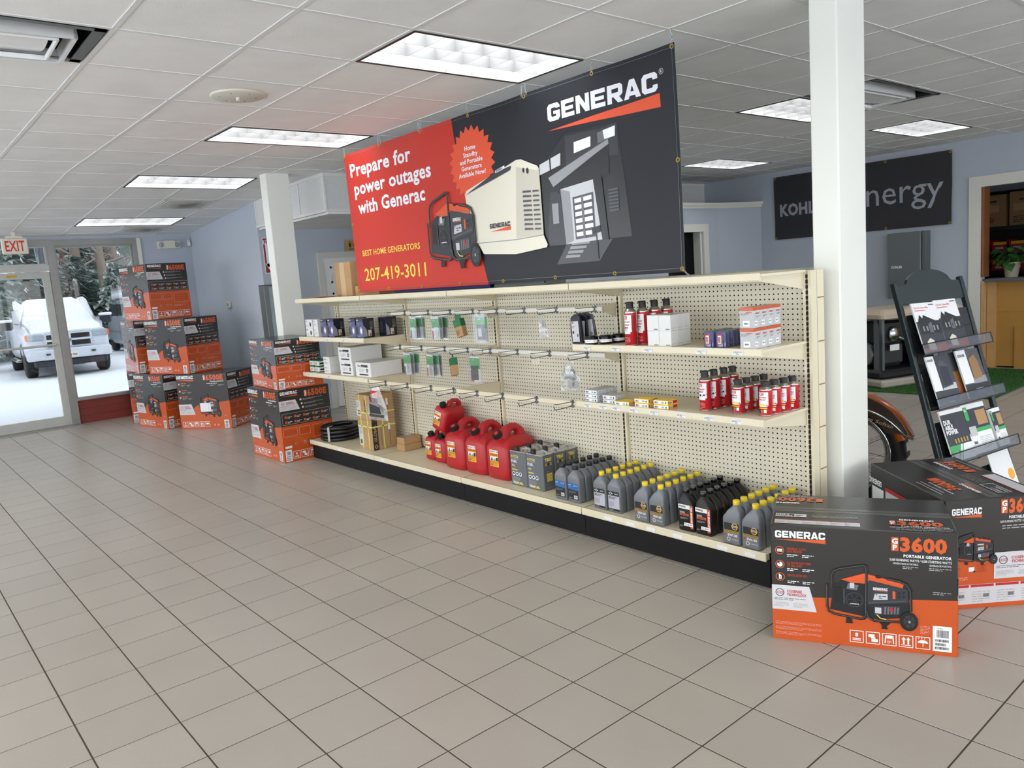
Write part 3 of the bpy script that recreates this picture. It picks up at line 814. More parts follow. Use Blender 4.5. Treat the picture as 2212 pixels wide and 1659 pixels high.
for z, y, H, hm, mt in ((1.362, 3.47, H1, hk_s, 'trim_white'), (1.076, 3.47, H2, hk_s, 'trim_white'), (.818, 3.20, H3, hk_l, 'cream_steel')):
    hook_bar(1, z, y, [x for x in H if x < XU[2]], hm, mt); hook_bar(2, z, y, [x for x in H if x >= XU[2]], hm, mt)
# ---------------------------------------------------------------- goods on the deck
def rrect(hw, hd, r, z, cx=0.0, cy=0.0, n=3):
    pts = []
    for sx, sy, a0 in ((1, -1, -90), (1, 1, 0), (-1, 1, 90), (-1, -1, 180)):
        for k in range(n + 1):
            a = R(a0 + 90 * k / n); pts.append((cx + sx * (hw - r) + r * math.cos(a), cy + sy * (hd - r) + r * math.sin(a), z))
    return pts

def bottle(name, kind, capm, bodym, label_decal, h=.228, neck=0.0, w=.104, d=.06):
    t = thing(name, 'x', 'bottle')
    hw, hd = w / 2, d / 2
    hb = .150 if kind != 'slant' else .128
    rings = [rrect(hw - .006, hd - .006, .008, 0), rrect(hw, hd, .012, .007), rrect(hw, hd, .012, hb)]
    if kind == 'sym': rings += [rrect(hw * .94, hd * .96, .013, hb + .012), rrect(hw * .62, hd * .82, .014, hb + .034), rrect(.018, .018, .017, hb + .050), rrect(.0145, .0145, .014, h - .02)]
    elif kind == 'slant': rings += [rrect(hw * .97, hd * .97, .012, hb + .012, neck * .05), rrect(hw * .72, hd * .85, .013, hb + .045, neck * .7), rrect(.020, .02, .018, hb + .068, neck), rrect(.0145, .0145, .014, h - .02, neck)]
    MB().loft(rings, 0).build('body', bodym, t)
    MB().lathe([(.0165, h - .024), (.0175, h - .022), (.0175, h - .003), (.0155, h)], 14, c=(neck, 0, 0)).build('cap', capm, t)
    label_decal.build('label', t, (0, -hd, 0), (1, 0, 0), (0, 0, 1), .0005)
    return t
def dec_black():
    D = Decal(); D.rect(-.043, .02, .043, .118, 'label_black', 1)
    D.poly([(-.043, .085), (.043, .08), (.043, .118), (-.043, .125)], 'label_blue', 2)
    D.text('OEM', -.038, .108, .006, 'print_white', 3, bold=.02); D.text('ENGINE OIL', -.038, .098, .004, 'print_soft', 3); D.text('10W-30', .006, .106, .007, 'print_white', 3)
    D.lines(-.036, .06, .06, .016, 4, 'ink_soft', 3, 4); D.rect(.006, .026, .036, .048, 'print_white', 3); D.barcode(.009, .030, .024, .014, 'ink', 4); D.lines(-.036, .026, .03, .008, 2, 'print_soft', 3, 5)
    return D
def dec_silver():
    D = Decal(); D.rect(-.043, .012, .043, .128, 'label_silver', 1); D.rect(-.043, .102, .043, .128, 'label_black', 2); D.rect(-.043, .012, .043, .024, 'label_black', 2)
    D.poly([(-.038, .115), (-.022, .106), (-.006, .115), (-.022, .124)], 'print_white', 3); D.poly([(-.033, .115), (-.022, .109), (-.011, .115), (-.022, .121)], 'label_black', 4); D.text('SAE 30', .008, .112, .006, 'print_white', 3, bold=.02)
    D.text('SMALL ENGINE', -.038, .09, .006, 'ink', 3, bold=.02); D.text('MOTOR OIL', -.038, .081, .006, 'ink', 3, bold=.02); D.lines(-.038, .035, .04, .036, 8, 'ink_soft', 3, 7, .35); D.text('32 FL OZ', -.036, .015, .005, 'print_white', 3)
    return D
def dec_napa(grade):
    D = Decal(); D.rect(-.040, .075, .045, .112, 'label_black', 1); D.rect(-.040, .062, .045, .074, 'gold', 1); D.rect(-.040, .012, .045, .062, 'ink_soft', 1)
    D.poly([(.022 + .019 * math.cos(R(60 * k)), .097 + .019 * math.sin(R(60 * k))) for k in range(6)], 'napa_yellow', 2)
    D.poly([(.022 + .0155 * math.cos(R(60 * k)), .097 + .0155 * math.sin(R(60 * k))) for k in range(6)], 'napa_blue', 3)
    D.poly([(.010, .092), (.034, .092), (.034, .102), (.010, .102)], 'napa_yellow', 4); D.text('NAPA', .022, .0935, .007, 'napa_blue', 5, w=.022, bold=.03, align='C')
    D.text('FULL SYNTHETIC', .002, .066, .0055, 'ink', 2, w=.078, align='C', bold=.02); D.text(grade, .008, .044, .012, 'print_white', 2, w=.056, bold=.02, align='C')
    D.poly([(-.037, .044), (-.030, .044), (-.027, .053), (-.033, .057)], 'red_ink', 2)
    D.ring(-.015, .028, .010, .0025, 'print_white', 2); D.text('MOTOR OIL', .022, .026, .005, 'print_white', 2, align='C', w=.036)
    return D
def dec_generac():
    D = Decal(); D.rect(-.046, .123, .030, .146, 'print_white', 1); D.text('GENERAC', -.042, .132, .008, 'ink', 2, w=.044, bold=.04); D.poly([(-.042, .128), (.002, .1285), (.002, .131)], 'print_orange', 2)
    D.rect(.028, .02, .046, .146, 'print_orange', 1); D.text('ENGINE OIL', .043, .052, .010, 'print_white', 2, w=.086, bold=.03, ang=R(90))
    D.rect(-.038, .098, -.004, .109, 'ink_soft', 1); D.rect(-.038, .085, .020, .098, 'print_orange', 1); D.text('5W-20', -.008, .0868, .0095, 'ink', 2, w=.042, bold=.03, align='C'); D.text('FULL SYNTHETIC', -.036, .101, .005, 'print_white', 2, w=.030)
    D.lines(-.036, .066, .05, .012, 3, 'print_soft', 2, 3, .4)
    D.poly([(-.014, .030), (.046, .030), (.046, .048), (-.010, .048)], 'print_white', 3); D.ring(-.002, .039, .006, .0015, 'ink', 4); D.lines(.010, .034, .03, .010, 2, 'red_ink', 4, 6, .5)
    D.lines(-.040, .022, .020, .010, 3, 'print_soft', 2, 8, .4)
    return D
def block(proto, xs, y0, dy, what, z=DK, ny=6):
    first = True
    for c, x in enumerate(xs):
        for k in range(ny):
            lab = f'{what}, {nth(k)} of {"left" if c == 0 else "right"} column'
            if first: proto.location = (x, y0 + dy * k, z); proto['label'] = lab; o = proto; first = False
            else: o = dup(proto, (x, y0 + dy * k, z), 0, lab)
            o['group'] = what + 's'
block(bottle('oil_bottle', 'sym', 'black', 'grey_bottle', dec_black()), (-3.474, -3.358), 3.268, .0622, 'grey oil bottle with black cap and blue label')
block(bottle('oil_bottle', 'sym', 'yellow', 'grey_bottle', dec_silver()), (-3.136, -3.022), 3.268, .0627, 'grey oil bottle with yellow cap and silver label')
block(bottle('oil_bottle', 'slant', 'yellow', 'grey_bottle', dec_napa('10W-30'), neck=.016), (-2.794, -2.683), 3.238, .0665, 'grey 10W-30 oil bottle with yellow cap')
block(bottle('oil_bottle', 'slant', 'black_gloss', 'black', dec_generac(), neck=-.014), (-2.498, -2.388), 3.258, .0622, 'black oil bottle with orange and white label')
block(bottle('oil_bottle', 'slant', 'yellow', 'grey_bottle', dec_napa('5W-30'), neck=.016), (-2.200, -2.090), 3.232, .0675, 'grey 5W-30 oil bottle with yellow cap')

# fuel cans
def fuel_can():
    t = thing('fuel_can', 'x', 'can'); w, d, h = .082, .051, .235
    MB().box(-w, w, -d, d, 0, h, ch=.004).build('body', 'grey_can', t)
    m = MB().box(-w, w, -d, -d + .004, h, h + .006).box(-w, w, d - .004, d, h, h + .006).box(-w, -w + .004, -d, d, h, h + .006).box(w - .004, w, -d, d, h, h + .006).box(-w + .003, w - .003, -d + .003, d - .003, h + .0005, h + .001); m.build('rim', 'tin', t)
    MB().lathe([(.019, h + .001), (.019, h + .026), (.016, h + .028)], 14, c=(-.048, -.012, 0)).build('cap', 'black', t)
    MB().tube([(-.012, -.0, h + .002), (-.005, 0, h + .022), (.03, 0, h + .03), (.062, 0, h + .022), (.07, 0, h + .002)], .0065, 6).tube([(-.012, .02, h + .004), (.03, .03, h + .018), (.07, .02, h + .004)], .005, 5).build('handle', 'clear_plastic', t)
    D = Decal(); D.text('4-CYCLE', -.072, .196, .014, 'yellow_ink', 1, w=.078, bold=.03); D.text('ENGINEERED', -.070, .182, .008, 'print_soft', 1, w=.072, bold=.02); D.text('FUEL', -.070, .160, .016, 'print_white', 1, w=.058, bold=.03)
    D.text('TP', -.066, .132, .010, 'print_white', 1, bold=.03); D.text('2', -.046, .130, .014, 'yellow_ink', 1, bold=.03); D.rect(-.066, .106, -.012, .115, 'yellow_ink', 1); D.text('ETHANOL FREE', -.063, .108, .005, 'ink', 2, w=.048)
    for k in range(3): D.circ(-.052 + k * .034, .082, .014, 'print_white', 1); D.circ(-.052 + k * .034, .083, .0085, 'ink', 2, n=7)
    D.lines(-.066, .030, .075, .032, 6, 'print_soft', 1, 2, .35); D.text('TRU', -.066, .012, .014, 'print_white', 1, w=.045, bold=.05); D.text('FUEL', -.019, .012, .014, 'yellow_ink', 1, w=.058, bold=.05)
    D.build('front_print', t, (0, -d, 0), (1, 0, 0), (0, 0, 1), .0005)
    D = Decal(); D.text('TRU', -.032, .197, .020, 'yellow_ink', 1, w=.058, bold=.05)
    for k in range(3): D.rect(-.028 + k * .02, .168, -.014 + k * .02, .184, 'yellow_ink' if k != 1 else 'ink', 1); D.rect(-.025 + k * .02, .172, -.017 + k * .02, .180, 'ink', 2)
    D.rect(-.022, .06, .028, .115, 'yellow_ink', 1); D.lines(-.02, .065, .044, .045, 5, 'ink_soft', 2, 3, .3); D.text('TP2', -.016, .122, .008, 'yellow_ink', 1); D.ring(-.012, .02, .007, .0015, 'print_soft', 1); D.lines(.002, .015, .024, .010, 2, 'print_soft', 1, 4, .4)
    D.build('side_print', t, (w, 0, 0), (0, 1, 0), (0, 0, 1), .0005)
    return t
fc = fuel_can(); first = True
for c, x in enumerate((-3.936, -3.768)):
    for k in range(3):
        lab = f'grey four-cycle fuel can, {("front", "middle", "rear")[k]} of the {"column beside the red jug" if c == 0 else "column beside the oil bottles"}'
        if first: o = fc; o.location = (x, 3.345, DK); o['label'] = lab; first = False
        else: o = dup(fc, (x, 3.345 + k * .108, DK), 0, lab)
        o['group'] = 'grey four-cycle fuel cans'

# red fuel jugs
def jug_label(w, h):
    D = Decal(); D.rect(-w, 0, w, h, 'label_amber', 1); D.rect(-w, h * .80, w, h, 'print_white', 2); D.rect(-w, h * .36, w, h * .60, 'print_white', 2)
    D.text('GASOLINE', 0, h * .655, h * .11, 'red_ink', 3, w=w * 1.8, bold=.03, align='C'); D.circ(-w * .75, h * .9, w * .13, 'red_ink', 3); D.text('MIDWEST', -w * .5, h * .88, h * .05, 'ink', 3, w=w * .8, bold=.03); D.text('CAN', -w * .5, h * .825, h * .04, 'ink', 3); D.circ(w * .7, h * .9, w * .14, 'red_ink', 3, ry=w * .09)
    D.poly([(-w * .8, h * .37), (-w * .3, h * .37), (-w * .5, h * .58)], 'ink', 3); D.poly([(-w * .2, h * .37), (w * .25, h * .37), (w * .1, h * .5)], 'ink_soft', 3); D.poly([(w * .3, h * .36), (w, h * .36), (w, h * .58), (w * .5, h * .56)], 'ink', 3)
    D.lines(-w * .85, h * .17, w * 1.7, h * .17, 5, 'kraft_dark', 3, 3, .4); D.barcode(-w * .85, h * .05, w * .6, h * .1, 'ink', 3); D.lines(0, h * .05, w * .8, h * .09, 3, 'kraft_dark', 3, 5, .4); D.frame(-w, 0, w, h, w * .05, 'yellow_ink', 4)
    return D
def big_jug(label):
    t = thing('fuel_jug', label, 'fuel jug', group='red plastic fuel jugs')
    m = MB()
    m.loft([rrect(.106, .125, .05, 0), rrect(.122, .143, .05, .014), rrect(.125, .146, .048, .05), rrect(.125, .146, .048, .225), rrect(.114, .140, .05, .255, 0, .004), rrect(.078, .118, .05, .286, 0, .016), rrect(.046, .095, .04, .300, 0, .03)], 0)
    m.tube([(0, -.06, .26), (0, -.054, .302), (0, -.03, .338), (0, .01, .353), (0, .050, .350), (0, .082, .325), (0, .097, .285), (0, .098, .24)], [.055, .046, .036, .030, .030, .035, .044, .048], 10)
    m.build('body', 'red_plastic', t)
    a = Vector((0, -.5, .86)).normalized(); p = Vector((0, -.085, .268))
    MB().cyl(p, p + a * .05, .036, .030, 14).build('neck', 'red_plastic', t)
    c = MB().cyl(p + a * .042, p + a * .074, .036, .035, 14).build('cap', 'black', t)
    MB().cyl(p + a * .072, p + a * .079, .017, .015, 10).build('cap_disc', 'exit_red', c)
    jug_label(.046, .120).build('label', t, (-.012, -.146, .095), (1, 0, 0), (0, 0, 1), .0012)
    return t
o = big_jug('large red fuel jug beside the grey fuel cans'); o.location = (-4.195, 3.452, DK)
o = dup(o, (-4.452, 3.452, DK), 0, 'large red fuel jug in the middle of the three large ones')
o = dup(o, (-4.710, 3.452, DK), 0, 'large red fuel jug under the tilted small jug')
def small_jug(label):
    t = thing('fuel_jug', label, 'fuel jug', group='red plastic fuel jugs')
    m = MB()
    m.loft([rrect(.062, .098, .03, 0), rrect(.074, .110, .032, .010), rrect(.076, .112, .032, .04), rrect(.076, .112, .032, .150), rrect(.070, .108, .034, .175), rrect(.052, .096, .03, .190), rrect(.034, .08, .025, .198, 0, .01)], 0)
    m.tube([(0, -.03, .19), (0, -.022, .222), (0, .005, .236), (0, .05, .234), (0, .078, .212), (0, .084, .18)], [.022, .019, .017, .017, .02, .024], 8)
    m.build('body', 'red_plastic', t)
    a = Vector((0, -.45, .89)).normalized(); p = Vector((0, -.068, .178))
    MB().cyl(p, p + a * .03, .026, .022, 12).build('neck', 'red_plastic', t)
    MB().cyl(p + a * .022, p + a * .052, .027, .026, 12).build('cap', 'black', t)
    jug_label(.036, .108).build('label', t, (-.01, -.112, .045), (1, 0, 0), (0, 0, 1), .0012)
    return t
s0 = small_jug('small red fuel jug nearest the two brown cartons'); s0.location = (-5.135, 3.492, DK)
dup(s0, (-4.972, 3.474, DK), 0, 'small red fuel jug squeezed beside a large red jug')
o = dup(s0, (-4.968, 3.455, .445), (R(-3), R(17), R(4)), 'small red fuel jug lying tilted on top of the other jugs')

# brown cartons, strapped carton, hose coil
def carton(name, label, x0, x1, y0, y1, z0, z1, m='kraft', group=None, flap=True):
    t = thing(name, label, 'box', ((x0 + x1) / 2, y0, z0), 0, group); w, d, h = (x1 - x0) / 2, y1 - y0, z1 - z0
    MB().box(-w, w, 0, d, 0, h, ch=.003).build('body', m, t)
    if flap:
        part('seam', 'kraft_dark', t, (-w + .002, w - .002, d / 2 - .001, d / 2 + .001, h, h + .0006))
    return t
a = carton('small_carton', 'small brown carton on the deck under another', -5.71, -5.585, 3.425, 3.60, DK, DK + .058, group='small brown cartons')
a = carton('small_carton', 'small brown carton lying on top of another', -5.705, -5.59, 3.428, 3.60, DK + .0585, DK + .115, group='small brown cartons')
D = Decal(); D.rect(-.04, .04, .03, .11, 'print_soft', 1); D.build('label', a, (0, 0, .0565), (1, 0, 0), (0, 1, 0), .0006)
t = carton('strapped_carton', 'lower brown carton of a stack bound with yellow straps', -6.105, -5.865, 3.288, 3.525, DK, DK + .262, group='strapped cartons')
def glob(t, h, big):
    D = Decal(); D.rect(.0, .002, .055, h - .002, 'ink', 1)
    if big:
        D.text('GLOBAL', .040, .075, .026, 'kraft', 2, w=.15, bold=.03, ang=R(90)); D.poly([(.027, .012), (.047, .032), (.027, .052), (.007, .032)], 'kraft', 2); D.poly([(.027, .022), (.037, .032), (.027, .042), (.017, .032)], 'ink', 3)
    else:
        D.poly([(.027, .012), (.047, .032), (.027, .052), (.007, .032)], 'kraft', 2); D.text('GLOBAL', .040, .075, .026, 'kraft', 2, w=.12, bold=.03, ang=R(90))
    for k in (.085, .115, .17): D.rect(k, .03, k + .007, h - .05, 'ink_soft', 1)
    D.rect(.16, h - .1, .18, h - .04, 'print_white', 2)
    D.build('side_print', t, (.12, 0, 0), (0, 1, 0), (0, 0, 1), .0006)
    D = Decal(); D.rect(-.115, .03, -.04, h - .05, 'print_white_dull', 1); D.lines(-.11, h * .5, .06, h * .25, 6, 'ink_soft', 2, 3, .4); D.barcode(-.10, .045, .05, .04, 'ink', 2); D.text('GLOBAL', .05, .06, .03, 'ink', 1, w=h * .6, bold=.03, ang=R(90)) if not big else None
    D.build('front_print', t, (0, 0, 0), (1, 0, 0), (0, 0, 1), .0006)
glob(t, .262, True)
m = MB()
for q in (-.06, .05): m.box(q, q + .012, -.0022, -.0012, 0, .262)
m.box(-.121, .121, -.0022, -.0012, .20, .212); m.box(.1212, .1222, 0, .237, .20, .212); m.box(.1212, .1222, .105, .117, 0, .262); m.build('strap', 'strap_yellow', t)
t = carton('strapped_carton', 'upper brown carton of a stack bound with yellow straps', -6.105, -5.865, 3.288, 3.525, DK + .2625, DK + .487, group='strapped cartons')
glob(t, .22, False)
m = MB()
for q in (-.06, .05): m.box(q, q + .012, -.0022, -.0012, 0, .226); m.box(q, q + .012, 0, .237, .2245, .2258)
m.box(-.121, .121, -.0022, -.0012, .06, .072); m.box(.1212, .1222, 0, .237, .06, .072); m.build('strap', 'strap_yellow', t)
m = MB(); n = 40
t = thing('hose_coil', 'coil of black rubber hose tied with pale bands', 'hose', (-6.69, 3.405, DK + .004))
for lv in range(4):
    for q in range(2):
        rr = .175 - q * .032 - (.006 if lv % 2 else 0)
        m.tube([((rr + .004 * math.sin(a * 3 + lv)) * math.cos(a) + .004 * (lv % 2), (rr + .004 * math.cos(a * 2 + lv)) * math.sin(a), .018 + lv * .033 + .004 * math.sin(a * 2 + lv + q)) for a in [2 * math.pi * k / n for k in range(n)]], .0168, 7, closed=True)
m.build('hose', 'rubber_hose', t)
for a in (R(-60), R(95), R(200)):
    c, s_ = math.cos(a), math.sin(a); m = MB()
    pts = [(.123 * c, .123 * s_, .142), (.196 * c, .196 * s_, .139), (.199 * c, .199 * s_, .002)]
    for p, q in zip(pts[:-1], pts[1:]):
        tx, ty = -s_ * .012, c * .012
        m.add([(p[0] - tx, p[1] - ty, p[2]), (p[0] + tx, p[1] + ty, p[2]), (q[0] + tx, q[1] + ty, q[2]), (q[0] - tx, q[1] - ty, q[2])], [(0, 1, 2, 3)])
    m.build('tie_band', 'print_soft', t)
# ---------------------------------------------------------------- spray cans
def wrap(r):
    def w(p):
        a = p[0] / r; rr = r - p[1]
        return (rr * math.sin(a), -rr * math.cos(a), p[2])
    return w
def rectn(D, x0, y0, x1, y1, m, l, n=8):
    for k in range(n): D.rect(x0 + (x1 - x0) * k / n, y0, x0 + (x1 - x0) * (k + 1) / n, y1, m, l)
def spray(h, r, words, kind):
    t = thing('spray_can', 'x', 'spray can'); hb = h * .755
    MB().lathe([(r - .003, 0), (r, .003), (r, hb)], 20).build('body', 'spray_red', t)
    MB().lathe([(r + .0006, hb - .001), (r + .001, hb + .004), (r * .92, hb + h * .04), (r * .70, hb + h * .075), (r * .62, hb + h * .09)], 20).build('dome', 'tin', t); MB().lathe([(r - .002, .0005), (r + .0008, .001), (r + .0008, .004), (r, .005)], 20).build('base_rim', 'tin', t)
    MB().lathe([(r * .62, hb + h * .085), (r * .60, h - .004), (r * .54, h)], 16).box(-r * .6, -r * .25, -r * .45, r * .45, h - .012, h - .001).build('nozzle_cap', 'black', t)
    D = Decal(); w = r * 1.0
    rectn(D, -w, hb * .42, w, hb * .93, 'print_white', 1); rectn(D, -w * .75, hb * .36, w * .75, hb * .42, 'print_white', 1)
    rectn(D, -w * .62, hb * .80, w * .30, hb * .91, 'red_ink', 2, 4); D.text('CRC', -w * .16, hb * .82, hb * .075, 'print_white', 3, w=w * .8, bold=.03, align='C')
    for k, s in enumerate(words): D.text(s, -w * .1, hb * (.70 - .085 * k), hb * .062, 'red_ink', 2, w=w * 1.55 * min(1, len(s) / 9), bold=.03, align='C')
    if kind == 'engine':
        for a, b, c in ((-.3, .50, .14), (.1, .48, .18), (-.1, .56, .12), (.3, .54, .08)): D.ring(w * a, hb * b, w * c, w * .05, 'ink', 2, 8)
    if kind == 'plug':
        D.line([(-w * .8, hb * .5), (-w * .3, hb * .53), (w * .3, hb * .50), (w * .85, hb * .55)], hb * .04, 'ink', 2); D.circ(-w * .1, hb * .52, w * .2, 'ink', 3, n=8); D.circ(w * .55, hb * .53, w * .16, 'ink', 3, n=8)
    if kind == 'battery':
        rectn(D, -w * .8, hb * .40, w * .6, hb * .46, 'napa_yellow', 3); D.circ(w * .75, hb * .42, w * .2, 'print_white', 3, n=10); D.circ(w * .75, hb * .42, w * .12, 'ink_soft', 4, n=8)
        rectn(D, -w * .8, hb * .29, w * .8, hb * .32, 'napa_yellow', 2)
        for k, c in enumerate(('ink', 'kraft_dark', 'print_white')): D.rect(-w * .75 + k * w * .52, hb * .13, -w * .35 + k * w * .52, hb * .25, c, 2)
    D.lines(-w * .7, hb * .07, w * 1.4, hb * (.22 if kind != 'battery' else .04), 5 if kind != 'battery' else 2, 'pink', 2, 5, .35)
    D.build('label', t, (0, 0, 0), (1, 0, 0), (0, 0, 1), .0005, wrap(r + .0001))
    return t
def row(proto, pts, z, labels, group, rz=0.0):
    for k, ((x, y), lb) in enumerate(zip(pts, labels)):
        o = proto if k == 0 else dup(proto)
        o.location = (x, y, z); o.rotation_euler = (0, 0, rz); o['label'] = lb; o['group'] = group
o4 = ('front', 'second', 'third', 'rearmost')
row(spray(.240, .033, ['Clean-R-Carb', 'Carburetor', 'Cleaner'], 'engine'), [(-2.838, 3.256), (-2.806, 3.324), (-2.778, 3.393), (-2.748, 3.462)], S2, [f'tall red carburetor spray can, {q} of four beside white boxes' for q in o4], 'carburetor spray cans', R(-8))
row(spray(.206, .031, ['QD Electronic', 'Cleaner'], 'plug'), [(-2.405, 3.315), (-2.394, 3.381), (-2.380, 3.450), (-2.374, 3.520)], S3, [f'red electronic cleaner spray can, {q} of its row' for q in o4], 'electronic cleaner spray cans', R(-8))
row(spray(.170, .031, ['Battery', 'Cleaner'], 'battery'), [(-2.213, 3.325), (-2.206, 3.391), (-2.199, 3.457), (-2.190, 3.523)], S3, [f'short red battery cleaner spray can, {q} of its row' for q in o4], 'battery cleaner spray cans', R(-4))
row(spray(.168, .031, ['Battery Terminal', 'Protector'], 'battery'), [(-2.063, 3.330), (-2.055, 3.396), (-2.043, 3.462), (-2.033, 3.528)], S3, [f'short red terminal protector spray can, {q} of its row' for q in o4], 'terminal protector spray cans', R(-4))

# ---------------------------------------------------------------- boxes, filters and tins
def pack(name, w, d, h, m, cat='box'):
    t = thing(name, 'x', cat); MB().box(-w / 2, w / 2, 0, d, 0, h, ch=.0012).build('body', m, t); return t
def grid(proto, xs, y0, dy, ny, z0, dz, nz, fmt, group, cols=None):
    first = True; ho = {1: [''], 2: ['bottom', 'top'], 3: ['bottom', 'middle', 'top']}[nz]; do = {1: [''], 2: ['front', 'rear'], 3: ['front', 'middle', 'rear'], 4: ['front', 'second', 'third', 'rear']}[ny]
    for c, x in enumerate(xs):
        for k in range(ny):
            for l in range(nz):
                lab = fmt.format(v=ho[l], d=do[k], c=(cols or ('left', 'right'))[c] if len(xs) > 1 else '')
                lab = ' '.join(lab.split()).replace(' ,', ',')
                o = proto if first else dup(proto); first = False
                o.location = (x, y0 + dy * k, z0 + dz * l); o['label'] = lab; o['group'] = group
p = pack('white_box', .0775, .0545, .0825, 'box_white')
D = Decal(); D.text('KOHLER', .032, .006, .005, 'ink', 1, w=.026, bold=.05, align='R'); D.build('front_print', p, (0, 0, 0), (1, 0, 0), (0, 0, 1), .0005)
D = Decal(); D.text('kohlerengines.com', .004, .012, .0035, 'ink_soft', 1, w=.04); D.build('side_print', p, (.03875, 0, 0), (0, 1, 0), (0, 0, 1), .0005)
grid(p, (-2.662, -2.583), 3.231, .0558, 3, S2, .0832, 2, 'small white filter box, {v} layer, {d} row, {c} column', 'stacked small white boxes')
p = pack('filter_box', .074, .059, .098, 'box_grey')
MB().box(-.0374, .0374, -.0004, .0594, .083, .0984).build('orange_band', 'carton_orange', p)
D = Decal(); D.lines(-.03, .06, .045, .015, 3, 'ink_soft', 1, 2, .35); D.rect(-.018, .008, .018, .036, 'print_white', 1); D.text('GENERAC', .032, .072, .006, 'print_orange', 1, w=.034, bold=.04, align='R'); D.barcode(-.012, .018, .024, .008, 'ink', 2); D.build('front_print', p, (0, 0, 0), (1, 0, 0), (0, 0, 1), .0006)
D = Decal(); D.text('GENERAC', .052, .066, .007, 'red_ink', 1, w=.034, bold=.04, align='R'); D.lines(.024, .050, .03, .010, 2, 'ink', 1, 4, .4); D.rect(.012, .012, .036, .034, 'print_white', 1); D.barcode(.016, .02, .016, .007, 'ink', 2); D.build('side_print', p, (.037, 0, 0), (0, 1, 0), (0, 0, 1), .0006)
grid(p, (-2.088,), 3.222, .0605, 4, S2, .0992, 2, 'grey filter box with orange band, {v} layer, {d} in its row', 'grey and orange filter boxes')
t = thing('oil_filter', 'x', 'oil filter')
MB().lathe([(.030, 0), (.0335, .004), (.0335, .070), (.031, .077), (.026, .081)], 14).build('canister', 'blue_pack', t)
MB().lathe([(.0345, .001), (.0345, .078), (.028, .0825)], 10).build('shrink_wrap', 'clear_plastic', t)
D = Decal(); rectn(D, -.013, .018, .017, .068, 'red_ink', 1, 3); rectn(D, -.006, .022, .012, .062, 'print_white', 2, 3); D.barcode(-.004, .026, .014, .03, 'ink', 3); D.build('label', t, (0, 0, 0), (1, 0, 0), (0, 0, 1), .0005, wrap(.0347))
grid(t, (-2.321, -2.250), 3.264, .0705, 3, S2, .1, 1, 'blue shrink-wrapped oil filter, {d} row, {c} column', 'blue oil filters')
t = thing('filter_tin', 'x', 'filter')
MB().lathe([(.036, 0), (.040, .003), (.040, .044), (.034, .051), (.012, .052)], 18).build('tin', 'black_gloss', t)
D = Decal(); rectn(D, -.06, .012, .055, .029, 'print_white', 1, 12); D.lines(-.05, .016, .06, .009, 2, 'ink_soft', 2, 4, .4); D.build('label', t, (0, 0, 0), (1, 0, 0), (0, 0, 1), .0005, wrap(.0402))
row(t, [(-3.132, 3.246), (-3.064, 3.296), (-3.040, 3.379), (-3.022, 3.462)], S2, [f'low round black filter with white band, {q} of four' for q in o4], 'round black filters', R(20))
def plug_box(name, m, m2):
    p = pack(name, .097, .085, .0235, m)
    D = Decal(); D.rect(-.046, .003, .046, .0205, 'print_white', 1); D.barcode(-.040, .006, .022, .010, 'ink', 2); D.text('NGK', .006, .007, .008, 'ink_soft', 2, w=.016, bold=.03); D.circ(.034, .011, .006, 'green_dark' if m2 != 'red' else 'green_pack', 2, n=8); D.build('front_print', p, (0, 0, 0), (1, 0, 0), (0, 0, 1), .0005)
    D = Decal(); D.rect(.004, .004, .08, .019, 'box_grey' if m2 != 'red' else 'red_ink', 1); D.rect(.012, .005, .04, .018, 'print_white', 2); D.barcode(.015, .007, .02, .008, 'ink', 3); D.build('side_print', p, (.0485, 0, 0), (0, 1, 0), (0, 0, 1), .0005)
    return p
p = plug_box('spark_plug_box', 'box_grey', 'grey')
grid(p, (-3.138,), 3.220, .088, 2, S3, .0238, 3, 'grey spark plug box, {v} layer, {d} of the taller stack', 'grey spark plug boxes')
q = dup(p); q['label'] = 'grey spark plug box, bottom of the shorter stack'; q.location = (-3.000, 3.224, S3); q = dup(p); q['label'] = 'grey spark plug box, top of the shorter stack'; q.location = (-3.004, 3.228, S3 + .0238); q.rotation_euler = (0, 0, R(3))
p = plug_box('spark_plug_box', 'napa_yellow', 'red')
for k, (x, y, l, r_, lb) in enumerate([(-2.888, 3.206, 0, 4, 'single orange spark plug box lying alone beside grey ones'), (-2.752, 3.212, 0, 0, 'orange spark plug box, bottom of the middle pair'), (-2.755, 3.216, 1, 2, 'orange spark plug box, top of the middle pair'),
                                   (-2.626, 3.222, 0, 3, 'orange spark plug box, bottom of the pair nearest the tall spray cans'), (-2.629, 3.225, 1, 1, 'orange spark plug box, top of the pair nearest the tall spray cans')]):
    o = p if k == 0 else dup(p)
    o.location = (x, y, S3 + l * .0239); o.rotation_euler = (0, 0, R(r_)); o['label'] = lb; o['group'] = 'orange spark plug boxes'

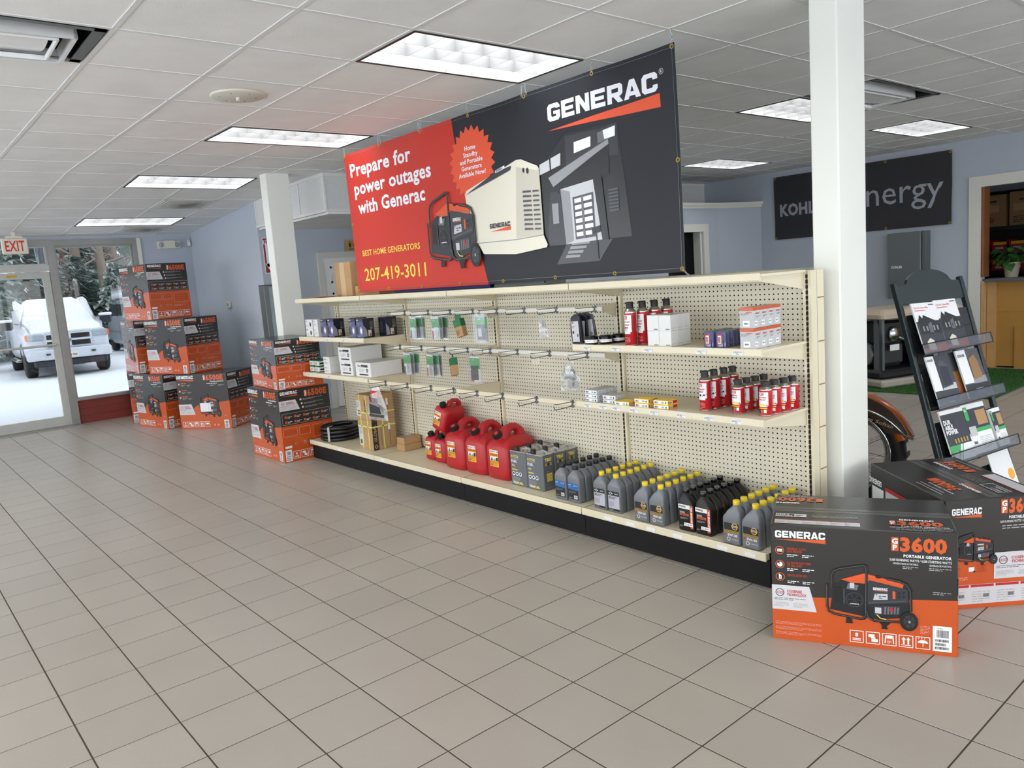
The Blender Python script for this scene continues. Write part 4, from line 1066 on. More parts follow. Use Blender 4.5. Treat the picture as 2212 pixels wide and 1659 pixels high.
# end bay, upper shelf
def put(o, x, y, z, lb, gr, r_=0): o.location = (x, y, z); o['label'] = lb; o['group'] = gr; o.rotation_euler = (0, 0, R(r_)); return o
p = pack('white_box', .14, .09, .080, 'box_white'); D = Decal(); D.text('REDI', -.06, .06, .010, 'ink', 1, bold=.03); D.circ(.03, .035, .016, 'ink', 1, ry=.022); D.lines(-.06, .012, .05, .02, 3, 'ink_soft', 1, 3, .35); D.build('front_print', p, (0, 0, 0), (1, 0, 0), (0, 0, 1), .0005)
put(p, -6.812, 3.262, S2, 'wide white box with small picture, bottom of a pair on the end shelf', 'white boxes on the end shelf'); put(dup(p), -6.812, 3.262, S2 + .0806, 'wide white box with small picture, top of a pair on the end shelf', 'white boxes on the end shelf')
p = pack('white_box', .082, .09, .080, 'box_white'); D = Decal(); D.text('REDI', -.03, .058, .008, 'ink', 1, bold=.03); D.lines(-.03, .02, .05, .03, 4, 'ink_soft', 1, 4, .3); D.build('front_print', p, (0, 0, 0), (1, 0, 0), (0, 0, 1), .0005)
put(p, -6.676, 3.262, S2, 'narrow white box, bottom of a pair beside the purple boxes', 'white boxes on the end shelf'); put(dup(p), -6.676, 3.262, S2 + .0806, 'narrow white box, top of a pair beside the purple boxes', 'white boxes on the end shelf')
def light_box(dark):
    p = pack('lamp_box', .116, .105, .162, 'navy' if dark else 'purple_box')
    D = Decal()
    if not dark:
        D.rect(-.058, .138, .058, .162, 'navy', 1); D.text('NEBO', -.05, .146, .009, 'print_white', 2, bold=.03); D.text('350', -.045, .108, .018, 'gold', 2, bold=.03); D.circ(.02, .06, .024, 'print_soft', 2, ry=.034); D.circ(.02, .06, .013, 'white', 3, ry=.02); D.lines(-.05, .01, .09, .014, 2, 'print_soft', 2, 3, .4); D.rect(-.056, .03, -.03, .09, 'navy', 1)
    else: D.lines(-.04, .03, .05, .1, 14, 'ink_soft', 1, 5, .3)
    D.build('front_print', p, (0, 0, 0), (1, 0, 0), (0, 0, 1), .0006)
    D = Decal(); D.rect(0, 0, .105, .162, 'black', 1); D.poly([(0, .162), (.055, .162), (.055, .09), (.04, .075), (.0, .13)], 'navy', 2); D.poly([(.0, .11), (.03, .07), (.035, .01), (.0, .01)], 'g140', 2); D.rect(.062, .07, .098, .14, 'g70', 2); D.rect(.066, .075, .08, .085, 'gold', 3); D.rect(.042, .012, .075, .065, 'g190', 2); D.rect(.058, .014, .07, .035, 'red_ink', 3)
    D.build('side_print', p, (.058, 0, 0), (0, 1, 0), (0, 0, 1), .0006)
    return p
p = light_box(False); gr = 'boxed lamps on the end shelf'
put(p, -6.512, 3.262, S2, 'purple boxed lamp standing next to the white boxes', gr); put(dup(p), -6.378, 3.262, S2, 'purple boxed lamp, second from the white boxes', gr)
put(dup(p), -5.985, 3.262, S2, 'purple boxed lamp, third from the white boxes', gr); put(dup(p), -5.845, 3.258, S2, 'purple boxed lamp, fourth from the white boxes', gr)
p = light_box(True); put(p, -6.14, 3.36, S2, 'dark boxed lamp pushed back between purple boxes', gr); put(dup(p), -5.765, 3.43, S2, 'dark boxed lamp at the end of the shelf beside the upright', gr)
# end bay, lower shelf
p = pack('green_box', .085, .10, .056, 'box_white'); m = MB().box(-.0428, .0428, -.0004, .1004, .0, .008).box(-.0428, .0428, -.0004, .1004, .048, .0563).build('green_edge', 'green_dark', p)
D = Decal(); D.lines(-.03, .015, .05, .026, 3, 'ink', 1, 3, .4); D.build('front_print', p, (0, 0, 0), (1, 0, 0), (0, 0, 1), .0008)
D = Decal(); D.rect(.01, .018, .09, .034, 'ink', 1); D.build('side_print', p, (.0425, 0, 0), (0, 1, 0), (0, 0, 1), .0008)
grid(p, (-6.845, -6.74), 3.262, .1, 1, S3, .0566, 2, 'small white box with green edges, {v} of the {c} pair', 'small green edged boxes')
p = pack('white_box', .118, .11, .0765, 'box_white'); D = Decal(); D.text('RAVE', -.045, .048, .010, 'ink', 1, bold=.03); D.text('9V', .01, .048, .010, 'ink', 1); D.lines(-.045, .012, .08, .024, 3, 'ink_soft', 1, 6, .3); D.build('front_print', p, (0, 0, 0), (1, 0, 0), (0, 0, 1), .0006)
put(p, -6.52, 3.255, S3, 'small plain white box, bottom of the pair beside green edged boxes', 'white boxes on the lower end shelf'); put(dup(p), -6.52, 3.255, S3 + .077, 'small plain white box, top of the pair beside green edged boxes', 'white boxes on the lower end shelf')
def long_box(w):
    p = pack('white_carton', w, .31, .124, 'box_white')
    D = Decal(); D.text('Rheem', -.09, .088, .014, 'ink', 1, w=.055, bold=.04); D.rect(-.03, .085, .08, .105, 'ink', 1); D.lines(-.025, .089, .09, .012, 1, 'print_soft', 2, 4, .4); D.lines(-.07, .04, .09, .035, 4, 'ink_soft', 1, 3, .3); D.circ(.065, .058, .017, 'ink', 1); D.text('N', .065, .052, .012, 'print_white', 2, align='C', bold=.04); D.rect(-.07, .015, .08, .026, 'ink', 1)
    D.build('front_print', p, (0, 0, 0), (1, 0, 0), (0, 0, 1), .0006); return p
p = long_box(.226); gr = 'long white cartons on the lower end shelf'
put(p, -6.156, 3.258, S3, 'long white carton, bottom of two stacked', gr); put(dup(p), -6.160, 3.255, S3 + .1245, 'long white carton, top of two stacked', gr)
put(long_box(.255), -5.868, 3.262, S3, 'long white carton lying alone beside the stacked pair', gr)

# ---------------------------------------------------------------- things hanging on the peg hooks
def card(w, h, top, low, kind):
    t = thing('hanging_pack', 'x', 'blister pack')
    MB().box(-w / 2, w / 2, -.0008, .0008, -h, -.008).build('card', low, t)
    D = Decal(); D.rect(-w / 2, -h * .5, w / 2, -h * .10, top, 1); D.text('nVent', -w * .35, -h * .20, h * .05, 'print_white', 2, w=w * .4) if kind == 'strip' else D.text('USB', -w * .3, -h * .2, h * .06, 'print_white', 2)
    if kind == 'strip': D.lines(-w * .35, -h * .4, w * .6, h * .12, 3, 'green_dark', 2, 4, .3); D.rect(-w / 2, -h, -w * .32, -h * .62, 'purple_box' if low == 'print_white' else 'red_ink', 1); D.lines(-w * .2, -h * .92, w * .6, h * .3, 5, 'ink_soft', 1, 8, .25)
    D.build('card_print', t, (0, -.0008, 0), (1, 0, 0), (0, 0, 1), .0004)
    if kind == 'strip': MB().box(-w * .1, w * .42, -.012, -.003, -h * .95, -h * .45, ch=.003).build('blister', 'clear_plastic', t); MB().box(-w * .55, w * .55, -.0026, .0026, -h - .006, .004).build('bag', 'clear_plastic', t)
    else: MB().box(-w * .25, w * .3, -.022, -.001, -h * .92, -h * .38, ch=.004).build('device', 'black_gloss', t); MB().box(-w * .12, w * .18, -.0235, -.0222, -h * .8, -h * .5).build('screen', 'g190' if kind == 'phone' else 'black', t); MB().box(-w * .55, w * .55, -.026, .002, -h - .004, .004).build('blister', 'clear_plastic', t)
    return t
pk = {'a': card(.088, .172, 'green_pack', 'print_white', 'strip'), 'b': card(.088, .172, 'green_pack', 'white', 'strip')}
used = set()
def hang(kind, x, y, z, lb, gr, rz=0, ry=0):
    o = pk[kind] if kind not in used else dup(pk[kind]); used.add(kind)
    o.location = (x, y, z); o.rotation_euler = (0, R(ry), R(rz)); o['label'] = lb; o['group'] = gr
gr = 'green and white hanging packs'; oo = ('front', 'middle', 'rear')
for k in range(3):
    hang('a', -5.112 + .014 * k, 3.318 + .034 * k, 1.342, f'green and white pack, {oo[k]} on upper hook nearest end shelf', gr, (-4, 8, -6)[k], (2, -3, 4)[k])
    hang('b', -4.815 + .014 * k, 3.318 + .034 * k, 1.342, f'green and white pack, {oo[k]} on the second upper hook', gr, (3, -8, 5)[k], (-2, 3, 5)[k])
    hang('a', -5.250 + .014 * k, 3.318 + .034 * k, 1.055, f'green and white pack, {oo[k]} on lower hook nearest end shelf', gr, (2, -6, 7)[k], (-2, 3, 3)[k])
    hang('b', -4.926 + .014 * k, 3.318 + .034 * k, 1.055, f'green and white pack, {oo[k]} on the second lower hook', gr, (-3, 6, -7)[k], (2, -3, 4)[k])
def kraft_pack(lb):
    t = thing('hanging_box', lb, 'box', group='small green and brown hanging boxes')
    MB().box(-.035, .035, -.024, .024, -.155, -.028, ch=.002).build('body', 'kraft', t); MB().box(-.0358, .0358, -.0248, .0248, -.082, -.027).build('green_sleeve', 'green_dark', t)
    MB().box(-.03, .03, -.001, .001, -.028, .004).build('hang_tab', 'green_dark', t); D = Decal(); D.text('GREEN', -.025, -.06, .008, 'green_pack', 1); D.lines(-.025, -.14, .03, .04, 4, 'ink', 1, 3, .4); D.build('print', t, (0, -.0248, 0), (1, 0, 0), (0, 0, 1), .0006); return t
o = kraft_pack('small green and brown box hanging on the upper hooks'); o.location = (-4.534, 3.325, 1.345); o.rotation_euler = (0, R(-14), R(10))
o = dup(o, (-4.634, 3.325, 1.058), (0, R(-14), R(-25)), 'small green and brown box hanging on the lower hooks')
o = card(.112, .19, 'green_pack', 'label_silver', 'phone'); o.location = (-4.248, 3.315, 1.352); o['label'] = 'clear hanging pack with a small white-screened device'; o.rotation_euler = (0, 0, R(6))
o = card(.112, .19, 'green_pack', 'white', 'plug'); o.location = (-4.36, 3.318, 1.062); o['label'] = 'green and red hanging pack with a black device'
MB().box(-.056, -.02, -.0018, -.0012, -.19, -.11).build('red_corner', 'red_ink', o)
def poly_bag(name, lb, w, h, x, y, z, inner, rz=0, ry=0, cat='bag'):
    t = thing(name, lb, cat, (x, y, z)); t.rotation_euler = (0, R(ry), R(rz))
    m = MB(); n = 6; rings = []
    for k in range(n + 1):
        q = k / n; ww = w * (.35 + .65 * min(1, q * 1.6)) / 2; th = .004 + .014 * math.sin(math.pi * min(1, q * 1.05)) * (.6 if q > .9 else 1)
        rings.append([(-ww, 0, -h * q), (-ww * .5, -th, -h * q - .003), (ww * .4, -th * 1.1, -h * q + .002), (ww, 0, -h * q), (ww * .5, th, -h * q), (-ww * .5, th * .8, -h * q)])
    m.loft(rings, 0, False).build('bag', 'clear_plastic', t); inner(t); return t
def in_labels(t):
    D = Decal(); D.rect(-.022, -.085, .022, -.045, 'print_soft', 1); D.rect(-.022, -.13, .02, -.1, 'print_white', 1); D.lines(-.018, -.08, .034, .03, 4, 'ink', 2, 3, .4); D.lines(-.018, -.125, .03, .02, 3, 'ink_soft', 2, 4, .4); D.build('slip', t, (0, -.002, 0), (1, 0, 0), (0, 0, 1), .0006)
poly_bag('poly_bag', 'small clear bag with printed slips on the upper hook', .09, .155, -3.649, 3.335, 1.343, in_labels, 0, -6)
def in_grey(t):
    D = Decal(); D.poly([(-.05, -.05), (.03, -.05), (.035, -.13), (-.02, -.115), (-.05, -.12)], 'steel_grey', 1); D.text('NOX', -.035, -.085, .018, 'print_white', 2, bold=.03); D.poly([(.03, -.05), (.055, -.11), (.02, -.12)], 'black', 2); D.poly([(-.03, -.12), (.06, -.13), (.07, -.17), (-.02, -.175)], 'print_soft', 1); D.barcode(.01, -.16, .02, .025, 'ink', 2); D.build('slip', t, (0, .004, 0), (1, 0, 0), (0, 0, 1), .0006)
poly_bag('poly_bag', 'crumpled clear bag with a grey slip on the lower hook', .165, .19, -3.405, 3.32, 1.058, in_grey, 4)
def in_starter(t):
    for a in ((-.06, .03, -.012, .012, -.09, -.03, 'red_ink'), (-.075, .045, -.016, .016, -.13, -.085, 'dark_grey'), (-.09, .06, -.018, .018, -.215, -.14, 'black'), (-.11, .09, -.012, .012, -.245, -.222, 'dark_grey')): MB().box(*a[:6], ch=.004).build('kit_piece', a[6], t)
    D = Decal(); D.frame(-.05, -.125, .0, -.09, .004, 'red_ink', 1); D.lines(-.04, -.07, .05, .02, 2, 'print_white', 1, 3, .4); D.build('kit_print', t, (0, -.0185, 0), (1, 0, 0), (0, 0, 1), .0006)
poly_bag('poly_bag', 'clear bag with a black and red kit above the strapped cartons', .27, .27, -5.41, 3.10, .802, in_starter, 4)
def navy_bag(lb, x, y, rz, ry):
    t = thing('parts_bag', lb, 'bag', (x, y, 1.345), group='navy parts bags'); t.rotation_euler = (0, R(ry), R(rz))
    MB().loft([[(-.012, -.003, 0), (.012, -.003, 0), (.012, .003, 0), (-.012, .003, 0)], [(-.045, -.006, -.02), (.045, -.006, -.016), (.045, .006, -.016), (-.045, .006, -.02)], [(-.05, -.010, -.1), (.05, -.010, -.1), (.05, .010, -.1), (-.05, .010, -.1)], [(-.05, -.003, -.182), (.05, -.003, -.185), (.05, .003, -.185), (-.05, .003, -.182)]], 0, False).build('bag', 'bag_navy', t)
    D = Decal(); D.rect(-.034, -.165, .036, -.042, 'print_white_dull', 1); D.circ(-.02, -.05, .008, 'ink', 2, ry=.004); D.lines(-.028, -.08, .03, .016, 2, 'ink_soft', 2, 3, .4); D.rect(-.028, -.115, -.012, -.10, 'ink', 2); D.barcode(.012, -.135, .018, .018, 'ink', 2); D.build('label', t, (0, -.011, 0), (1, 0, 0), (0, 0, 1), .0008); return t
navy_bag('navy parts bag with white label, front of three hanging', -3.306, 3.300, -8, -3); navy_bag('navy parts bag with white label, middle of three hanging', -3.300, 3.335, 14, 2); navy_bag('navy parts bag with white label, rear of three hanging', -3.305, 3.385, 30, -6)
t = thing('hang_tags', 'three small pale tags hanging on a lower hook', 'tag', (-3.738, 3.335, 1.058))
for k in range(3): MB().box(-.006, .006, -.001, .001, -.042, .004).build('tag_card', 'off_white', t, ((k - 1) * .016, .01 * k, 0), (0, R(-6 + 6 * k), R(12)))

# ---------------------------------------------------------------- along the top of the gondola
t = carton('tall_carton', 'tall brown carton on the gondola top beside the red banner end', -6.76, -6.46, 3.56, 3.80, ST, ST + .315)
part('tape', 'tape_brown', t, (-.05, .04, -.0012, -.0004, 0, .315)); D = Decal(); D.ring(-.11, .25, .022, .003, 'kraft_dark', 1); D.rect(-.105, .1, -.10, .2, 'kraft_dark', 1); D.build('print', t, (0, 0, 0), (1, 0, 0), (0, 0, 1), .0006)
carton('low_carton', 'low brown carton under the banner on the gondola top', -6.44, -6.02, 3.58, 3.80, ST, ST + .085)
t = thing('blue_case', 'long deep blue case lying on the gondola top', 'case', (-5.16, 3.62, ST)); MB().box(-.66, .66, 0, .20, 0, .075, ch=.004).build('body', 'deep_blue', t); part('edge_strip', 'navy', t, (-.661, .661, -.001, 0, .030, .036))
t = thing('flat_cardboard', 'loose flattened cardboard sheets on the end of the top shelf', 'cardboard', (-6.80, 3.40, ST))
for k in range(3): MB().box(-.09, .12, -.14, .12, 0, .003).build('sheet', 'kraft', t, (.01 * k, .01 * k, .0005 + k * .0042), R(6 * k - 5))
t = thing('grey_tray', 'low grey tray behind the banner on the gondola top', 'tray', (-4.15, 3.62, ST)); MB().box(-.3, .25, 0, .2, 0, .012).box(-.3, .25, 0, .006, .012, .05).box(-.3, .25, .194, .2, .012, .05).box(-.3, -.294, 0, .2, .012, .05).box(.244, .25, 0, .2, .012, .05).build('shell', 'steel_grey', t); part('contents', 'dark_grey', t, (-.25, .0, .02, .18, .0125, .03))
# ---------------------------------------------------------------- the big hanging banner
BX, BZ, BW, BH, BY = -6.30, 1.552, 3.635, 1.212, 3.532
def brip(u, v):
    """soft drape of the vinyl: small folds that fan out from the eyelets"""
    s = 0.0
    for k in range(7):
        c = k * BW / 6; s += .008 * math.exp(-((u - c) / .13) ** 2) * (v / BH) ** 2
    return -s + .006 * math.sin(u * 2.3 + .4) * (1 - v / BH) + .004 * math.sin(u * 5.1 + v * 3)
ban = thing('hanging_banner', 'large vinyl generator banner, red and black, hung on chains over the gondola', 'banner', (BX, BY, BZ))
nu, nv = 120, 32
def bgrid(u0f, u1f, mt, nu, l, name):
    m = MB(); vs = []
    for j in range(nv + 1):
        v = BH * j / nv; a, b = u0f(v), u1f(v)
        for i in range(nu + 1):
            u = a + (b - a) * i / nu; vs.append((u, brip(u, v) - l, v))
    m.add(vs, [(j * (nu + 1) + i, j * (nu + 1) + i + 1, (j + 1) * (nu + 1) + i + 1, (j + 1) * (nu + 1) + i) for j in range(nv) for i in range(nu)], 0, True)
    return m.build(name, mt, ban)
edge = [(0, 1.908), (.161, 1.862), (.40, 1.80), (.66, 1.735), (.87, 1.675), (1.077, 1.631), (1.212, 1.613)]
def redge(v):
    for (a, x), (b, y) in zip(edge[:-1], edge[1:]):
        if a <= v <= b: return x + (y - x) * (v - a) / (b - a)
    return edge[-1][1]
bgrid(lambda v: 0, redge, 'banner_red', 60, 0, 'red_field'); bgrid(redge, lambda v: BW, 'banner_black', 60, 0, 'black_field')
m = MB(); vs = [(u * BW / 80, brip(u * BW / 80, j * BH / 10) + .0008, j * BH / 10) for j in range(11) for u in range(81)]
m.add(vs, [(j * 81 + i, (j + 1) * 81 + i, (j + 1) * 81 + i + 1, j * 81 + i + 1) for j in range(10) for i in range(80)], 0, True).build('back_face', 'print_white', ban)
def bwarp(p):
    return (p[0], brip(p[0], p[2]) + p[1], p[2])
def tess(D, mx=.10):
    """cut long flat shapes into small ones so that they can follow the drape"""
    out = []
    for pts, f, mi, l in D.items:
        pts = list(pts); tri = []
        for q in f:
            for k in range(1, len(q) - 1): tri.append((q[0], q[k], q[k + 1]))
        if len(f) > 1: out.append((pts, f, mi, l)); continue       # lettering is fine enough already
        todo = [tuple(pts[i] for i in t) for t in tri]; fin = []
        while todo:
            a, b, c = todo.pop(); L = [(math.dist(a, b), 0), (math.dist(b, c), 1), (math.dist(c, a), 2)]; d, k = max(L)
            if d < mx: fin.append((a, b, c)); continue
            if k == 0: e = ((a[0] + b[0]) / 2, (a[1] + b[1]) / 2); todo += [(a, e, c), (e, b, c)]
            elif k == 1: e = ((b[0] + c[0]) / 2, (b[1] + c[1]) / 2); todo += [(a, b, e), (a, e, c)]
            else: e = ((a[0] + c[0]) / 2, (a[1] + c[1]) / 2); todo += [(a, b, e), (e, b, c)]
        v = []; ff = []
        for t in fin: ff.append((len(v), len(v) + 1, len(v) + 2)); v += t
        out.append((v, ff, mi, l))
    D.items = out
def bput(D, name): tess(D); return D.build(name, ban, (0, 0, 0), (1, 0, 0), (0, 0, 1), .0011, bwarp)
for body, x, y, hh, mt, w, bo in (('Prepare for', .082, 1.010, .106, 'banner_white', .955, .026), ('power outages', .118, .850, .106, 'banner_white', 1.185, .026), ('with Generac', .148, .685, .106, 'banner_white', 1.045, .026),
                                  ('BEST HOME GENERATORS', .139, .318, .048, 'banner_yellow', .922, .008), ('207-419-3011', .140, .100, .105, 'banner_yellow', .98, .010)):
    D = Decal(); D.text(body, x, y, hh, mt, 1, w=w, bold=bo); bput(D, 'slogan_line')
D = Decal(); cx, cy = 1.815, .868
st = []
for k in range(48):
    a = math.pi * 2 * k / 48; r_ = .262 if k % 2 else .222; st.append((cx + r_ * math.cos(a), cy + r_ * math.sin(a)))
for k in range(48): D.poly([(cx, cy), st[k], st[(k + 1) % 48]], 'banner_orange', 1)
for k, (s, w) in enumerate((('Home', .125), ('Standby', .165), ('and Portable', .258), ('Generators', .232), ('Available Now!', .31))): D.text(s, cx, .960 - .0455 * k, .030, 'banner_white', 2, w=w, bold=.02, align='C')
bput(D, 'starburst_print')
def logo(D, x, y, w, m, l, so='banner_orange', h=None, sw=True):
    h = h or w * .118
    D.text('GENERAC', x, y, h, m, l, w=w, bold=.055)
    if sw: D.poly([(x, y - h * .55), (x + w, y - h * .85), (x + w, y - h * .20)], so, l)
D = Decal(); D.text('GENERAC', 2.628, .992, .104, 'banner_white', 1, w=.876, bold=.055); D.poly([(2.621, .939), (3.519, .904), (3.515, .978)], 'banner_orange', 1); D.ring(3.533, 1.088, .016, .002, 'banner_white', 1, 14); D.text('R', 3.533, 1.080, .016, 'banner_white', 1, align='C')
bput(D, 'logo_print')
# night house picture
D = Decal()
D.poly([(2.50, .70), (2.77, .894), (3.20, .885), (3.27, .226), (2.493, .24)], 'g30', 1)
D.poly([(2.77, .88), (3.03, .875), (3.05, .70), (2.76, .60)], 'g52', 2); D.poly([(3.02, .87), (3.195, .881), (3.20, .70), (3.05, .72)], 'g52', 2)
D.poly([(2.52, .746), (2.721, .789), (2.714, .716), (2.514, .680)], 'g190', 3); D.rect(2.615, .69, 2.628, .77, 'g30', 4)
D.poly([(2.846, .832), (2.991, .842), (2.986, .784), (2.841, .767)], 'banner_white', 3); D.poly([(3.045, .853), (3.184, .869), (3.180, .812), (3.047, .790)], 'g100', 3); D.poly([(3.09, .858), (3.184, .869), (3.180, .812), (3.10, .806)], 'banner_white', 4)
D.poly([(2.596, .653), (3.126, .802), (3.131, .775), (2.636, .590)], 'g140', 4); D.poly([(2.636, .590), (3.131, .775), (3.12, .60), (2.68, .54)], 'g30', 3)
D.poly([(2.60, .56), (2.69, .56), (2.72, .22), (2.55, .225)], 'g52', 2); D.poly([(2.61, .488), (2.67, .486), (2.666, .359), (2.613, .359)], 'g140', 3)
D.poly([(2.70, .568), (3.004, .591), (3.036, .227), (2.720, .222)], 'g190', 4); D.poly([(2.70, .568), (2.78, .545), (2.79, .24), (2.720, .222)], 'g140', 5); D.poly([(2.99, .588), (3.06, .61), (3.09, .22), (3.036, .227)], 'g30', 5)
D.poly([(2.803, .505), (2.985, .517), (2.984, .25), (2.809, .245)], 'g70', 5)
for k in range(6): D.poly([(2.82, .262 + k * .041), (2.97, .266 + k * .042), (2.97, .292 + k * .042), (2.82, .288 + k * .041)], 'banner_white', 6)
D.rect(2.88, .25, 2.90, .5, 'g100', 7)
for k in range(7): D.rect(3.108, .385 + k * .02, 3.185, .396 + k * .02, 'g70', 4)
D.poly([(2.72, .222), (3.12, .226), (3.0, .10), (2.62, .10)], 'g52', 2)
for k in range(4): D.poly([(2.775 - k * .02, .232 - k * .026), (2.93 - k * .03, .228 - k * .026), (2.92 - k * .03, .212 - k * .026), (2.765 - k * .02, .214 - k * .026)], 'g140', 3)
D.poly([(2.955, .302), (3.028, .314), (3.03, .275), (2.957, .262)], 'g30', 7); D.rect(2.988, .112, 2.995, .27, 'g30', 7)
bput(D, 'house_picture')
# standby generator picture
D = Decal(); c, c2 = 'banner_cream', 'banner_cream_shade'
D.poly([(1.725, .655), (1.745, .68), (2.30, .812), (2.351, .808), (2.505, .744), (2.518, .725), (2.522, .300), (2.253, .291), (1.832, .297), (1.76, .33)], c, 8)
D.poly([(2.296, .770), (2.505, .72), (2.515, .725), (2.522, .300), (2.253, .291)], c2, 9); D.poly([(2.28, .80), (2.351, .808), (2.505, .744), (2.505, .715), (2.30, .765)], c, 10)
D.poly([(1.734, .650), (2.074, .765), (2.248, .782), (2.235, .755), (1.814, .668)], 'g52', 10); D.poly([(2.08, .775), (2.18, .795), (2.18, .775), (2.08, .757)], 'banner_white', 11); D.text('GENERAC', 2.09, .763, .012, 'g52', 12, w=.07, ang=R(10))
D.poly([(1.832, .300), (2.253, .293), (2.522, .300), (2.555, .235), (2.545, .217), (2.242, .193), (1.897, .217)], c, 10); D.line([(1.832, .298), (2.253, .290), (2.522, .299)], .006, 'g140', 11)
for k in range(9):
    y = .585 - k * .0305
    D.poly([(2.345, y + .006), (2.430, y), (2.430, y + .012), (2.350, y + .020)], 'g70', 11); D.poly([(2.445, y - .001), (2.505, y - .005), (2.505, y + .006), (2.447, y + .011)], 'g70', 11)
D.circ(2.371, .735, .010, 'g30', 11, ry=.016); D.circ(2.411, .726, .012, 'g30', 11, ry=.020)
D.text('GENERAC', 1.985, .388, .032, 'g30', 11, w=.218, bold=.05); D.poly([(1.99, .366), (2.206, .362), (2.206, .388)], 'banner_orange', 11)
bput(D, 'standby_generator_picture')
# portable generator picture, shared by the banner and the cartons
def portable(D, X, Y, s, l=1, sx=1.0, dark='black', wheel=True):
    """frame, tank, panel, engine and wheel in a box of about 1 x 1 at (X, Y), scale s"""
    def q(pts): return [(X + a * s * sx, Y + b * s) for a, b in pts]
    tw = .035 * s
    D.poly(q([(.05, .22), (.60, .12), (.95, .2), (.92, .62), (.45, .80), (.10, .62)]), 'g30', l)
    D.poly(q([(.18, .70), (.45, .82), (.52, .80), (.88, .70), (.86, .62), (.50, .66), (.30, .66)]), 'print_orange', l + 1)
    D.poly(q([(.20, .705), (.45, .81), (.50, .795), (.86, .695), (.80, .69), (.48, .765), (.28, .70)]), 'pink' if False else 'banner_orange', l + 2); D.circ(X + .60 * s * sx, Y + .775 * s, .035 * s * sx, dark, l + 3, ry=.02 * s, n=10)
    D.poly(q([(.47, .34), (.92, .42), (.92, .62), (.50, .72), (.47, .66)]), 'g52', l + 2); D.poly(q([(.49, .36), (.90, .435), (.90, .455), (.49, .385)]), 'g70', l + 3)
    D.poly(q([(.54, .42), (.70, .44), (.70, .53), (.56, .52)]), 'g190', l + 3); D.rect(X + .57 * s * sx, Y + .50 * s, X + .585 * s * sx, Y + .515 * s, 'ink', l + 4); D.lines(X + .60 * s * sx, Y + .455 * s, .085 * s * sx, .055 * s, 2, 'ink', l + 4, 3, .4)
    D.text('GENERAC', X + .54 * s * sx, Y + .575 * s, .04 * s, 'print_white', l + 3, w=.16 * s * sx, bold=.04); D.poly(q([(.54, .565), (.70, .557), (.70, .568)]), 'print_orange', l + 3)
    D.poly(q([(.755, .46), (.785, .465), (.785, .575), (.755, .58)]), 'print_orange', l + 3)
    for k in range(2):
        for e in range(2): D.poly(q([(.81 + k * .05, .47 + e * .06 + .012 * k), (.84 + k * .05, .475 + e * .06 + .012 * k), (.84 + k * .05, .515 + e * .06 + .010 * k), (.81 + k * .05, .515 + e * .06 + .012 * k)]), 'g30', l + 3)
    D.poly(q([(.10, .34), (.22, .32), (.22, .56), (.10, .58)]), 'black', l + 3); D.poly(q([(.205, .33), (.22, .32), (.22, .56), (.205, .56)]), 'g70', l + 4)
    D.circ(X + .33 * s * sx, Y + .40 * s, .105 * s * sx, 'g52', l + 2, ry=.12 * s, n=14); D.circ(X + .33 * s * sx, Y + .40 * s, .085 * s * sx, 'black', l + 3, ry=.10 * s, n=14)
    for k in range(6): D.line(q([(.33, .40), (.33 + .075 * math.cos(k * 1.05), .40 + .09 * math.sin(k * 1.05))]), .012 * s, 'g52', l + 4)
    D.rect(X + .28 * s * sx, Y + .33 * s, X + .38 * s * sx, Y + .345 * s, 'g190', l + 4)
    D.poly(q([(.24, .56), (.36, .55), (.38, .63), (.26, .65)]), 'g100', l + 3); D.poly(q([(.28, .58), (.33, .58), (.33, .66), (.28, .66)]), 'g190', l + 4)
    D.poly(q([(.55, .19), (.82, .23), (.84, .36), (.55, .34)]), 'g52', l + 2)
    for k in range(5): D.poly(q([(.66 + k * .035, .215 + k * .004), (.68 + k * .035, .217 + k * .004), (.685 + k * .035, .335), (.665 + k * .035, .333)]), 'g100', l + 3)
    D.poly(q([(.56, .22), (.63, .22), (.63, .31), (.56, .31)]), 'g190', l + 3); D.poly(q([(.72, .27), (.76, .27), (.75, .33), (.73, .33)]), 'red_ink', l + 4); D.line(q([(.58, .20), (.62, .15), (.68, .14)]), .012 * s, 'strap_yellow', l + 4)
    F_ = [[(.02, .60), (.02, .26), (.04, .19), (.10, .155), (.40, .11), (.44, .125), (.46, .18)], [(.07, .56), (.08, .76), (.10, .82), (.16, .86), (.44, .94), (.465, .92), (.47, .84), (.46, .2)], [(.47, .24), (.49, .15), (.55, .10), (.88, .12)], [(.70, .76), (.84, .73), (.91, .69), (.95, .60), (.955, .30)]]
    for pl in F_: D.line(q(pl), tw, dark, l + 5); D.line([(a - tw * .22, b + tw * .1) for a, b in q(pl)], tw * .16, 'g100', l + 6)
    D.poly(q([(.24, .12), (.30, .10), (.31, .03), (.23, .03)]), dark, l + 5); D.poly(q([(.60, .09), (.74, .10), (.69, .04), (.70, -.01), (.63, -.01), (.64, .04)]), dark, l + 5)
    if wheel:
        D.circ(X + .93 * s * sx, Y + .14 * s, .10 * s * sx, 'black', l + 7, ry=.145 * s, n=18); D.circ(X + .935 * s * sx, Y + .14 * s, .066 * s * sx, 'g52', l + 8, ry=.10 * s, n=14)
        for k in range(5): D.line([(X + .935 * s * sx, Y + .14 * s), (X + (.935 + .06 * math.cos(k * 1.257)) * s * sx, Y + (.14 + .09 * math.sin(k * 1.257)) * s)], .02 * s, 'g30', l + 9)
        D.circ(X + .935 * s * sx, Y + .14 * s, .015 * s * sx, 'g140', l + 10, ry=.022 * s, n=8)
D = Decal(); portable(D, 1.205, .135, .60, 13, 1.08); bput(D, 'portable_generator_picture')
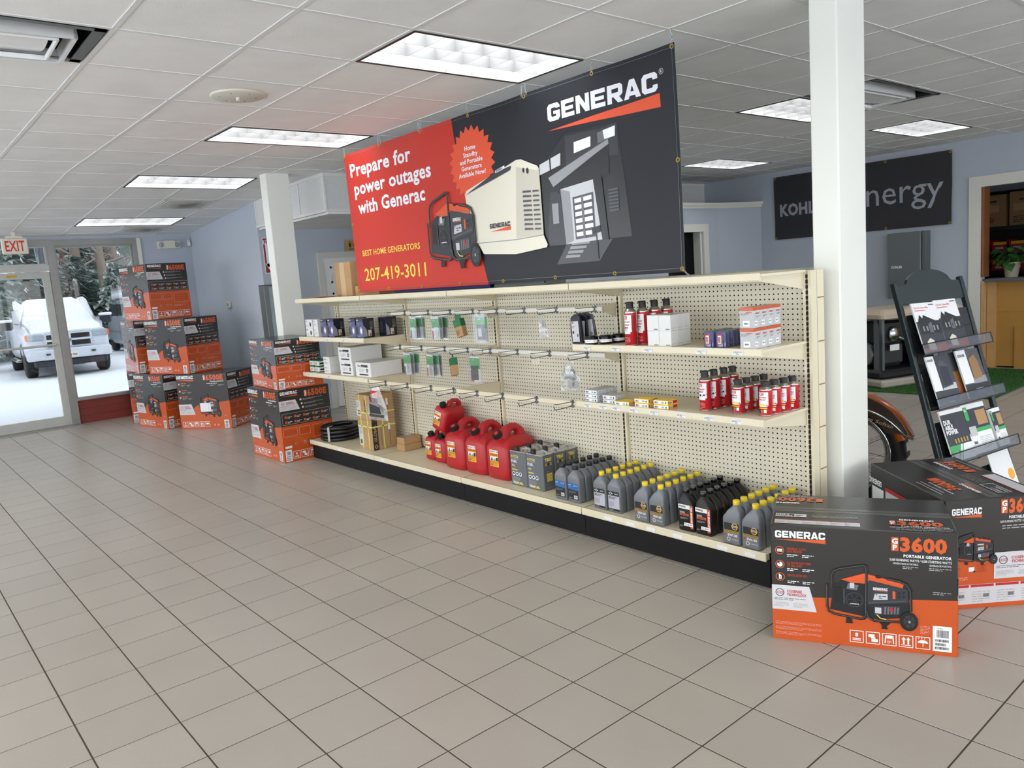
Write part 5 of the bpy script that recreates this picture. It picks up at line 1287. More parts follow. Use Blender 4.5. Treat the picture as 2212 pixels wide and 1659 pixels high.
# hems, eyelets, hanging chains
D = Decal(); D.line([(0.02, .022), (BW - .02, .022)], .0025, 'g100', 3); D.line([(0.02, BH - .022), (BW - .02, BH - .022)], .0025, 'g100', 3); D.line([(.018, .02), (.018, BH - .02)], .0025, 'g100', 3); D.line([(BW - .018, .02), (BW - .018, BH - .02)], .0025, 'g100', 3); bput(D, 'hem_stitch')
em = MB(); n = 14
em.tube([(.0105 * math.cos(2 * math.pi * k / n), 0, .0105 * math.sin(2 * math.pi * k / n)) for k in range(n)], .0035, 5, closed=True); em = em.mesh('eyelet', ['gold'])
es = [(BW * k / 6 if 0 < k < 6 else (.018 if k == 0 else BW - .018), BH - .018) for k in range(7)] + [(BW * k / 7 if 0 < k < 7 else (.018 if k == 0 else BW - .018), .018) for k in range(8)] + [(.018, BH * .5), (BW - .018, BH * .5)]
for u, v in es: ob('eyelet', em, ban, (u, brip(u, v) - .001, v))
def chain_mesh(n, d=.017):
    m = MB()
    for k in range(n):
        pts = [(.0045 * math.cos(a), 0, -k * d * .82 - .009 + .009 * math.sin(a)) if k % 2 else (0, .0045 * math.cos(a), -k * d * .82 - .009 + .009 * math.sin(a)) for a in [2 * math.pi * q / 8 for q in range(8)]]
        m.tube(pts, .0013, 4, closed=True)
    return m
cm = chain_mesh(6).mesh('chain', ['chrome'])
for k in range(7):
    u = es[k][0]; L = CEIL - (BZ + BH - .018)
    for dx in ((-.012, .012) if k in (1, 2, 4) else (0,)): ob('chain', cm, ban, (u + dx, brip(u, BH), CEIL - BZ), (0, R(8 if dx < 0 else -8 if dx > 0 else 0), 0))
ob('chain', chain_mesh(7).mesh('chain', ['chrome']), ban, (BW - .016, -.004, .020), (0, R(-48), 0))
# ---------------------------------------------------------------- generator cartons
def gp_badge(D, x, y, s, l, word='6500E', w=None, wb='print_white'):
    """the orange GP tile and the model number"""
    D.rect(x, y, x + .45 * s, y + s, 'print_orange', l); D.text('G', x + .225 * s, y + .54 * s, .36 * s, wb, l + 1, align='C', bold=.04); D.text('P', x + .225 * s, y + .08 * s, .36 * s, wb, l + 1, align='C', bold=.04)
    D.text(word, x + .55 * s, y + .04 * s, .92 * s, 'print_orange', l, w=w or 2.1 * s, bold=.05)
def icons(D, x, y, s, n, l, m='print_white', gap=1.18):
    for k in range(n):
        X = x + k * s * gap; D.frame(X, y, X + s, y + s, s * .05, m, l)
        kind = k % 5
        if kind == 0: D.text('8', X + s / 2, y + s * .5, s * .3, m, l, align='C', bold=.03); D.rect(X + s * .2, y + s * .3, X + s * .8, y + s * .36, m, l); D.rect(X + s * .2, y + s * .18, X + s * .8, y + s * .24, m, l)
        if kind == 1: D.rect(X + s * .18, y + s * .55, X + s * .62, y + s * .8, m, l); D.rect(X + s * .4, y + s * .18, X + s * .85, y + s * .42, m, l); D.line([(X + s * .4, y + s * .5), (X + s * .65, y + s * .5)], s * .1, m, l)
        if kind == 2: D.rect(X + s * .3, y + s * .58, X + s * .7, y + s * .85, m, l); D.line([(X + s * .2, y + s * .2), (X + s * .25, y + s * .8)], s * .08, m, l); D.line([(X + s * .8, y + s * .2), (X + s * .75, y + s * .8)], s * .08, m, l); D.lines(X + s * .35, y + s * .2, s * .3, s * .25, 3, m, l, 2, .4)
        if kind == 3:
            for q in (.34, .66): D.rect(X + s * (q - .06), y + s * .25, X + s * (q + .06), y + s * .65, m, l); D.poly([(X + s * (q - .15), y + s * .62), (X + s * (q + .15), y + s * .62), (X + s * q, y + s * .85)], m, l)
            D.rect(X + s * .15, y + s * .15, X + s * .85, y + s * .2, m, l)
        if kind == 4:
            D.poly([(X + s * (.5 + .36 * math.cos(R(a))), y + s * (.48 + .26 * math.sin(R(a)))) for a in range(0, 181, 20)], m, l); D.rect(X + s * .48, y + s * .2, X + s * .53, y + s * .5, m, l)
            for q in (.25, .45, .65): D.line([(X + s * q, y + s * .92), (X + s * (q - .05), y + s * .82)], s * .04, m, l)
def cosense(D, x0, y0, x1, y1, l, sl=.18):
    w, h = x1 - x0, y1 - y0
    D.poly([(x0, y0), (x1, y0), (x1 - w * sl, y1), (x0, y1)], 'print_white_dull', l); r_ = h * .16
    D.ring(x0 + w * .18, y0 + h * .70, r_, r_ * .16, 'ink', l + 1); D.text('CO', x0 + w * .18, y0 + h * .65, h * .10, 'red_ink', l + 1, align='C', bold=.02, shear=.2)
    D.text('COSENSE', x0 + w * .34, y0 + h * .72, h * .10, 'red_ink', l + 1, w=w * .34, bold=.03); D.text('TECHNOLOGY', x0 + w * .34, y0 + h * .58, h * .10, 'red_ink', l + 1, w=w * .44, bold=.03)
    D.lines(x0 + w * .05, y0 + h * .40, w * .72, h * .12, 2, 'ink_soft', l + 1, 5, .4); D.lines(x0 + w * .05, y0 + h * .12, w * .33, h * .20, 4, 'print_soft', l + 1, 6, .4); D.lines(x0 + w * .48, y0 + h * .12, w * .33, h * .20, 4, 'print_soft', l + 1, 7, .4)
def sticker(D, x0, y0, x1, y1, l):
    w, h = x1 - x0, y1 - y0; D.rect(x0, y0, x1, y1, 'print_white', l); D.barcode(x0 + w * .2, y0 + h * .55, w * .62, h * .3, 'ink', l + 1, 3)
    for k, ww in enumerate((.75, .6, .75)): D.barcode(x0 + w * .12, y0 + h * (.38 - .15 * k), w * ww, h * .10, 'ink', l + 1, 5 + k, 26)
    D.lines(x0 + w * .25, y0 + h * .90, w * .5, h * .04, 1, 'ink_soft', l + 1, 3, .6)

# --- big cartons (6500E)
A, B_, Hh = .73, .525, .69
def print_front():
    D = Decal(); a, h = A, Hh
    X = lambda q: q * a - a
    D.poly([(X(0), 0), (X(1), 0), (X(1), .502 * h), (X(.37), .432 * h), (X(.27), .36 * h), (X(0), .27 * h)], 'carton_orange', 1)
    D.text('GENERAC', X(.018), .915 * h, .055 * h, 'print_white', 2, w=.33 * a, bold=.055); D.poly([(X(.02), .892 * h), (X(.345), .868 * h), (X(.345), .902 * h)], 'print_orange', 2)
    gp_badge(D, X(.543), .878 * h, .094 * h, 2, '6500E', .335 * a)
    D.text('PORTABLE GENERATOR', X(.935), .845 * h, .018 * h, 'print_white', 2, w=.26 * a, bold=.03, align='R'); D.lines(X(.60), .815 * h, .335 * a, .02 * h, 1, 'print_white', 2, 3, .55); D.lines(X(.66), .775 * h, .12 * a, .028 * h, 2, 'print_soft', 2, 4, .4); D.lines(X(.82), .775 * h, .12 * a, .028 * h, 2, 'print_soft', 2, 5, .4)
    for k, y in enumerate((.82, .69, .575)):
        D.ring(X(.055), y * h, .024 * h, .005 * h, 'print_orange', 2, 12); D.circ(X(.055), y * h, .012 * h, 'print_white', 2, n=8); D.lines(X(.095), (y + .008) * h, .17 * a, .022 * h, 1, 'print_orange', 2, 6 + k, .7); D.lines(X(.095), (y - .035) * h, .09 * a, .032 * h, 2, 'print_soft', 2, 8 + k, .4); D.lines(X(.21), (y - .035) * h, .08 * a, .032 * h, 2, 'print_soft', 2, 9 + k, .4)
    cosense(D, X(.0), .262 * h, X(.31), .452 * h, 3)
    portable(D, X(.41), .215 * h, .44 * h, 3, .95)
    icons(D, X(.04), .035 * h, .098 * h, 5, 2); D.circ(X(.665), .07 * h, .018 * h, 'pink', 2, n=10); D.circ(X(.735), .07 * h, .018 * h, 'pink', 2, n=10)
    sticker(D, X(.855), .012 * h, X(.945), .155 * h, 3); D.lines(X(.86), .22 * h, .08 * a, .03 * h, 2, 'pink', 2, 4, .3)
    return D.mesh('front_print', (0, 0, 0), (1, 0, 0), (0, 0, 1), .0007)
def print_side(b, h):
    D = Decal(); X = lambda q: q * b
    D.rect(0, 0, b, .503 * h, 'carton_orange', 1)
    D.text('GENERAC', X(.04), .935 * h, .042 * h, 'print_white', 2, w=.33 * b, bold=.055); D.poly([(X(.06), .915 * h), (X(.37), .905 * h), (X(.37), .922 * h)], 'print_orange', 2); gp_badge(D, X(.50), .875 * h, .088 * h, 2, '6500E', .38 * b)
    cosense(D, 0, .715 * h, X(.39), .855 * h, 2)
    for k, y in enumerate((.842, .785, .732)): D.circ(X(.42 + .015 * k), y * h, .014 * h, 'print_white', 2, n=10); D.circ(X(.42 + .015 * k), y * h, .006 * h, 'print_orange', 3, n=6); D.lines(X(.46 + .015 * k), (y - .012) * h, .38 * b, .026 * h, 2, 'print_soft', 2, 11 + k, .4)
    D.frame(X(.03), .52 * h, X(.975), .676 * h, .003, 'print_soft', 2)
    for r_ in range(2):
        for k in range(5): x, y = X(.08 + k * .18), (.61 - r_ * .07) * h; D.rect(x, y, x + .022, y + .022, 'print_orange', 2); D.lines(x + .028, y, .045, .022, 2, 'print_white', 2, 20 + k + r_, .35)
    for x0, x1, y0, y1 in ((.022, .295, .355, .468), (.33, .55, .35, .465), (.60, .97, .29, .465)): D.frame(X(x0), y0 * h, X(x1), y1 * h, .0025, 'pink', 2); D.lines(X(x0) + .012, y0 * h + .012, X(x1) - X(x0) - .024, (y1 - y0) * h - .024, 4, 'carton_dull_orange', 2, 31, .4)
    for x in (.25, .42, .5): D.ring(X(x), .24 * h, .02 * h, .003, 'print_soft', 2, 12)
    D.rect(X(.03), .195 * h, X(.16), .225 * h, 'print_white', 2); D.lines(X(.58), .22 * h, .3 * b, .03 * h, 2, 'pink', 2, 41, .4)
    sticker(D, X(.02), .012 * h, X(.145), .172 * h, 3); icons(D, X(.165), .035 * h, .105 * h, 5, 2, gap=1.16)
    return D.mesh('side_print', (0, 0, 0), (0, 1, 0), (0, 0, 1), .0007)
def carton_root(label, x, y, th, z0): return tag(ob('generator_carton', None, None, (x, y, z0), th), label, 'carton', 'large generator cartons')
def body_mesh(a, b, h):
    m = MB().box(-a, 0, 0, b, 0, h, ch=.004)
    return m.mesh('body', ['carton_dark'])
def top_seam(t, a, b, h):
    part('tape', 'smoke_tape', t, (-a + .0, 0, b / 2 - .03, b / 2 + .03, h, h + .0007)); part('flap_seam', 'black', t, (-a + .002, -.002, b / 2 - .0012, b / 2 + .0012, h + .0007, h + .0012))
mat('smoke_tape', (86, 84, 82), 0.2)
PF, PS, BMm = print_front(), print_side(B_, Hh), body_mesh(A, B_, Hh)
def big(label, x, y, th, z0):
    t = carton_root(label, x, y, th, z0); ob('body', BMm, t); ob('front_print', PF, t); ob('side_print', PS, t); top_seam(t, A, B_, Hh); return t
big('generator carton at the bottom of the stack beside the gondola end', -6.924, 2.925, .004, .0005)
a2, b2, h2 = .727, .448, .471
t = carton_root('shiny generator carton on top of the stack beside the gondola end', -6.955, 2.954, -.073, Hh + .003)
ob('body', body_mesh(a2, b2, h2), t); o = ob('front_print', PF, t); o.scale = (a2 / A, 1, h2 / Hh); ob('side_print', print_side(b2, h2), t); top_seam(t, a2, b2, h2)
t = big('generator carton on the floor nearest the blue side wall', -9.432, 3.367, .61, .0005)
part('price_card', 'print_white', t, (-.42, -.27, -.006, -.0045, .215, .325))
big('generator carton on the floor below the tall far stack', -10.225, 2.850, .219, .0005)
big('generator carton at the back of the far stack by the window', -11.24, 2.695, -.24, .0005)
big('generator carton second up in the far stack, turned to the wall', -9.859, 3.08, .395, Hh + .003)
big('generator carton second up in the far stack, glaring with window light', -10.80, 2.745, -.039, Hh + .003)
big('topmost generator carton of the far stack', -10.215, 2.828, .177, 2 * Hh + .0055)

# --- small cartons (3600)
def small_front(a, h, full=True):
    D = Decal(); X = lambda q: q * a
    D.poly([(0, 0), (X(1), 0), (X(1), .464 * h), (X(.22), .390 * h), (X(.2), .27 * h), (0, .265 * h)], 'carton_orange', 1)
    D.text('GENERAC', X(.026), .893 * h, .060 * h, 'print_white', 2, w=.283 * a, bold=.055); D.poly([(X(.027), .878 * h), (X(.31), .858 * h), (X(.31), .891 * h)], 'print_orange', 2)
    gp_badge(D, X(.662), .838 * h, .112 * h, 2, '3600', .238 * a)
    D.text('PORTABLE GENERATOR', X(.968), .790 * h, .022 * h, 'print_white', 2, w=.243 * a, bold=.03, align='R'); D.text('3,600 RUNNING WATTS / 4,500 STARTING WATTS', X(.968), .756 * h, .019 * h, 'print_white', 2, w=.315 * a, align='R', bold=.012)
    D.text('GÉNÉRATRICE À PORTABLE', X(.67), .728 * h, .014 * h, 'print_white', 2, w=.13 * a); D.text('GENERADOR PORTÁTIL', X(.968), .728 * h, .014 * h, 'print_white', 2, w=.112 * a, align='R'); D.lines(X(.72), .695 * h, .08 * a, .026 * h, 2, 'print_soft', 2, 3, .45); D.lines(X(.855), .695 * h, .112 * a, .026 * h, 2, 'print_soft', 2, 4, .45)
    for k, (y, s1, s2) in enumerate(((.783, 'GENERAC 212CC', 'OHV ENGINE'), (.661, '8.5 HOUR RUN TIME', 'AT 50% LOAD'), (.553, 'LOW-OIL SHUTDOWN', ''))):
        D.ring(X(.050), y * h, .036 * h, .006 * h, 'print_orange', 2, 20)
        if k == 0: D.rect(X(.036), (y - .012) * h, X(.066), (y + .012) * h, 'print_white', 2); D.text('OHV', X(.049), (y - .007) * h, .013 * h, 'ink', 3, align='C')
        if k == 1: D.circ(X(.050), y * h, .022 * h, 'print_white', 2, n=14); D.poly([(X(.05), y * h), (X(.047), (y + .022) * h), (X(.035), (y + .018) * h)], 'ink', 3)
        if k == 2: D.poly([(X(.042), (y - .02) * h), (X(.058), (y - .02) * h), (X(.058), (y + .008) * h), (X(.048), (y + .022) * h), (X(.042), (y + .022) * h)], 'print_white', 2); D.circ(X(.05), (y - .005) * h, .006 * h, 'ink', 3, n=6)
        D.text(s1, X(.091), (y + .008) * h, .019 * h, 'carton_dull_orange', 2, w=(.112 if k != 1 else .135) * a, bold=.02)
        if s2: D.text(s2, X(.091), (y - .016) * h, .019 * h, 'carton_dull_orange', 2, w=.085 * a, bold=.02)
        D.lines(X(.091), (y - .052) * h, .066 * a, .028 * h, 2, 'print_white', 2, 6 + k, .45); D.lines(X(.178), (y - .052) * h, .066 * a, .028 * h, 2, 'print_white', 2, 9 + k, .45)
    cosense(D, 0, .265 * h, X(.254), .480 * h, 3, .155)
    portable(D, X(.305), .185 * h, .55 * h, 3, (.48 * a) / (.55 * h))
    for k, y in enumerate((.135, .09, .045)): D.lines(X(.016), y * h, .265 * a, .030 * h, 3, 'pink', 2, 15 + k, .35)
    icons(D, X(.436), .038 * h, .103 * h, 5, 2, gap=1.163); sticker(D, X(.874), .034 * h, X(.971), .243 * h, 3)
    D.lines(X(.81), .165 * h, .05 * a, .075 * h, 6, 'pink', 2, 21, .35); D.lines(X(.875), .50 * h, .092 * a, .03 * h, 2, 'print_soft', 2, 22, .35)
    return D
def small_top(a, b):
    D = Decal()
    def blockp(x, y, s):
        pass
    # upright block near the front edge, upside-down block near the back edge
    D.text('GENERAC', .30 * a + .27 * a + .1, .130, .018, 'print_white', 2, w=.125, bold=.05); gp_badge(D, .66 * a, .072, .050, 2, '3600', .165); D.text('PORTABLE GENERATOR', .97 * a, .055, .010, 'print_white', 2, w=.17, align='R', bold=.02); D.text('3,600 RUNNING WATTS / 4,500 STARTING WATTS', .98 * a, .038, .009, 'print_white', 2, w=.22, align='R'); D.lines(.69 * a, .012, .19, .02, 2, 'print_soft', 2, 4, .4)
    D.rect(.02 * a, .025, .50 * a, .075, 'print_white_dull', 1); D.rect(.02 * a, .070, .50 * a, .075, 'red_ink', 2)
    for k in range(6): D.lines(.03 * a + k * .078 * a, .032, .05 * a, .026, 3, 'print_soft', 2, 30 + k, .3); D.rect(.02 * a + k * .08 * a, .025, .0215 * a + k * .08 * a, .07, 'red_ink', 2)
    D.frame(.02 * a, .112, .20 * a, .150, .003, 'print_white', 2); D.text('TAKE IT', .028 * a, .133, .012, 'print_white', 2, w=.05, bold=.03); D.text('OUTSIDE', .028 * a, .117, .012, 'print_white', 2, w=.062, bold=.03); D.rect(.13 * a, .115, .197 * a, .147, 'print_white', 2); D.lines(.135 * a, .120, .038, .022, 2, 'ink', 3, 6, .5); D.lines(.23 * a, .115, .26 * a, .03, 4, 'print_soft', 2, 41, .3)
    # the block at the back edge faces the other way
    y = b - .05
    D.text('3600', .24 * a, y - .005, .05, 'print_orange', 2, w=.155, bold=.05, ang=R(180)); D.rect(.25 * a, y - .055, .29 * a, y - .005, 'print_orange', 2); D.text('GENERAC', .15 * a, y - .075, .018, 'print_white', 2, w=.10, bold=.05, ang=R(180)); D.text('PORTABLE GENERATOR', .25 * a, y + .02, .010, 'print_white', 2, w=.15, ang=R(180)); D.lines(.02 * a, y + .028, .24 * a, .012, 1, 'print_soft', 2, 42, .5)
    return D
sa, sb, sh_ = .684, .442, .50
t = tag(ob('generator_carton', None, None, (-1.107, 3.088, .0005), .474), 'small generator carton standing in front of the gondola end', 'carton', 'small generator cartons')
MB().box(-sa, 0, 0, sb, 0, sh_, ch=.004).build('body', 'carton_dark', t)
small_front(sa, sh_).build('front_print', t, (-sa, 0, 0), (1, 0, 0), (0, 0, 1), .0007)
small_top(sa, sb).build('top_print', t, (-sa, 0, sh_), (1, 0, 0), (0, 1, 0), .0009)
top_seam(t, sa, sb, sh_)
D = Decal(); D.rect(0, 0, sb, .464 * sh_, 'carton_orange', 1); D.text('GENERAC', .03, .9 * sh_, .03, 'print_white', 2, w=.18, bold=.05); gp_badge(D, .24, .86 * sh_, .05, 2, '3600', .12); cosense(D, 0, .5 * sh_, .16, .64 * sh_, 2); icons(D, .08, .03, .055, 5, 2); D.build('side_print', t, (0, 0, 0), (0, 1, 0), (0, 0, 1), .0007)
# second one lies turned: its short side with the picture faces the aisle
Fv = Vector((-1.301, 3.478, .0005)); th2 = math.atan2(.77, .64)
t = tag(ob('generator_carton', None, None, Fv, th2), 'scuffed small generator carton behind the front one, beside the brochure rack', 'carton', 'small generator cartons')
MB().box(0, sb, 0, sa, 0, sh_, ch=.004).build('body', 'carton_dark', t)
D = Decal(); a = sb; h = sh_
D.rect(0, 0, a, .47 * h, 'carton_orange', 1); D.text('GENERAC', .030, .86 * h, .030, 'print_white', 2, w=.130, bold=.055); D.poly([(.03, .845 * h), (.16, .828 * h), (.16, .858 * h)], 'print_orange', 2); gp_badge(D, .245, .85 * h, .062, 2, '3600', .125)
D.text('PORTABLE GENERATOR', .43, .80 * h, .012, 'print_white', 2, w=.15, align='R', bold=.03); D.text('3,600 RUNNING WATTS / 4,500 STARTING WATTS', .43, .765 * h, .010, 'print_white', 2, w=.19, align='R'); D.lines(.25, .71 * h, .17, .022, 2, 'print_soft', 2, 3, .4)
portable(D, .045, .40 * h, .31 * h, 3, 1.15); cosense(D, .215, .26 * h, a, .50 * h, 4, -.0)
D.text('POWER RUSH', .01, .36 * h, .010, 'carton_dull_orange', 2, w=.06, bold=.02); D.text('ADVANCED', .01, .335 * h, .010, 'carton_dull_orange', 2, w=.05, bold=.02); D.text('TECHNOLOGY', .01, .31 * h, .010, 'carton_dull_orange', 2, w=.055, bold=.02); D.text('INCLUDES', .14, .38 * h, .010, 'carton_dull_orange', 2, w=.045); D.text('WHEELS', .14, .355 * h, .010, 'carton_dull_orange', 2, w=.04); D.text('& HANDLE', .14, .33 * h, .010, 'carton_dull_orange', 2, w=.045); D.rect(.105, .34 * h, .13, .38 * h, 'print_white', 2); D.circ(.13, .34 * h, .005, 'ink', 3)
D.lines(.01, .25 * h, .09, .025, 3, 'pink', 2, 5, .4)
D.rect(.0, .04 * h, a - .01, .22 * h, 'print_white_dull', 2)
for k in range(4): D.rect(.004 + k * .11, .195 * h, .106 + k * .11, .218 * h, 'red_ink', 3); D.lines(.01 + k * .11, .06 * h, .08, .055, 5, 'print_soft', 3, 50 + k, .3); D.rect(.06 + k * .11, .10 * h, .085 + k * .11, .13 * h, 'ink_soft', 4)
D.build('front_print', t, (0, 0, 0), (1, 0, 0), (0, 0, 1), .0007)
D = Decal(); X0 = 0
D.rect(0, 0, sa, .45 * h, 'carton_dull_orange', 1); D.rect(.16, .52 * h, .60, .82 * h, 'print_white_dull', 2); D.rect(.16, .79 * h, .60, .83 * h, 'red_ink', 3); D.rect(.02, .50 * h, .14, .78 * h, 'print_white', 2); D.text('GENERAC', .12, .86 * h, .028, 'print_white', 2, w=.13, bold=.05, ang=R(180))
for k in range(4): D.lines(.17 + k * .11, .56 * h, .08, .09, 6, 'print_soft', 3, 60 + k, .3)
D.build('side_print', t, (0, sa, 0), (0, -1, 0), (0, 0, 1), .0007)
D = Decal()
def topblock(y, fl):
    s = 1 if not fl else -1; ox = .03 if not fl else sb - .03
    g = lambda q: ox + s * q; an = R(90) if not fl else R(-90)
D.text('3600', .150, .13, .052, 'print_orange', 2, w=.155, bold=.05, ang=R(90)); D.rect(.10, .29, .150, .335, 'print_orange', 2); D.text('GENERAC', .205, .07, .018, 'print_white', 2, w=.15, bold=.05, ang=R(90)); D.poly([(.215, .07), (.222, .22), (.210, .22)], 'print_orange', 2); D.text('PORTABLE GENERATOR', .088, .08, .010, 'print_white', 2, w=.2, ang=R(90)); D.lines(.03, .08, .008, .22, 24, 'print_soft', 2, 3, .6); D.lines(.05, .1, .008, .2, 22, 'print_soft', 2, 4, .6)
D.text('3600', .33, .60, .052, 'print_orange', 2, w=.155, bold=.05, ang=R(-90)); D.rect(.33, .39, .38, .43, 'print_orange', 2); D.text('GENERAC', .285, .61, .018, 'print_white', 2, w=.15, bold=.05, ang=R(-90)); D.poly([(.315, .46), (.32, .61), (.310, .61)], 'print_orange', 2); D.lines(.405, .40, .006, .22, 24, 'print_soft', 2, 5, .6)
D.rect(.36, .02, .425, .33, 'print_white_dull', 1); D.rect(.355, .02, .36, .33, 'red_ink', 2); D.frame(.265, .05, .325, .19, .003, 'print_white', 2); D.text('TAKE IT', .29, .06, .014, 'print_white', 2, w=.07, ang=R(90)); D.text('OUTSIDE', .315, .06, .014, 'print_white', 2, w=.08, ang=R(90)); D.lines(.27, .21, .05, .15, 12, 'ink_soft', 2, 7, .3)
D.build('top_print', t, (0, 0, h), (1, 0, 0), (0, 1, 0), .0009)
part('tape', 'smoke_tape', t, (sb / 2 - .03, sb / 2 + .03, 0, sa, h, h + .0007)); part('flap_seam', 'black', t, (sb / 2 - .0012, sb / 2 + .0012, .002, sa - .002, h + .0007, h + .0012))
# ---------------------------------------------------------------- signs and fittings on the walls
zc = cpos(-12.6, 0).z
t = thing('exit_sign', 'white illuminated exit sign with red letters hanging by the door', 'sign', (-11.60, 1.70, 2.43))
MB().box(-.02, .02, -.145, .145, -.10, .10, ch=.012).build('case', 'exit_white', t); part('canopy', 'exit_white', t, (-.02, .02, -.09, .09, .10, .125)); part('stem', 'exit_white', t, (-.01, .01, -.02, .02, .125, CEIL - (KINK + 11.6) * 0 - 2.43 - (11.6 + KINK) * SLOPE - .002))
D = Decal(); D.text('EXIT', 0, -.062, .125, 'exit_red', 1, w=.215, bold=.02, align='C'); D.build('lettering', t, (.02, 0, 0), (0, 1, 0), (0, 0, 1), .001)
t = thing('emergency_light', 'white emergency light with two lamp heads above the carton stack', 'emergency light', (XF, 3.70, 2.42))
MB().box(.001, .06, -.16, .16, -.055, .055, ch=.006).build('case', 'off_white', t)
part('centre_cover', 'exit_white', t, (.06, .085, -.075, .075, -.056, .058))
for k in (-.115, .115): MB().lathe([(.035, .061), (.03, .075), (.0, .078)], 14, axis='x', c=(0, k, 0)).build('lamp_head', 'lamp_clear', t)
t = thing('motion_sensor', 'small white motion sensor in the wall corner', 'sensor', (XF, 3.992, 2.44)); MB().box(.001, .045, -.024, .024, -.05, .05, ch=.008).build('case', 'off_white', t); MB().box(.045, .052, -.017, .017, -.035, .01, ch=.003).build('lens', 'white_gloss', t)
t = thing('thermostat', 'small white thermostat on the blue side wall', 'thermostat', (-10.80, YS, 1.49)); MB().box(-.055, .055, -.028, -.001, -.045, .045, ch=.008).build('case', 'off_white', t); part('display', 'ink_soft', t, (-.03, .012, -.0292, -.028, -.015, .022))
t = thing('fire_sign', 'red and white fire extinguisher sign with a down arrow', 'sign', (XA, 4.145, 2.08))
part('plate', 'print_white', t, (.001, .004, -.075, .075, -.225, .225))
D = Decal(); D.rect(-.068, -.215, .068, .215, 'sign_red', 1); D.rect(-.045, -.14, .045, .14, 'print_white', 2); D.poly([(-.066, -.10), (.066, -.10), (0, -.205)], 'print_white', 2); D.rect(-.066, .14, .066, .19, 'print_white', 2); D.text('FIRE', 0, .148, .036, 'sign_red', 3, w=.11, bold=.04, align='C')
for k, c in enumerate('EXTINGUISHER'): D.text(c, 0, .112 - k * .0235, .017, 'ink', 3, align='C', bold=.03)
D.poly([(-.03, .20), (.03, .20), (0, .213)], 'print_white', 2); D.build('print', t, (.004, 0, 0), (0, 1, 0), (0, 0, 1), .0008)
t = thing('metal_locker', 'tall narrow grey metal cabinet behind the slim column', 'cabinet', (-9.40, 4.03, 0))
MB().box(-.08, .08, -.11, .10, .002, 1.705, ch=.004).build('body', 'steel_grey', t); part('door_edge', 'galvanised', t, (.081, .086, -.05, .0, .05, 1.68)); part('top_cap', 'stand_green', t, (-.081, .081, -.111, .101, 1.705, 1.713)); MB().lathe([(.006, .081), (.006, .09), (0, .09)], 8, axis='x', c=(0, .05, 1.55)).build('latch', 'dark_grey', t)
# alcove door and washroom sign
d2 = struct(MB().box(XA + .001, XA + .03, 4.79, 4.87, 0, 2.09).box(XA + .001, XA + .03, 5.74, 5.82, 0, 2.09).box(XA + .001, XA + .03, 4.87, 5.74, 2.01, 2.09).build('door_2', 'wall_white'))
lf = part('door_leaf', 'white', d2, (XA + .001, XA + .018, 4.87, 5.74, .01, 2.01))
for y0, y1 in ((4.96, 5.25), (5.36, 5.65)):
    for z0, z1 in ((.2, .85), (1.0, 1.55), (1.68, 1.9)):
        m = MB().box(XA + .018, XA + .022, y0, y1, z0, z0 + .025).box(XA + .018, XA + .022, y0, y1, z1 - .025, z1).box(XA + .018, XA + .022, y0, y0 + .025, z0, z1).box(XA + .018, XA + .022, y1 - .025, y1, z0, z1).box(XA + .018, XA + .021, y0 + .05, y1 - .05, z0 + .05, z1 - .05, ch=.001); m.build('door_panel', 'white', lf)
MB().cyl((XA + .018, 5.66, 1.0), (XA + .07, 5.66, 1.0), .028, n=12).build('door_knob', 'chrome', lf)
t = thing('washroom_sign', 'tan sign with two dark figures above the alcove door', 'sign', (XA, 5.32, 2.14)); part('plate', 'sign_tan', t, (.031, .034, -.10, .10, -.045, .105))
D = Decal()
for k in (-.035, .035): D.circ(k, .075, .010, 'ink', 1); D.poly([(k - .018, .06), (k + .018, .06), (k + .014, .005), (k - .014, .005)], 'ink', 1)
D.rect(-.06, -.025, .06, -.015, 'ink', 1); D.build('figures', t, (.034, 0, 0), (0, 1, 0), (0, 0, 1), .0008)

# ---------------------------------------------------------------- banner and cabinet on the back wall
t = thing('wall_banner', 'dark grey wall banner with pale lettering, partly behind the near column', 'banner', (-6.435, YB - .02, 1.839))
w_, h_ = 2.47, .918; m = MB(); vs = []; nu, nv = 60, 20
def kr(u, v): return .006 * math.sin(u * 4 + v * 6) + .010 * math.exp(-((u + v * .9 - 2.9) / .12) ** 2) - .008
for j in range(nv + 1):
    for i in range(nu + 1): vs.append((w_ * i / nu, kr(w_ * i / nu, h_ * j / nv), h_ * j / nv))
m.add(vs, [(j * 61 + i, j * 61 + i + 1, (j + 1) * 61 + i + 1, (j + 1) * 61 + i) for j in range(nv) for i in range(nu)], 0, True).build('vinyl', 'kohler_black', t)
D = Decal(); D.text('KOHLER', .092, .345, .155, 'kohler_grey', 1, w=.80, bold=.045); D.text('energy', 1.16, .335, .315, 'kohler_grey', 1, w=1.21)
D.build('lettering', t, (0, -.004, 0), (1, 0, 0), (0, 0, 1), .001, lambda p: (p[0], kr(p[0], p[2]) + p[1], p[2]))
for u, v in [(.02, .02), (w_ - .02, .02), (.02, h_ - .02), (w_ - .02, h_ - .02), (w_ / 3, .02), (2 * w_ / 3, .02), (w_ / 3, h_ - .02), (2 * w_ / 3, h_ - .02)]: ob('eyelet', em, t, (u, kr(u, v) - .003, v)).scale = (1.3, 1, 1.3)
t = thing('transfer_switch', 'flat grey steel cabinet on the back wall below the dark banner', 'cabinet', (-4.71, YB - .16, .92))
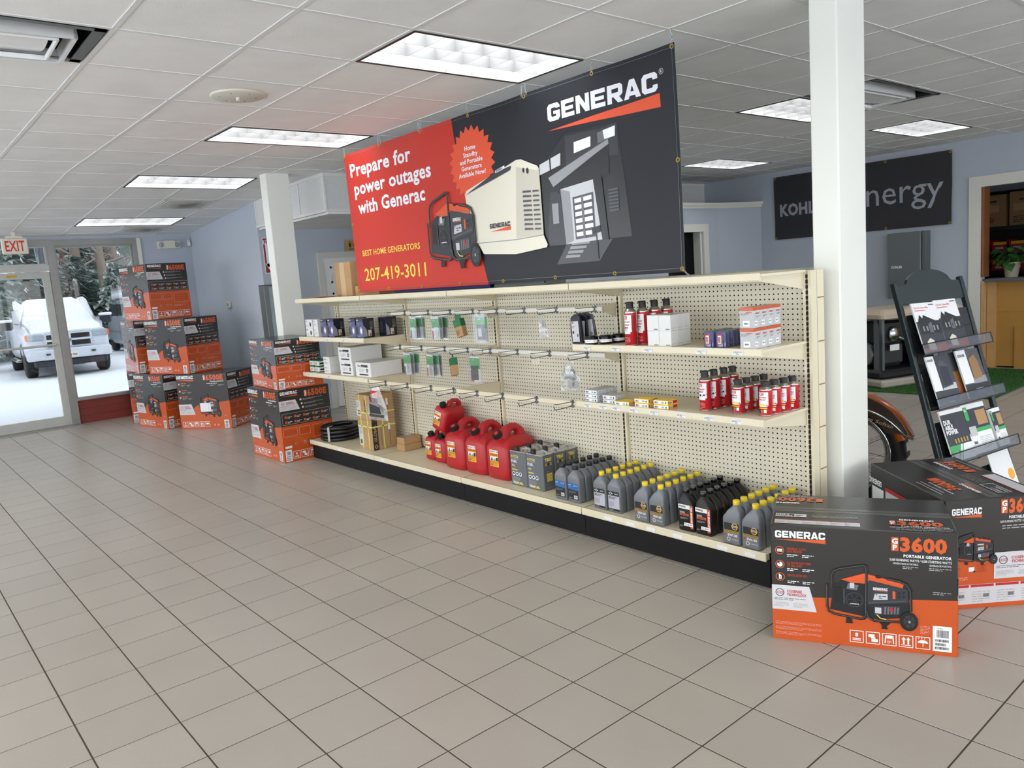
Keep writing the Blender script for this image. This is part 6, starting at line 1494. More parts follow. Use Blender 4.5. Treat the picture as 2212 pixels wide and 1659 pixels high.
MB().box(0, .42, .0, .159, 0, .86, ch=.004).build('body', 'steel_grey', t); part('side_flange', 'steel_grey', t, (.425, .48, .04, .159, 0, .865)); D = Decal(); D.text('KOHLER', .05, .40, .03, 'print_white', 1, w=.14, bold=.05); D.build('lettering', t, (0, 0, 0), (1, 0, 0), (0, 0, 1), .001)

# ---------------------------------------------------------------- turf, concrete pad and opened standby generator
t = thing('turf_mat', 'green artificial turf mat along the back wall', 'turf', (0, 0, 0))
part('mat', 'turf', t, (-6.6, -2.79, 8.66, YB - .03, .0005, .012))
rnd = random.Random(4); m = MB()
for k in range(9000):
    x, y = rnd.uniform(-4.6, -2.8), rnd.uniform(8.67, 10.74); a = rnd.uniform(0, 6.28); dx, dy = .004 * math.cos(a), .004 * math.sin(a)
    m.add([(x - dx, y - dy, .012), (x + dx, y + dy, .012), (x + rnd.uniform(-.01, .01), y + rnd.uniform(-.01, .01), .012 + rnd.uniform(.012, .024))], [(0, 1, 2)])
m.build('turf_blades', 'turf_blade', t)['kind'] = 'stuff'
ga = math.atan2(.936, .352)
g = thing('standby_generator', 'opened tan standby generator on a concrete pad, engine exposed', 'generator', (-3.97, 8.83, .014), ga)
# local: x along the long open side, +y to the short side
MB().box(-.03, 1.32, -.02, .75, 0, .085, ch=.02).build('pad', 'concrete', g)
MB().box(.03, 1.24, .05, .68, .086, .19, ch=.03).build('base_tray', 'black', g)
MB().loft([rrect(.60, .32, .05, .775, .64, .36), rrect(.64, .36, .06, .79, .64, .36), rrect(.64, .36, .06, .835, .64, .36), rrect(.57, .28, .06, .885, .64, .36)], 0, False).build('roof', 'gen_tan', g)
for x in (.06, 1.18): MB().box(x, x + .04, .07, .11, .19, .775).build('post', 'steel_grey', g)
part('post', 'steel_grey', g, (.06, .10, .62, .66, .19, .775)); part('post', 'steel_grey', g, (1.18, 1.22, .62, .66, .19, .775))
MB().prism([(.07, .19), (.19, .19), (.19, .775), (.15, .775), (.07, .60)], .06, .075, 'yz').build('bracket_plate', 'steel_grey', g)
part('rear_panel', 'gen_tan', g, (.08, 1.2, .66, .675, .19, .775)); MB().box(.12, .55, .2, .62, .20, .50, ch=.05).build('engine_block', 'dark_grey', g); part('shroud', 'black', g, (.12, .58, .14, .62, .5, .72))
MB().cyl((.07, .40, .36), (.30, .40, .36), .15, n=8).build('alternator', 'mid_grey', g)
MB().lathe([(.0, .08), (.07, .085), (.085, .11), (.085, .16)], 18, axis='y', c=(.28, .0, .60)).build('air_cleaner', 'chrome', g)
MB().tube([(.34, .13, .56), (.42, .11, .52), (.5, .13, .56), (.52, .2, .6)], .022, 8).build('intake_pipe', 'chrome', g)
part('service_label', 'print_white', g, (.24, .38, .128, .13, .40, .47)); part('control_box', 'black', g, (.62, 1.15, .12, .6, .30, .70)); part('battery_bracket', 'steel_grey', g, (.92, 1.12, .07, .08, .20, .42)); part('battery', 'black', g, (.65, .9, .12, .4, .19, .29))
MB().tube([(.6, .11, .55), (.64, .09, .42), (.72, .1, .36), (.74, .11, .25)], .008, 6).build('red_cable', 'red_ink', g); MB().tube([(.56, .11, .5), (.6, .08, .35), (.68, .09, .3)], .008, 6).build('black_cable', 'rubber', g)

# ---------------------------------------------------------------- brochure rack
al, ph, LW, LL = R(81.265), .26373, .67, 1.447
rk = thing('brochure_rack', 'dark green ladder rack with arched top holding brochures', 'brochure rack', (-1.580, 4.431, .002)); rk.rotation_euler = (-ph, 0, al)
for x in (0, LW): MB().box(x - .016, x + .016, -.012, .018, .004, LL, ch=.004).build('leg', 'stand_green', rk)
arch = [(.016, 1.315), (LW - .016, 1.315), (LW - .016, 1.425), (LW - .10, 1.43)] + [(LW / 2 + (LW / 2 - .11) * math.cos(R(a)), 1.425 + .085 * math.sin(R(a))) for a in range(10, 171, 16)] + [(.10, 1.43), (.016, 1.425)]
MB().prism(arch, -.004, .012, 'xz').build('header_board', 'stand_green', rk)
TR = [1.02, .71, .40, .09]
for k, s in enumerate(TR):
    tr = MB().box(.018, LW - .018, -.075, .0, s - .004, s, ch=.001).build('tray', 'black', rk)
    MB().box(-.01, LW + .03, -.078, -.074, s - .006, s + .055).build('lip', 'smoke_plastic', tr)
    MB().tube([(LW + .03, -.076, s + .055), (-.01, -.076, s + .055), (-.01, -.076, s - .004), (LW + .03, -.076, s - .004), (LW + .03, -.076, s + .055)], .003, 5).build('lip_wire', 'black', tr)
    MB().tube([(0, -.014, s + .13), (LW, -.014, s + .13)], .003, 5).build('cross_wire', 'black', tr)
    MB().box(.03, LW - .03, -.008, -.004, s, s + .235).build('tray_back', 'smoke_tray', tr)
def brochure(x, s, w, h, label, paint, n=1, dy=-.03, tilt=0.0, group='brochures in the ladder rack'):
    """a thin stack of leaflets leaning on the tray back"""
    b = tag(ob('brochure', None, None), label, 'brochure', group)
    M = rk.matrix_basis @ Matrix.Translation((x, dy, s + .010)) @ Matrix.Rotation(R(-4), 4, 'X') @ Matrix.Rotation(R(tilt), 4, 'Y')
    b.matrix_world = M
    MB().box(0, w, -.0015 * n, 0, 0, h).build('pages', 'print_white', b)
    D = Decal(); paint(D, w, h); D.build('cover_print', b, (0, -.0015 * n, 0), (1, 0, 0), (0, 0, 1), .0006); return b
def house(D, w, h):
    D.rect(0, 0, w, h * .62, 'g52', 1); D.rect(0, h * .62, w, h, 'print_white', 1); D.poly([(w * .08, h * .36), (w * .08, h * .62), (w * .2, h * .76), (w * .3, h * .68), (w * .36, h * .75), (w * .95, h * .58), (w * .98, h * .36)], 'g30', 2)
    for k in range(5): D.rect(w * (.2 + k * .15), h * .42, w * (.26 + k * .15), h * .52, 'g140', 3)
    D.poly([(w * .46, h * .38), (w * .62, h * .38), (w * .62, h * .6), (w * .46, h * .55)], 'g100', 3); D.text('Home Standby', w * .06, h * .885, h * .035, 'exit_red', 2, w=w * .62, bold=.01); D.text('Generators', w * .06, h * .83, h * .035, 'exit_red', 2, w=w * .48, bold=.01); D.text('GENERAC', w * .72, h * .94, h * .025, 'g52', 2, w=w * .24)
    D.poly([(w * .3, h * .1), (w, h * .16), (w, 0), (0, 0), (0, h * .06)], 'print_orange', 3); D.poly([(w * .22, h * .04), (w * .52, h * .03), (w * .5, h * .22), (w * .36, h * .27), (w * .2, h * .2)], 'banner_cream', 4)
def blue(D, w, h):
    D.rect(0, 0, w, h, 'g52', 1); D.rect(0, h * .3, w * .34, h, 'print_white', 2); D.poly([(w * .34, h * .3), (w * .98, h * .3), (w * .98, h * .42), (w * .5, h * .42)], 'g190', 2); D.poly([(w * .42, h * .34), (w * .86, h * .38), (w * .84, h * .78), (w * .6, h * .92), (w * .42, h * .82)], 'g70', 3); D.poly([(w * .45, h * .36), (w * .84, h * .4), (w * .82, h * .76), (w * .47, h * .78)], 'navy', 4); D.rect(w * .4, h * .12, w * .8, h * .15, 'label_blue', 3); D.rect(w * .45, h * .05, w * .7, h * .065, 'print_soft', 3); D.text('KOHLER', w * .04, h * .9, h * .04, 'g30', 3, w=w * .25, bold=.04)
def tan(D, w, h):
    D.rect(0, 0, w, h, 'g70', 1); D.poly([(0, h * .3), (w * .42, h * .3), (w * .42, h), (0, h)], 'print_white', 2); D.rect(w * .42, h * .28, w, h * .42, 'g140', 2); D.poly([(w * .46, h * .36), (w * .86, h * .4), (w * .84, h * .72), (w * .74, h * .88), (w * .48, h * .8)], 'kraft_dark', 3); D.text('KOHLER', w * .05, h * .86, h * .05, 'ink', 3, w=w * .3, bold=.05); D.rect(0, 0, w, h * .28, 'g30', 2); D.rect(w * .4, h * .16, w * .75, h * .18, 'print_white', 3); D.rect(w * .4, h * .09, w * .8, h * .115, 'label_blue', 3)
def gold_(D, w, h): D.rect(0, 0, w, h, 'wood_brown', 1); D.rect(0, h * .6, w, h, 'g52', 2); D.circ(w * .5, h * .5, w * .3, 'gold', 3)
def night(D, w, h):
    D.rect(0, 0, w, h, 'g30', 1); D.rect(0, h * .92, w, h, 'print_white', 2); D.poly([(w * .3, h * .3), (w, h * .3), (w, h * .7), (w * .5, h * .8)], 'navy', 2); D.text('DUR', w * .05, h * .72, h * .08, 'print_white', 3, w=w * .3, bold=.05); D.text('ABLE', w * .05, h * .62, h * .08, 'print_white', 3, w=w * .35, bold=.05); D.text('POWER', w * .05, h * .52, h * .08, 'print_white', 3, w=w * .5, bold=.05)
    for k in range(5): D.rect(w * (.3 + k * .13), h * .33, w * (.36 + k * .13), h * .42, 'gold', 3)
    D.rect(0, 0, w, h * .3, 'print_white', 2); D.poly([(0, 0), (w * .3, 0), (w * .5, h * .3), (0, h * .3)], 'green_pack', 3); D.poly([(w * .36, 0), (w * .4, 0), (w * .62, h * .3), (w * .58, h * .3)], 'green_pack', 3); D.rect(w * .1, h * .02, w * .3, h * .18, 'box_grey', 4)
def green(D, w, h):
    D.rect(0, 0, w, h, 'print_white', 1); D.rect(0, h * .42, w, h * .9, 'navy', 2); D.rect(w * .5, h * .55, w * .95, h * .85, 'kraft', 3); D.poly([(w * .04, h * .95), (w * .2, h * .95), (w * .2, h * .7), (w * .12, h * .66), (w * .04, h * .7)], 'green_pack', 4); D.text('OK', w * .06, h * .86, h * .05, 'print_white', 5, w=w * .1, bold=.04); D.rect(w * .35, h * .42, w, h * .5, 'green_pack', 4); D.rect(w * .05, h * .36, w * .35, h * .55, 'box_grey', 5); D.lines(w * .4, h * .08, w * .5, h * .26, 8, 'print_soft', 2, 3, .3); D.text('BBB', w * .1, h * .2, h * .05, 'ink', 2, w=w * .15, bold=.04)
bw, bh = .222, .285
brochure(.025, TR[0], bw, bh, 'white brochure with dark house picture, nearer the column on the top tray', house, 5, -.055, 2); brochure(.255, TR[0], bw, bh, 'white brochure with dark house picture, second on the top tray', house, 5, -.052, 1)
brochure(.03, TR[1], bw, bh, 'grey brochure with a blue machine on the middle tray', blue, 4, -.055, 1.5); brochure(.30, TR[1], bw * .7, bh, 'brown brochure peeping out behind the tan one', gold_, 3, -.03, 0); brochure(.335, TR[1], bw * 1.05, bh * 1.0, 'white and grey brochure with a tan machine', tan, 5, -.052, 1)
brochure(.025, TR[2], bw, bh, 'dark brochure with bold white words on the lower tray', night, 5, -.055, 1); brochure(.255, TR[2], bw * 1.05, bh, 'white brochure with green tab beside the dark one', green, 4, -.05, 1); brochure(.51, TR[2], .115, bh * .78, 'narrow white and green leaflet on the lower tray', green, 14, -.04, 0)
brochure(.40, TR[3], bw, bh, 'pale leaflet on the bottom tray', lambda D, w, h: (D.rect(0, 0, w, h, 'print_white', 1), D.circ(w * .8, h * .5, w * .15, 'label_amber', 2)), 3, -.05, 0)

# ---------------------------------------------------------------- motorcycle behind the column
mc = thing('motorcycle', 'motorcycle with orange and brown skirted fender behind the near column', 'motorcycle', (-2.33, 4.71, .001)); mc.rotation_euler = (0, 0, R(12))
tbm = MB().box(-.014, .014, -.046, .046, .3305, .340); tb_rim = tbm.mesh('tread_block', ['rubber'])
def wheel2(x):
    m = MB(); n = 40; rings = []
    for k in range(n):
        a = 2 * math.pi * k / n; c, s = math.cos(a), math.sin(a)
        rings.append([(x + r_ * c, y, .342 + r_ * s) for r_, y in ((.25, -.05), (.29, -.064), (.322, -.052), (.333, 0), (.322, .052), (.29, .064), (.25, .05))])
    m.loft(rings, 0, True, closed=True); ty = m.build('tyre', 'rubber', mc)
    for k in range(24): ob('tread_block', tb_rim, ty, (x, 0, .342), (0, R(15 * k), 0))
    m = MB()
    for y in (-.046, .046): m.tube([(x + .247 * math.cos(a), y, .342 + .247 * math.sin(a)) for a in [2 * math.pi * k / 36 for k in range(36)]], .011, 6, closed=True)
    m.tube([(x + .236 * math.cos(a), 0, .342 + .236 * math.sin(a)) for a in [2 * math.pi * k / 36 for k in range(36)]], .03, 6, closed=True)
    rm = m.build('rim', 'chrome', mc)
    sp = MB().cyl((0, .03, .03), (.03, 0, .23), .0025, n=4).mesh('spoke', ['chrome'])
    for k in range(20): ob('spoke', sp, rm, (x, 0, .342), (0, R(18 * k), 0 if k % 2 else R(180)))
    MB().cyl((x, -.06, .342), (x, .06, .342), .035, n=12).build('hub', 'chrome', mc)
wheel2(0.0); wheel2(-1.50)
def fender(x, a0, a1, r0, name):
    m = MB(); rings = []
    for k in range(13):
        a = R(a0 + (a1 - a0) * k / 12); c, s = math.cos(a), math.sin(a); q = .07 if 1 < k else .05
        rings.append([(x + r_ * c, y, .342 + r_ * s) for r_, y in ((r0 - .075, -q - .012), (r0 - .02, -q - .006), (r0 + .02, -q * .6), (r0 + .035, 0), (r0 + .02, q * .6), (r0 - .02, q + .006), (r0 - .075, q + .012), (r0 + .0, q * .5), (r0 + .008, 0), (r0 + .0, -q * .5))])
    m.loft(rings, 0, True); return m.build(name, 'moto_orange', mc)
f_ = fender(0, 17, 170, .36, 'fender')
m = MB()
for y in (-.088,):
    rings = []
    pts = []
    for k in range(12): a = R(22 + 130 * k / 11); pts.append((.385 * math.cos(a), .342 + .385 * math.sin(a)))
    inn = [(.27 * math.cos(R(150 - 120 * k / 9)), .342 + .29 * math.sin(R(150 - 120 * k / 9))) for k in range(10)]
    m.prism(pts + inn, y - .004, y + .006, 'xz')
m.build('skirt', 'moto_brown', mc)
MB().tube([(.375 * math.cos(R(a)), -.092, .342 + .30 * math.sin(R(a))) for a in range(150, 24, -8)] + [(.37, -.06, .455), (.378, 0, .455)], .010, 6).build('skirt_trim', 'chrome', mc)
D = Decal(); D.text('Heritage Softail', .02, .60, .022, 'tape_brown', 1, w=.26, shear=.2, ang=R(-18)); D.build('lettering', mc, (0, -.093, 0), (1, 0, 0), (0, 0, 1), .001)
MB().tube([(0, 0, .42), (-.25, 0, .62), (-.75, 0, .66), (-1.25, 0, .80), (-1.5, 0, .36)], .03, 8).tube([(-.3, 0, .35), (-.95, 0, .30), (-1.25, 0, .75)], .025, 8).build('frame', 'black', mc)
MB().loft([rrect(.12, .08, .05, .68, -.95), rrect(.22, .13, .08, .74, -.95), rrect(.2, .12, .08, .86, -.95), rrect(.1, .05, .04, .90, -.95)], 0).build('tank', 'moto_orange', mc)
MB().loft([rrect(.25, .10, .06, .62, -.42), rrect(.28, .14, .08, .68, -.42), rrect(.26, .12, .08, .72, -.42)], 0).build('seat', 'rubber', mc)
MB().box(-.95, -.45, -.14, .14, .18, .55, ch=.05).build('engine', 'mid_grey', mc); MB().tube([(-1.25, -.35, 1.0), (-1.28, 0, .95), (-1.25, .35, 1.0)], .014, 6).build('handlebar', 'chrome', mc)
MB().cyl((-.5, -.09, .04), (-.5, -.24, .0), .01, n=6).build('kickstand', 'black', mc)

# ---------------------------------------------------------------- stock room seen through the doorway
lg = struct(part('trim_4', 'ledge_grey', None, (-3.60, -2.31, YB + .02, YB + .42, 1.085, 1.125)))
part('post', 'wood_pine', lg, (-3.595, -3.50, YB + .10, YB + .19, 0, 1.085)); part('post', 'wood_pine', lg, (-2.41, -2.32, YB + .10, YB + .19, 0, 1.085))
part('ply_panel', 'plywood', lg, (-3.50, -2.41, YB + .14, YB + .16, .02, .70)); part('ply_panel', 'plywood', lg, (-3.50, -2.41, YB + .14, YB + .16, .702, 1.085)); part('ply_panel', 'plywood', lg, (-3.29, -2.5, YB + .115, YB + .138, .0, .52))
t = thing('potted_plant', 'small leafy green plant in a pale pot on the ledge', 'plant', (-3.37, YB + .24, 1.126)); t.scale = (1.25, 1.25, 1.25)
MB().lathe([(.055, 0), (.075, .13), (.08, .132), (.08, .15), (.07, .15), (.068, .13)], 18).build('pot', 'pot', t); MB().lathe([(.069, .138), (0, .14)], 14).build('soil', 'wood_brown', t)
rnd = random.Random(7); lm = MB(); lm.add([(0, 0, 0), (.03, .02, .008), (.04, .05, .004), (.02, .085, -.008), (0, .11, -.02), (-.02, .085, -.008), (-.04, .05, .004), (-.03, .02, .008), (0, .05, -.006)], [(0, 1, 8), (1, 2, 8), (2, 3, 8), (3, 4, 8), (4, 5, 8), (5, 6, 8), (6, 7, 8), (7, 0, 8)], 0, True); lmm = lm.mesh('leaf', ['leaf'])
st = MB()
for k in range(46):
    a = rnd.uniform(0, 6.28); e = rnd.uniform(.2, 1.3); L = rnd.uniform(.05, .17); p = Vector((math.cos(a) * math.cos(e) * L * 1.1, math.sin(a) * math.cos(e) * L * 1.1, .15 + L * math.sin(e)))
    if k % 9 == 0: p = Vector((math.cos(a) * .2, math.sin(a) * .12, rnd.uniform(.1, .2)))
    st.tube([(0, 0, .14), p * .5 + Vector((0, 0, .08)), p], .0025, 4); o = ob('leaf', lmm, t, p, (rnd.uniform(-.7, .4), rnd.uniform(-.5, .5), a - 1.57)); o.scale = [rnd.uniform(.7, 1.15)] * 3
st.build('stems', 'green_dark', t)
sr = thing('stock_shelf', 'dark metal stock shelf beyond the doorway', 'shelving', (0, 0, 0))
for z in (.55, 1.10, 1.72): part('shelf_board', 'black', sr, (-4.7, -2.0, YB + 1.65, YB + 2.3, z, z + .06))
for x in (-4.68, -3.4, -2.05): part('post', 'black', sr, (x, x + .05, YB + 1.65, YB + 1.7, .002, 2.3))
part('back_sheet', 'black', sr, (-4.7, -2.0, YB + 2.28, YB + 2.3, .1, 2.3))
for k, x in enumerate((-4.60, -4.24, -3.86, -3.48)):
    t = carton('stock_carton', f'brown stock carton with pale labels, {("first", "second", "third", "fourth")[k]} from the doorway edge', x, x + .34, YB + 1.72, YB + 2.2, 1.782, 1.782 + (.46, .44, .46, .45)[k], 'kraft_dark', 'brown stock cartons')
    part('label', 'kraft', t, (-.12, .08, -.0015, -.0005, .20, .30)); D = Decal(); D.poly([(-.05, .36), (.02, .36), (.02, .38), (.06, .35), (.02, .32), (.02, .34), (-.05, .34)], 'ink', 1); D.lines(-.12, .04, .14, .1, 4, 'ink', 1, k, .4); D.build('print', t, (0, 0, 0), (1, 0, 0), (0, 0, 1), .0006)
for k in range(5):
    x = -4.40 + k * .22
    for r_ in range(2):
        t = thing('parts_bin', f'red and orange parts bin, {"upper" if r_ else "lower"} row, {("first", "second", "third", "fourth", "fifth", "sixth")[k]} from the doorway edge', 'bin', (x, YB + 1.66, 1.165 + r_ * .27), group='red parts bins')
        MB().box(-.10, .10, 0, .3, 0, .02).box(-.10, .10, 0, .015, .02, .09).box(-.10, -.09, 0, .3, .02, .16).box(.09, .10, 0, .3, .02, .16).build('bin', 'sign_red', t); part('contents', 'label_amber', t, (-.085, .085, .03, .28, .021, .13)); part('label', 'print_soft', t, (-.05, .05, -.0015, -.0004, .03, .06))
    if k == 0: part('bin_rail', 'sign_red', sr, (-4.55, -3.05, YB + 1.65, YB + 1.95, 1.405, 1.432))
# ---------------------------------------------------------------- outside: snow, parked vehicles, trees
ZG = -.15; rnd = random.Random(11)
m = MB(); nx, ny = 60, 60; vs = []
for j in range(ny + 1):
    for i in range(nx + 1):
        x = XF - .3 - 78 * (i / nx) ** 1.6; y = -40 + 90 * j / ny; d = XF - x
        z = ZG + .10 * math.exp(-((d - 3.2) / 2.2) ** 2) * (1 + .3 * math.sin(y * .8)) + .03 * math.sin(x * .9 + y * .5) * (0 if 9 < d < 17 and 1 < y < 9 else 1)
        vs.append((x, y, z))
m.add(vs, [(j * (nx + 1) + i, (j + 1) * (nx + 1) + i, (j + 1) * (nx + 1) + i + 1, j * (nx + 1) + i + 1) for j in range(ny) for i in range(nx)], 0, True)
g_ = struct(m.build('ground_snow', 'snow'))
MB().box(XF - .3, 60, -60, YL - .3, ZG - .1, ZG).box(XB + .4, 60, YL - .3, 60, ZG - .1, ZG).build('yard_snow', 'snow', g_)

tk = thing('pickup_truck', 'white pickup truck covered in snow outside the glass door', 'truck', (-23.85, 4.29, ZG)); tk.rotation_euler = (0, 0, R(-3.5))
def sec(x, hw, z0, z1, r=.08, hwt=None):
    hwt = hwt or hw
    return [(x, -hw + .03, z0), (x, -hw, z0 + r), (x, -hw, (z0 + z1) * .55), (x, -hwt, z1 - r), (x, -hwt + r, z1), (x, hwt - r, z1), (x, hwt, z1 - r), (x, hw, (z0 + z1) * .55), (x, hw, z0 + r), (x, hw - .03, z0)]
MB().loft([sec(.86, .86, .62, 1.08, .1), sec(.78, .95, .55, 1.18, .12), sec(.45, 1.0, .52, 1.24, .14), sec(-.60, 1.0, .50, 1.34, .14), sec(-2.75, 1.0, .48, 1.36, .1), sec(-2.95, 1.0, .50, 1.36, .1), sec(-4.9, 1.0, .58, 1.38, .06), sec(-4.95, .97, .62, 1.36, .06)], 0).build('body', 'truck_white', tk)
MB().loft([sec(-.45, .92, 1.26, 1.36, .04), sec(-.62, .90, 1.28, 1.48, .06, .84), sec(-1.22, .90, 1.30, 1.92, .12, .72), sec(-1.8, .90, 1.30, 1.97, .12, .72), sec(-2.8, .90, 1.30, 1.94, .12, .72), sec(-3.0, .88, 1.30, 1.4, .05, .84)], 0).build('cab', 'truck_white', tk)
MB().loft([sec(.80, .84, 1.05, 1.20, .05), sec(.60, .88, 1.16, 1.31, .07), sec(-.55, .90, 1.28, 1.44, .08), sec(-1.20, .84, 1.6, 2.02, .14, .70), sec(-1.8, .84, 1.7, 2.08, .14, .70), sec(-2.85, .84, 1.7, 2.04, .14, .70)], 0).build('snow_cover', 'snow_cover', tk)
for s in (-1, 1):
    for a, b in ((-1.05, -1.75), (-1.85, -2.6)):
        m = MB(); y0, y1 = .908, .745; p = [(a - .02, y0 + .004, 1.40), (b, y0 + .004, 1.40), (b + .02, y1 + .02, 1.82), (a - .22 if a > -1.5 else a, y1 + .02, 1.82)]
        m.add([(x, s * y, z) for x, y, z in p], [(0, 1, 2, 3) if s > 0 else (3, 2, 1, 0)]).build('side_window', 'truck_glass', tk)
    # mirrors with snow
    MB().box(-.92, -.74, s * 1.06 if s > 0 else -1.36, 1.36 if s > 0 else -1.06, 1.28, 1.50, ch=.04).build('mirror', 'truck_dark', tk); MB().box(-.94, -.72, s * 1.05 if s > 0 else -1.38, 1.38 if s > 0 else -1.05, 1.49, 1.57, ch=.03).build('mirror_snow', 'snow_cover', tk)
    # lamps
    MB().box(.78, .905, *(sorted((s * .56, s * .94))), .98, 1.16, ch=.03).build('headlight', 'lamp_clear', tk); MB().box(.72, .895, *(sorted((s * .87, s * .965))), .99, 1.15, ch=.02).build('turn_lamp', 'lamp_amber', tk)
    MB().box(-2.6, -.6, *(sorted((s * .98, s * 1.12))), .40, .47, ch=.02).build('running_board', 'chrome', tk)
MB().box(.84, .90, -.56, .56, .76, 1.16, ch=.05).build('grille_surround', 'truck_white', tk)
for y0, y1 in ((-.50, -.06), (.06, .50)):
    for z0, z1 in ((.80, .93), (.985, 1.11)): MB().box(.895, .912, y0, y1, z0, z1, ch=.008).build('grille_opening', 'black', tk)
MB().prism([(-.045, .985), (-.06, .94), (-.02, .90), (0, .87), (.02, .90), (.06, .94), (.045, .985), (.02, .965), (0, .985), (-.02, .965)], .90, .925, 'yz').build('emblem', 'chrome', tk)
MB().loft([sec(1.02, .72, .52, .72, .04), sec(1.0, .9, .48, .74, .05), sec(.82, .99, .46, .74, .05), sec(.7, .99, .46, .72, .05)], 0).build('bumper', 'truck_white', tk)
MB().box(.86, 1.01, -.62, .62, .66, .70, ch=.01).build('bumper_slot', 'black', tk); MB().box(.75, .98, -.85, .85, .30, .46, ch=.03).build('valance', 'truck_dark', tk)
for s in (-.52, .52): MB().box(1.0, 1.08, s - .05, s + .05, .60, .64, ch=.01).build('tow_hook', 'black', tk)
t2 = MB().box(1.024, 1.032, -.16, .16, .505, .645).build('licence_plate', 'exit_white', tk); D = Decal(); D.text('7418-964', 0, .54, .05, 'ink', 1, w=.26, align='C', bold=.02); D.build('plate_lettering', t2, (1.032, 0, 0), (0, 1, 0), (0, 0, 1), .002)
for x in (0, -3.86):
    for s in (-1, 1):
        m = MB().lathe([(.24, -.13), (.36, -.135), (.405, -.10), (.41, 0), (.405, .10), (.36, .135), (.24, .13)], 24, axis='y', c=(x, s * .86, .41)); w = m.build('wheel', 'rubber', tk)
        MB().lathe([(.24, s * .10), (.235, s * .12), (.10, s * .07), (.04, s * .12), (0, s * .125)], 16, axis='y', c=(x, s * .86, .41)).build('wheel_rim', 'chrome', w)
        m = MB(); m.tube([(x + .47 * math.cos(R(a)), s * .985, .43 + .47 * math.sin(R(a))) for a in range(0, 181, 15)], .035, 6); m.build('wheel_arch', 'truck_dark', tk)
MB().box(-3.6, .6, -.6, .6, .28, .55, ch=.05).build('underbody', 'black', tk)

vn = thing('parked_van', 'grey van with snow on its roof parked behind the truck', 'van', (-31.2, 8.35, ZG)); vn.rotation_euler = (0, 0, R(174))
MB().loft([sec(2.5, .95, .4, 1.05, .1), sec(1.7, 1.0, .36, 1.25, .12), sec(1.0, 1.0, .34, 2.0, .15, .85), sec(-2.2, 1.0, .34, 2.05, .15, .88), sec(-2.4, .98, .36, 2.0, .15, .86)], 0).build('body', 'van_grey', vn)
MB().loft([sec(1.1, .86, 1.95, 2.12, .06), sec(.6, .9, 1.98, 2.3, .15), sec(-2.1, .9, 1.98, 2.32, .15), sec(-2.35, .86, 1.96, 2.15, .08)], 0).build('roof_snow', 'snow_cover', vn)
for s in (-1, 1):
    for a, b in ((.85, .25), (.10, -.9), (-1.0, -1.25), (-1.35, -2.1)): MB().box(b, a, *(sorted((s * .93, s * .985))), 1.22, 1.78, ch=.02).build('side_window', 'truck_dark', vn)
    part('door_seam', 'truck_dark', vn, (-.955, -.945, *sorted((s * .99, s * 1.004)), .5, 1.9)); part('side_trim', 'mid_grey', vn, (-2.2, 1.6, *sorted((s * .99, s * 1.012)), .75, .80))
    for x in (1.55, -1.55): MB().lathe([(.2, -.11), (.33, -.11), (.35, 0), (.33, .11), (.2, .11)], 18, axis='y', c=(x, s * .88, .35)).build('wheel', 'rubber', vn)
for s in (-.7, .7): MB().box(-2.43, -2.39, s - .07, s + .07, .9, 1.25, ch=.01).build('tail_lamp', 'sign_red', vn)
tl = thing('box_trailer', 'white box trailer with a maroon stripe at the edge of the yard', 'trailer', (-28.6, 1.75, ZG)); MB().box(-2.5, 1.6, -1.05, 1.05, .45, 2.15, ch=.05).build('body', 'truck_white', tl); part('stripe', 'sign_red', tl, (1.60, 1.612, -1.05, 1.05, .75, .95)); MB().box(-2.5, 1.6, -1.05, 1.05, 2.152, 2.3, ch=.06).build('roof_snow', 'snow_cover', tl)
for s in (-1, 1): MB().lathe([(.1, -.1), (.33, -.1), (.33, .1), (.1, .1)], 16, axis='y', c=(-.6, s * .95, .33)).build('wheel', 'rubber', tl)

def conifer(x, y, h, w, label, seed, frost=.45):
    t = thing('conifer_tree', label, 'tree', (x, y, ZG), group='snowy conifers beyond the yard'); q = random.Random(seed)
    MB().cyl((0, 0, 0), (0, 0, h * .95), .16, .03, 7).build('trunk', 'bark_hazed', t); m = MB()
    n = int(h * 70)
    for k in range(n):
        f = q.random() ** .8; z = h * (.06 + .92 * f); L = w * (1 - f) * q.uniform(.55, 1.1) + .25; a = q.uniform(0, 6.283); dr = -q.uniform(.12, .45) * L; c, s = math.cos(a), math.sin(a)
        for e in range(4):
            r0, r1 = L * e / 4, L * (e + 1) / 4 + .05; ww = q.uniform(.10, .24) * (1.1 - e * .18); z0 = z + dr * (e / 4) ** 1.5; z1 = z + dr * ((e + 1) / 4) ** 1.5; j = q.uniform(-.1, .1)
            m.add([(c * r0 - s * ww, s * r0 + c * ww, z0 - .05), (c * r0 + s * ww, s * r0 - c * ww, z0 - .05 + j), (c * r1, s * r1, z1 + .02)], [(0, 1, 2)], 1 if q.random() < frost else 0)
            m.add([(c * r0, s * r0, z0 + .02), (c * r1 - s * ww * 1.2, s * r1 + c * ww * 1.2, z1 - .09), (c * r1 + s * .05, s * r1, z1 + .03)], [(0, 1, 2)], 1 if q.random() < frost else 0)
    m.build('foliage', ['needles_hazed', 'needles_frost'], t)
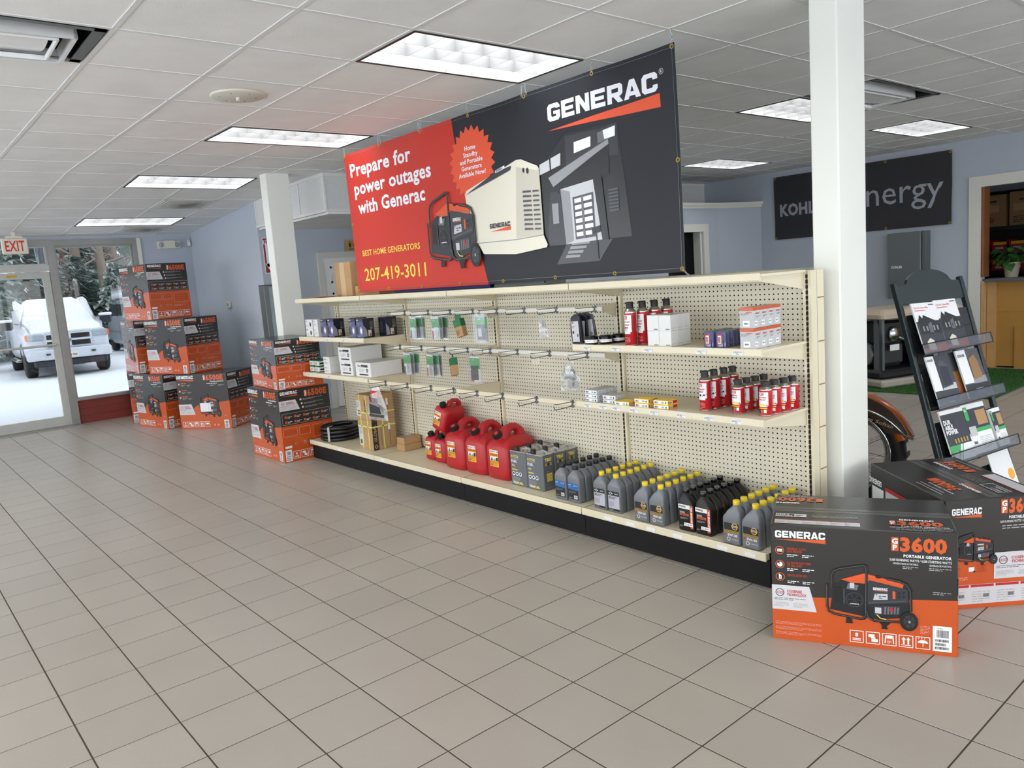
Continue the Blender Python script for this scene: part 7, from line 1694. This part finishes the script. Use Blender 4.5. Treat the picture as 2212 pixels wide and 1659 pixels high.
def bare(x, y, h, r_, label, seed):
    t = thing('bare_tree', label, 'tree', (x, y, ZG), group='bare trees beyond the yard'); q = random.Random(seed); lean = q.uniform(-.04, .04)
    MB().tube([(0, 0, 0), (0, lean * h * .5, h * .5), (0, lean * h, h)], [r_, r_ * .75, r_ * .35], 8).build('trunk', 'bark_hazed', t); m = MB()
    def twig(p, d, L, rr, dep):
        e = p + d * L; m.tube([p, (p + e) / 2 + Vector((0, 0, .06 * L)), e], [rr, rr * .7, rr * .4], 4)
        if dep:
            for _ in range(3): twig(p + d * L * q.uniform(.4, 1), (d + Vector((q.uniform(-.8, .8), q.uniform(-.8, .8), q.uniform(-.3, .6)))).normalized(), L * q.uniform(.45, .7), rr * .5, dep - 1)
    for k in range(14):
        z = h * q.uniform(.15, .95); a = q.uniform(0, 6.283); twig(Vector((0, lean * z, z)), Vector((math.cos(a), math.sin(a), q.uniform(.1, .7))).normalized(), q.uniform(.8, 2.0), r_ * .22, 2)
    m.build('branches', 'twig', t)
C_ = [(-33.5, 3.6, 5.5, 1.9, 'bushy snowy conifer behind the truck cab'), (-35.5, 5.4, 7.5, 2.2, 'tall snowy conifer directly behind the truck roof'), (-36.5, 7.3, 4.0, 1.7, 'short green conifer behind the truck mirror'), (-35.8, 8.7, 3.6, 1.6, 'short green conifer beside the van'), (-42, 5.9, 11, 2.6, 'tall dark conifer far behind the door'), (-44, 9.2, 12, 2.6, 'tall dark conifer far behind the window'), (-41, 12.4, 9, 2.4, 'dark conifer behind the van roof'), (-38, 2.2, 9, 2.4, 'tall conifer at the outer edge of the door glass'), (-46, 3.8, 12, 2.8, 'tallest far conifer behind the transom'), (-40, 15.5, 9, 2.5, 'conifer far beyond the van')]
for k, a in enumerate(C_): conifer(*a, 20 + k, .30 if a[2] < 4.5 else .42)
T_ = [(-38.5, 7.9, 11, .26, 'thick bare trunk in the middle of the window'), (-38.0, 8.7, 11, .22, 'bare trunk beside the thickest one'), (-39.5, 9.4, 12, .30, 'thickest bare trunk near the van'), (-41.5, 7.2, 12, .18, 'slim bare trunk above the truck hood'), (-37.2, 9.9, 9, .16, 'slim bare trunk above the van'), (-43, 8.2, 12, .2, 'far bare trunk between the others'), (-43.5, 10.6, 11, .2, 'far bare trunk near the pale gap'), (-40.5, 5.2, 12, .2, 'bare trunk seen through the transom')]
for k, a in enumerate(T_): bare(*a, 60 + k)
# a wall of far woodland
m = MB(); q = random.Random(5)
for k in range(2600):
    y = q.uniform(-12, 34); x = -52 - q.uniform(0, 10); z = q.uniform(0, 9); L = q.uniform(.6, 1.8); a = q.uniform(-1, 1); w = q.uniform(.1, .5)
    m.add([(x, y, z), (x + q.uniform(-.5, .5), y + w, z + L * .3), (x, y + a * L * .5, z + L), (x, y - w, z + L * .4)], [(0, 1, 2, 3)], k % 3 == 0)
o = m.build('far_woodland', ['needles_hazed', 'needles_frost']); o['kind'] = 'stuff'; tag(o, 'grey frosted woodland far behind the parked vehicles', 'woodland')
ic = thing('icicle_row', 'long icicles hanging from the eave outside the door', 'icicle', (XF - .55, 2.19, 2.56))
q = random.Random(3)
for k in range(9):
    L = (.35, .6, 1.08, .8, 1.0, .5, .28, .2, .3)[k]; m = MB(); pts = [(0, 0, 0), (.004, 0, -L * .4), (-.003, .004, -L * .8), (0, 0, -L)]; m.tube(pts, [.022, .018, .010, .001], 6); m.build('icicle', 'ice', ic, (q.uniform(-.02, .02), -.10 + k * .022, 0))
part('eave_edge', 'aluminium_pale', ic, (-.05, .05, -4, 4, 0, .06))
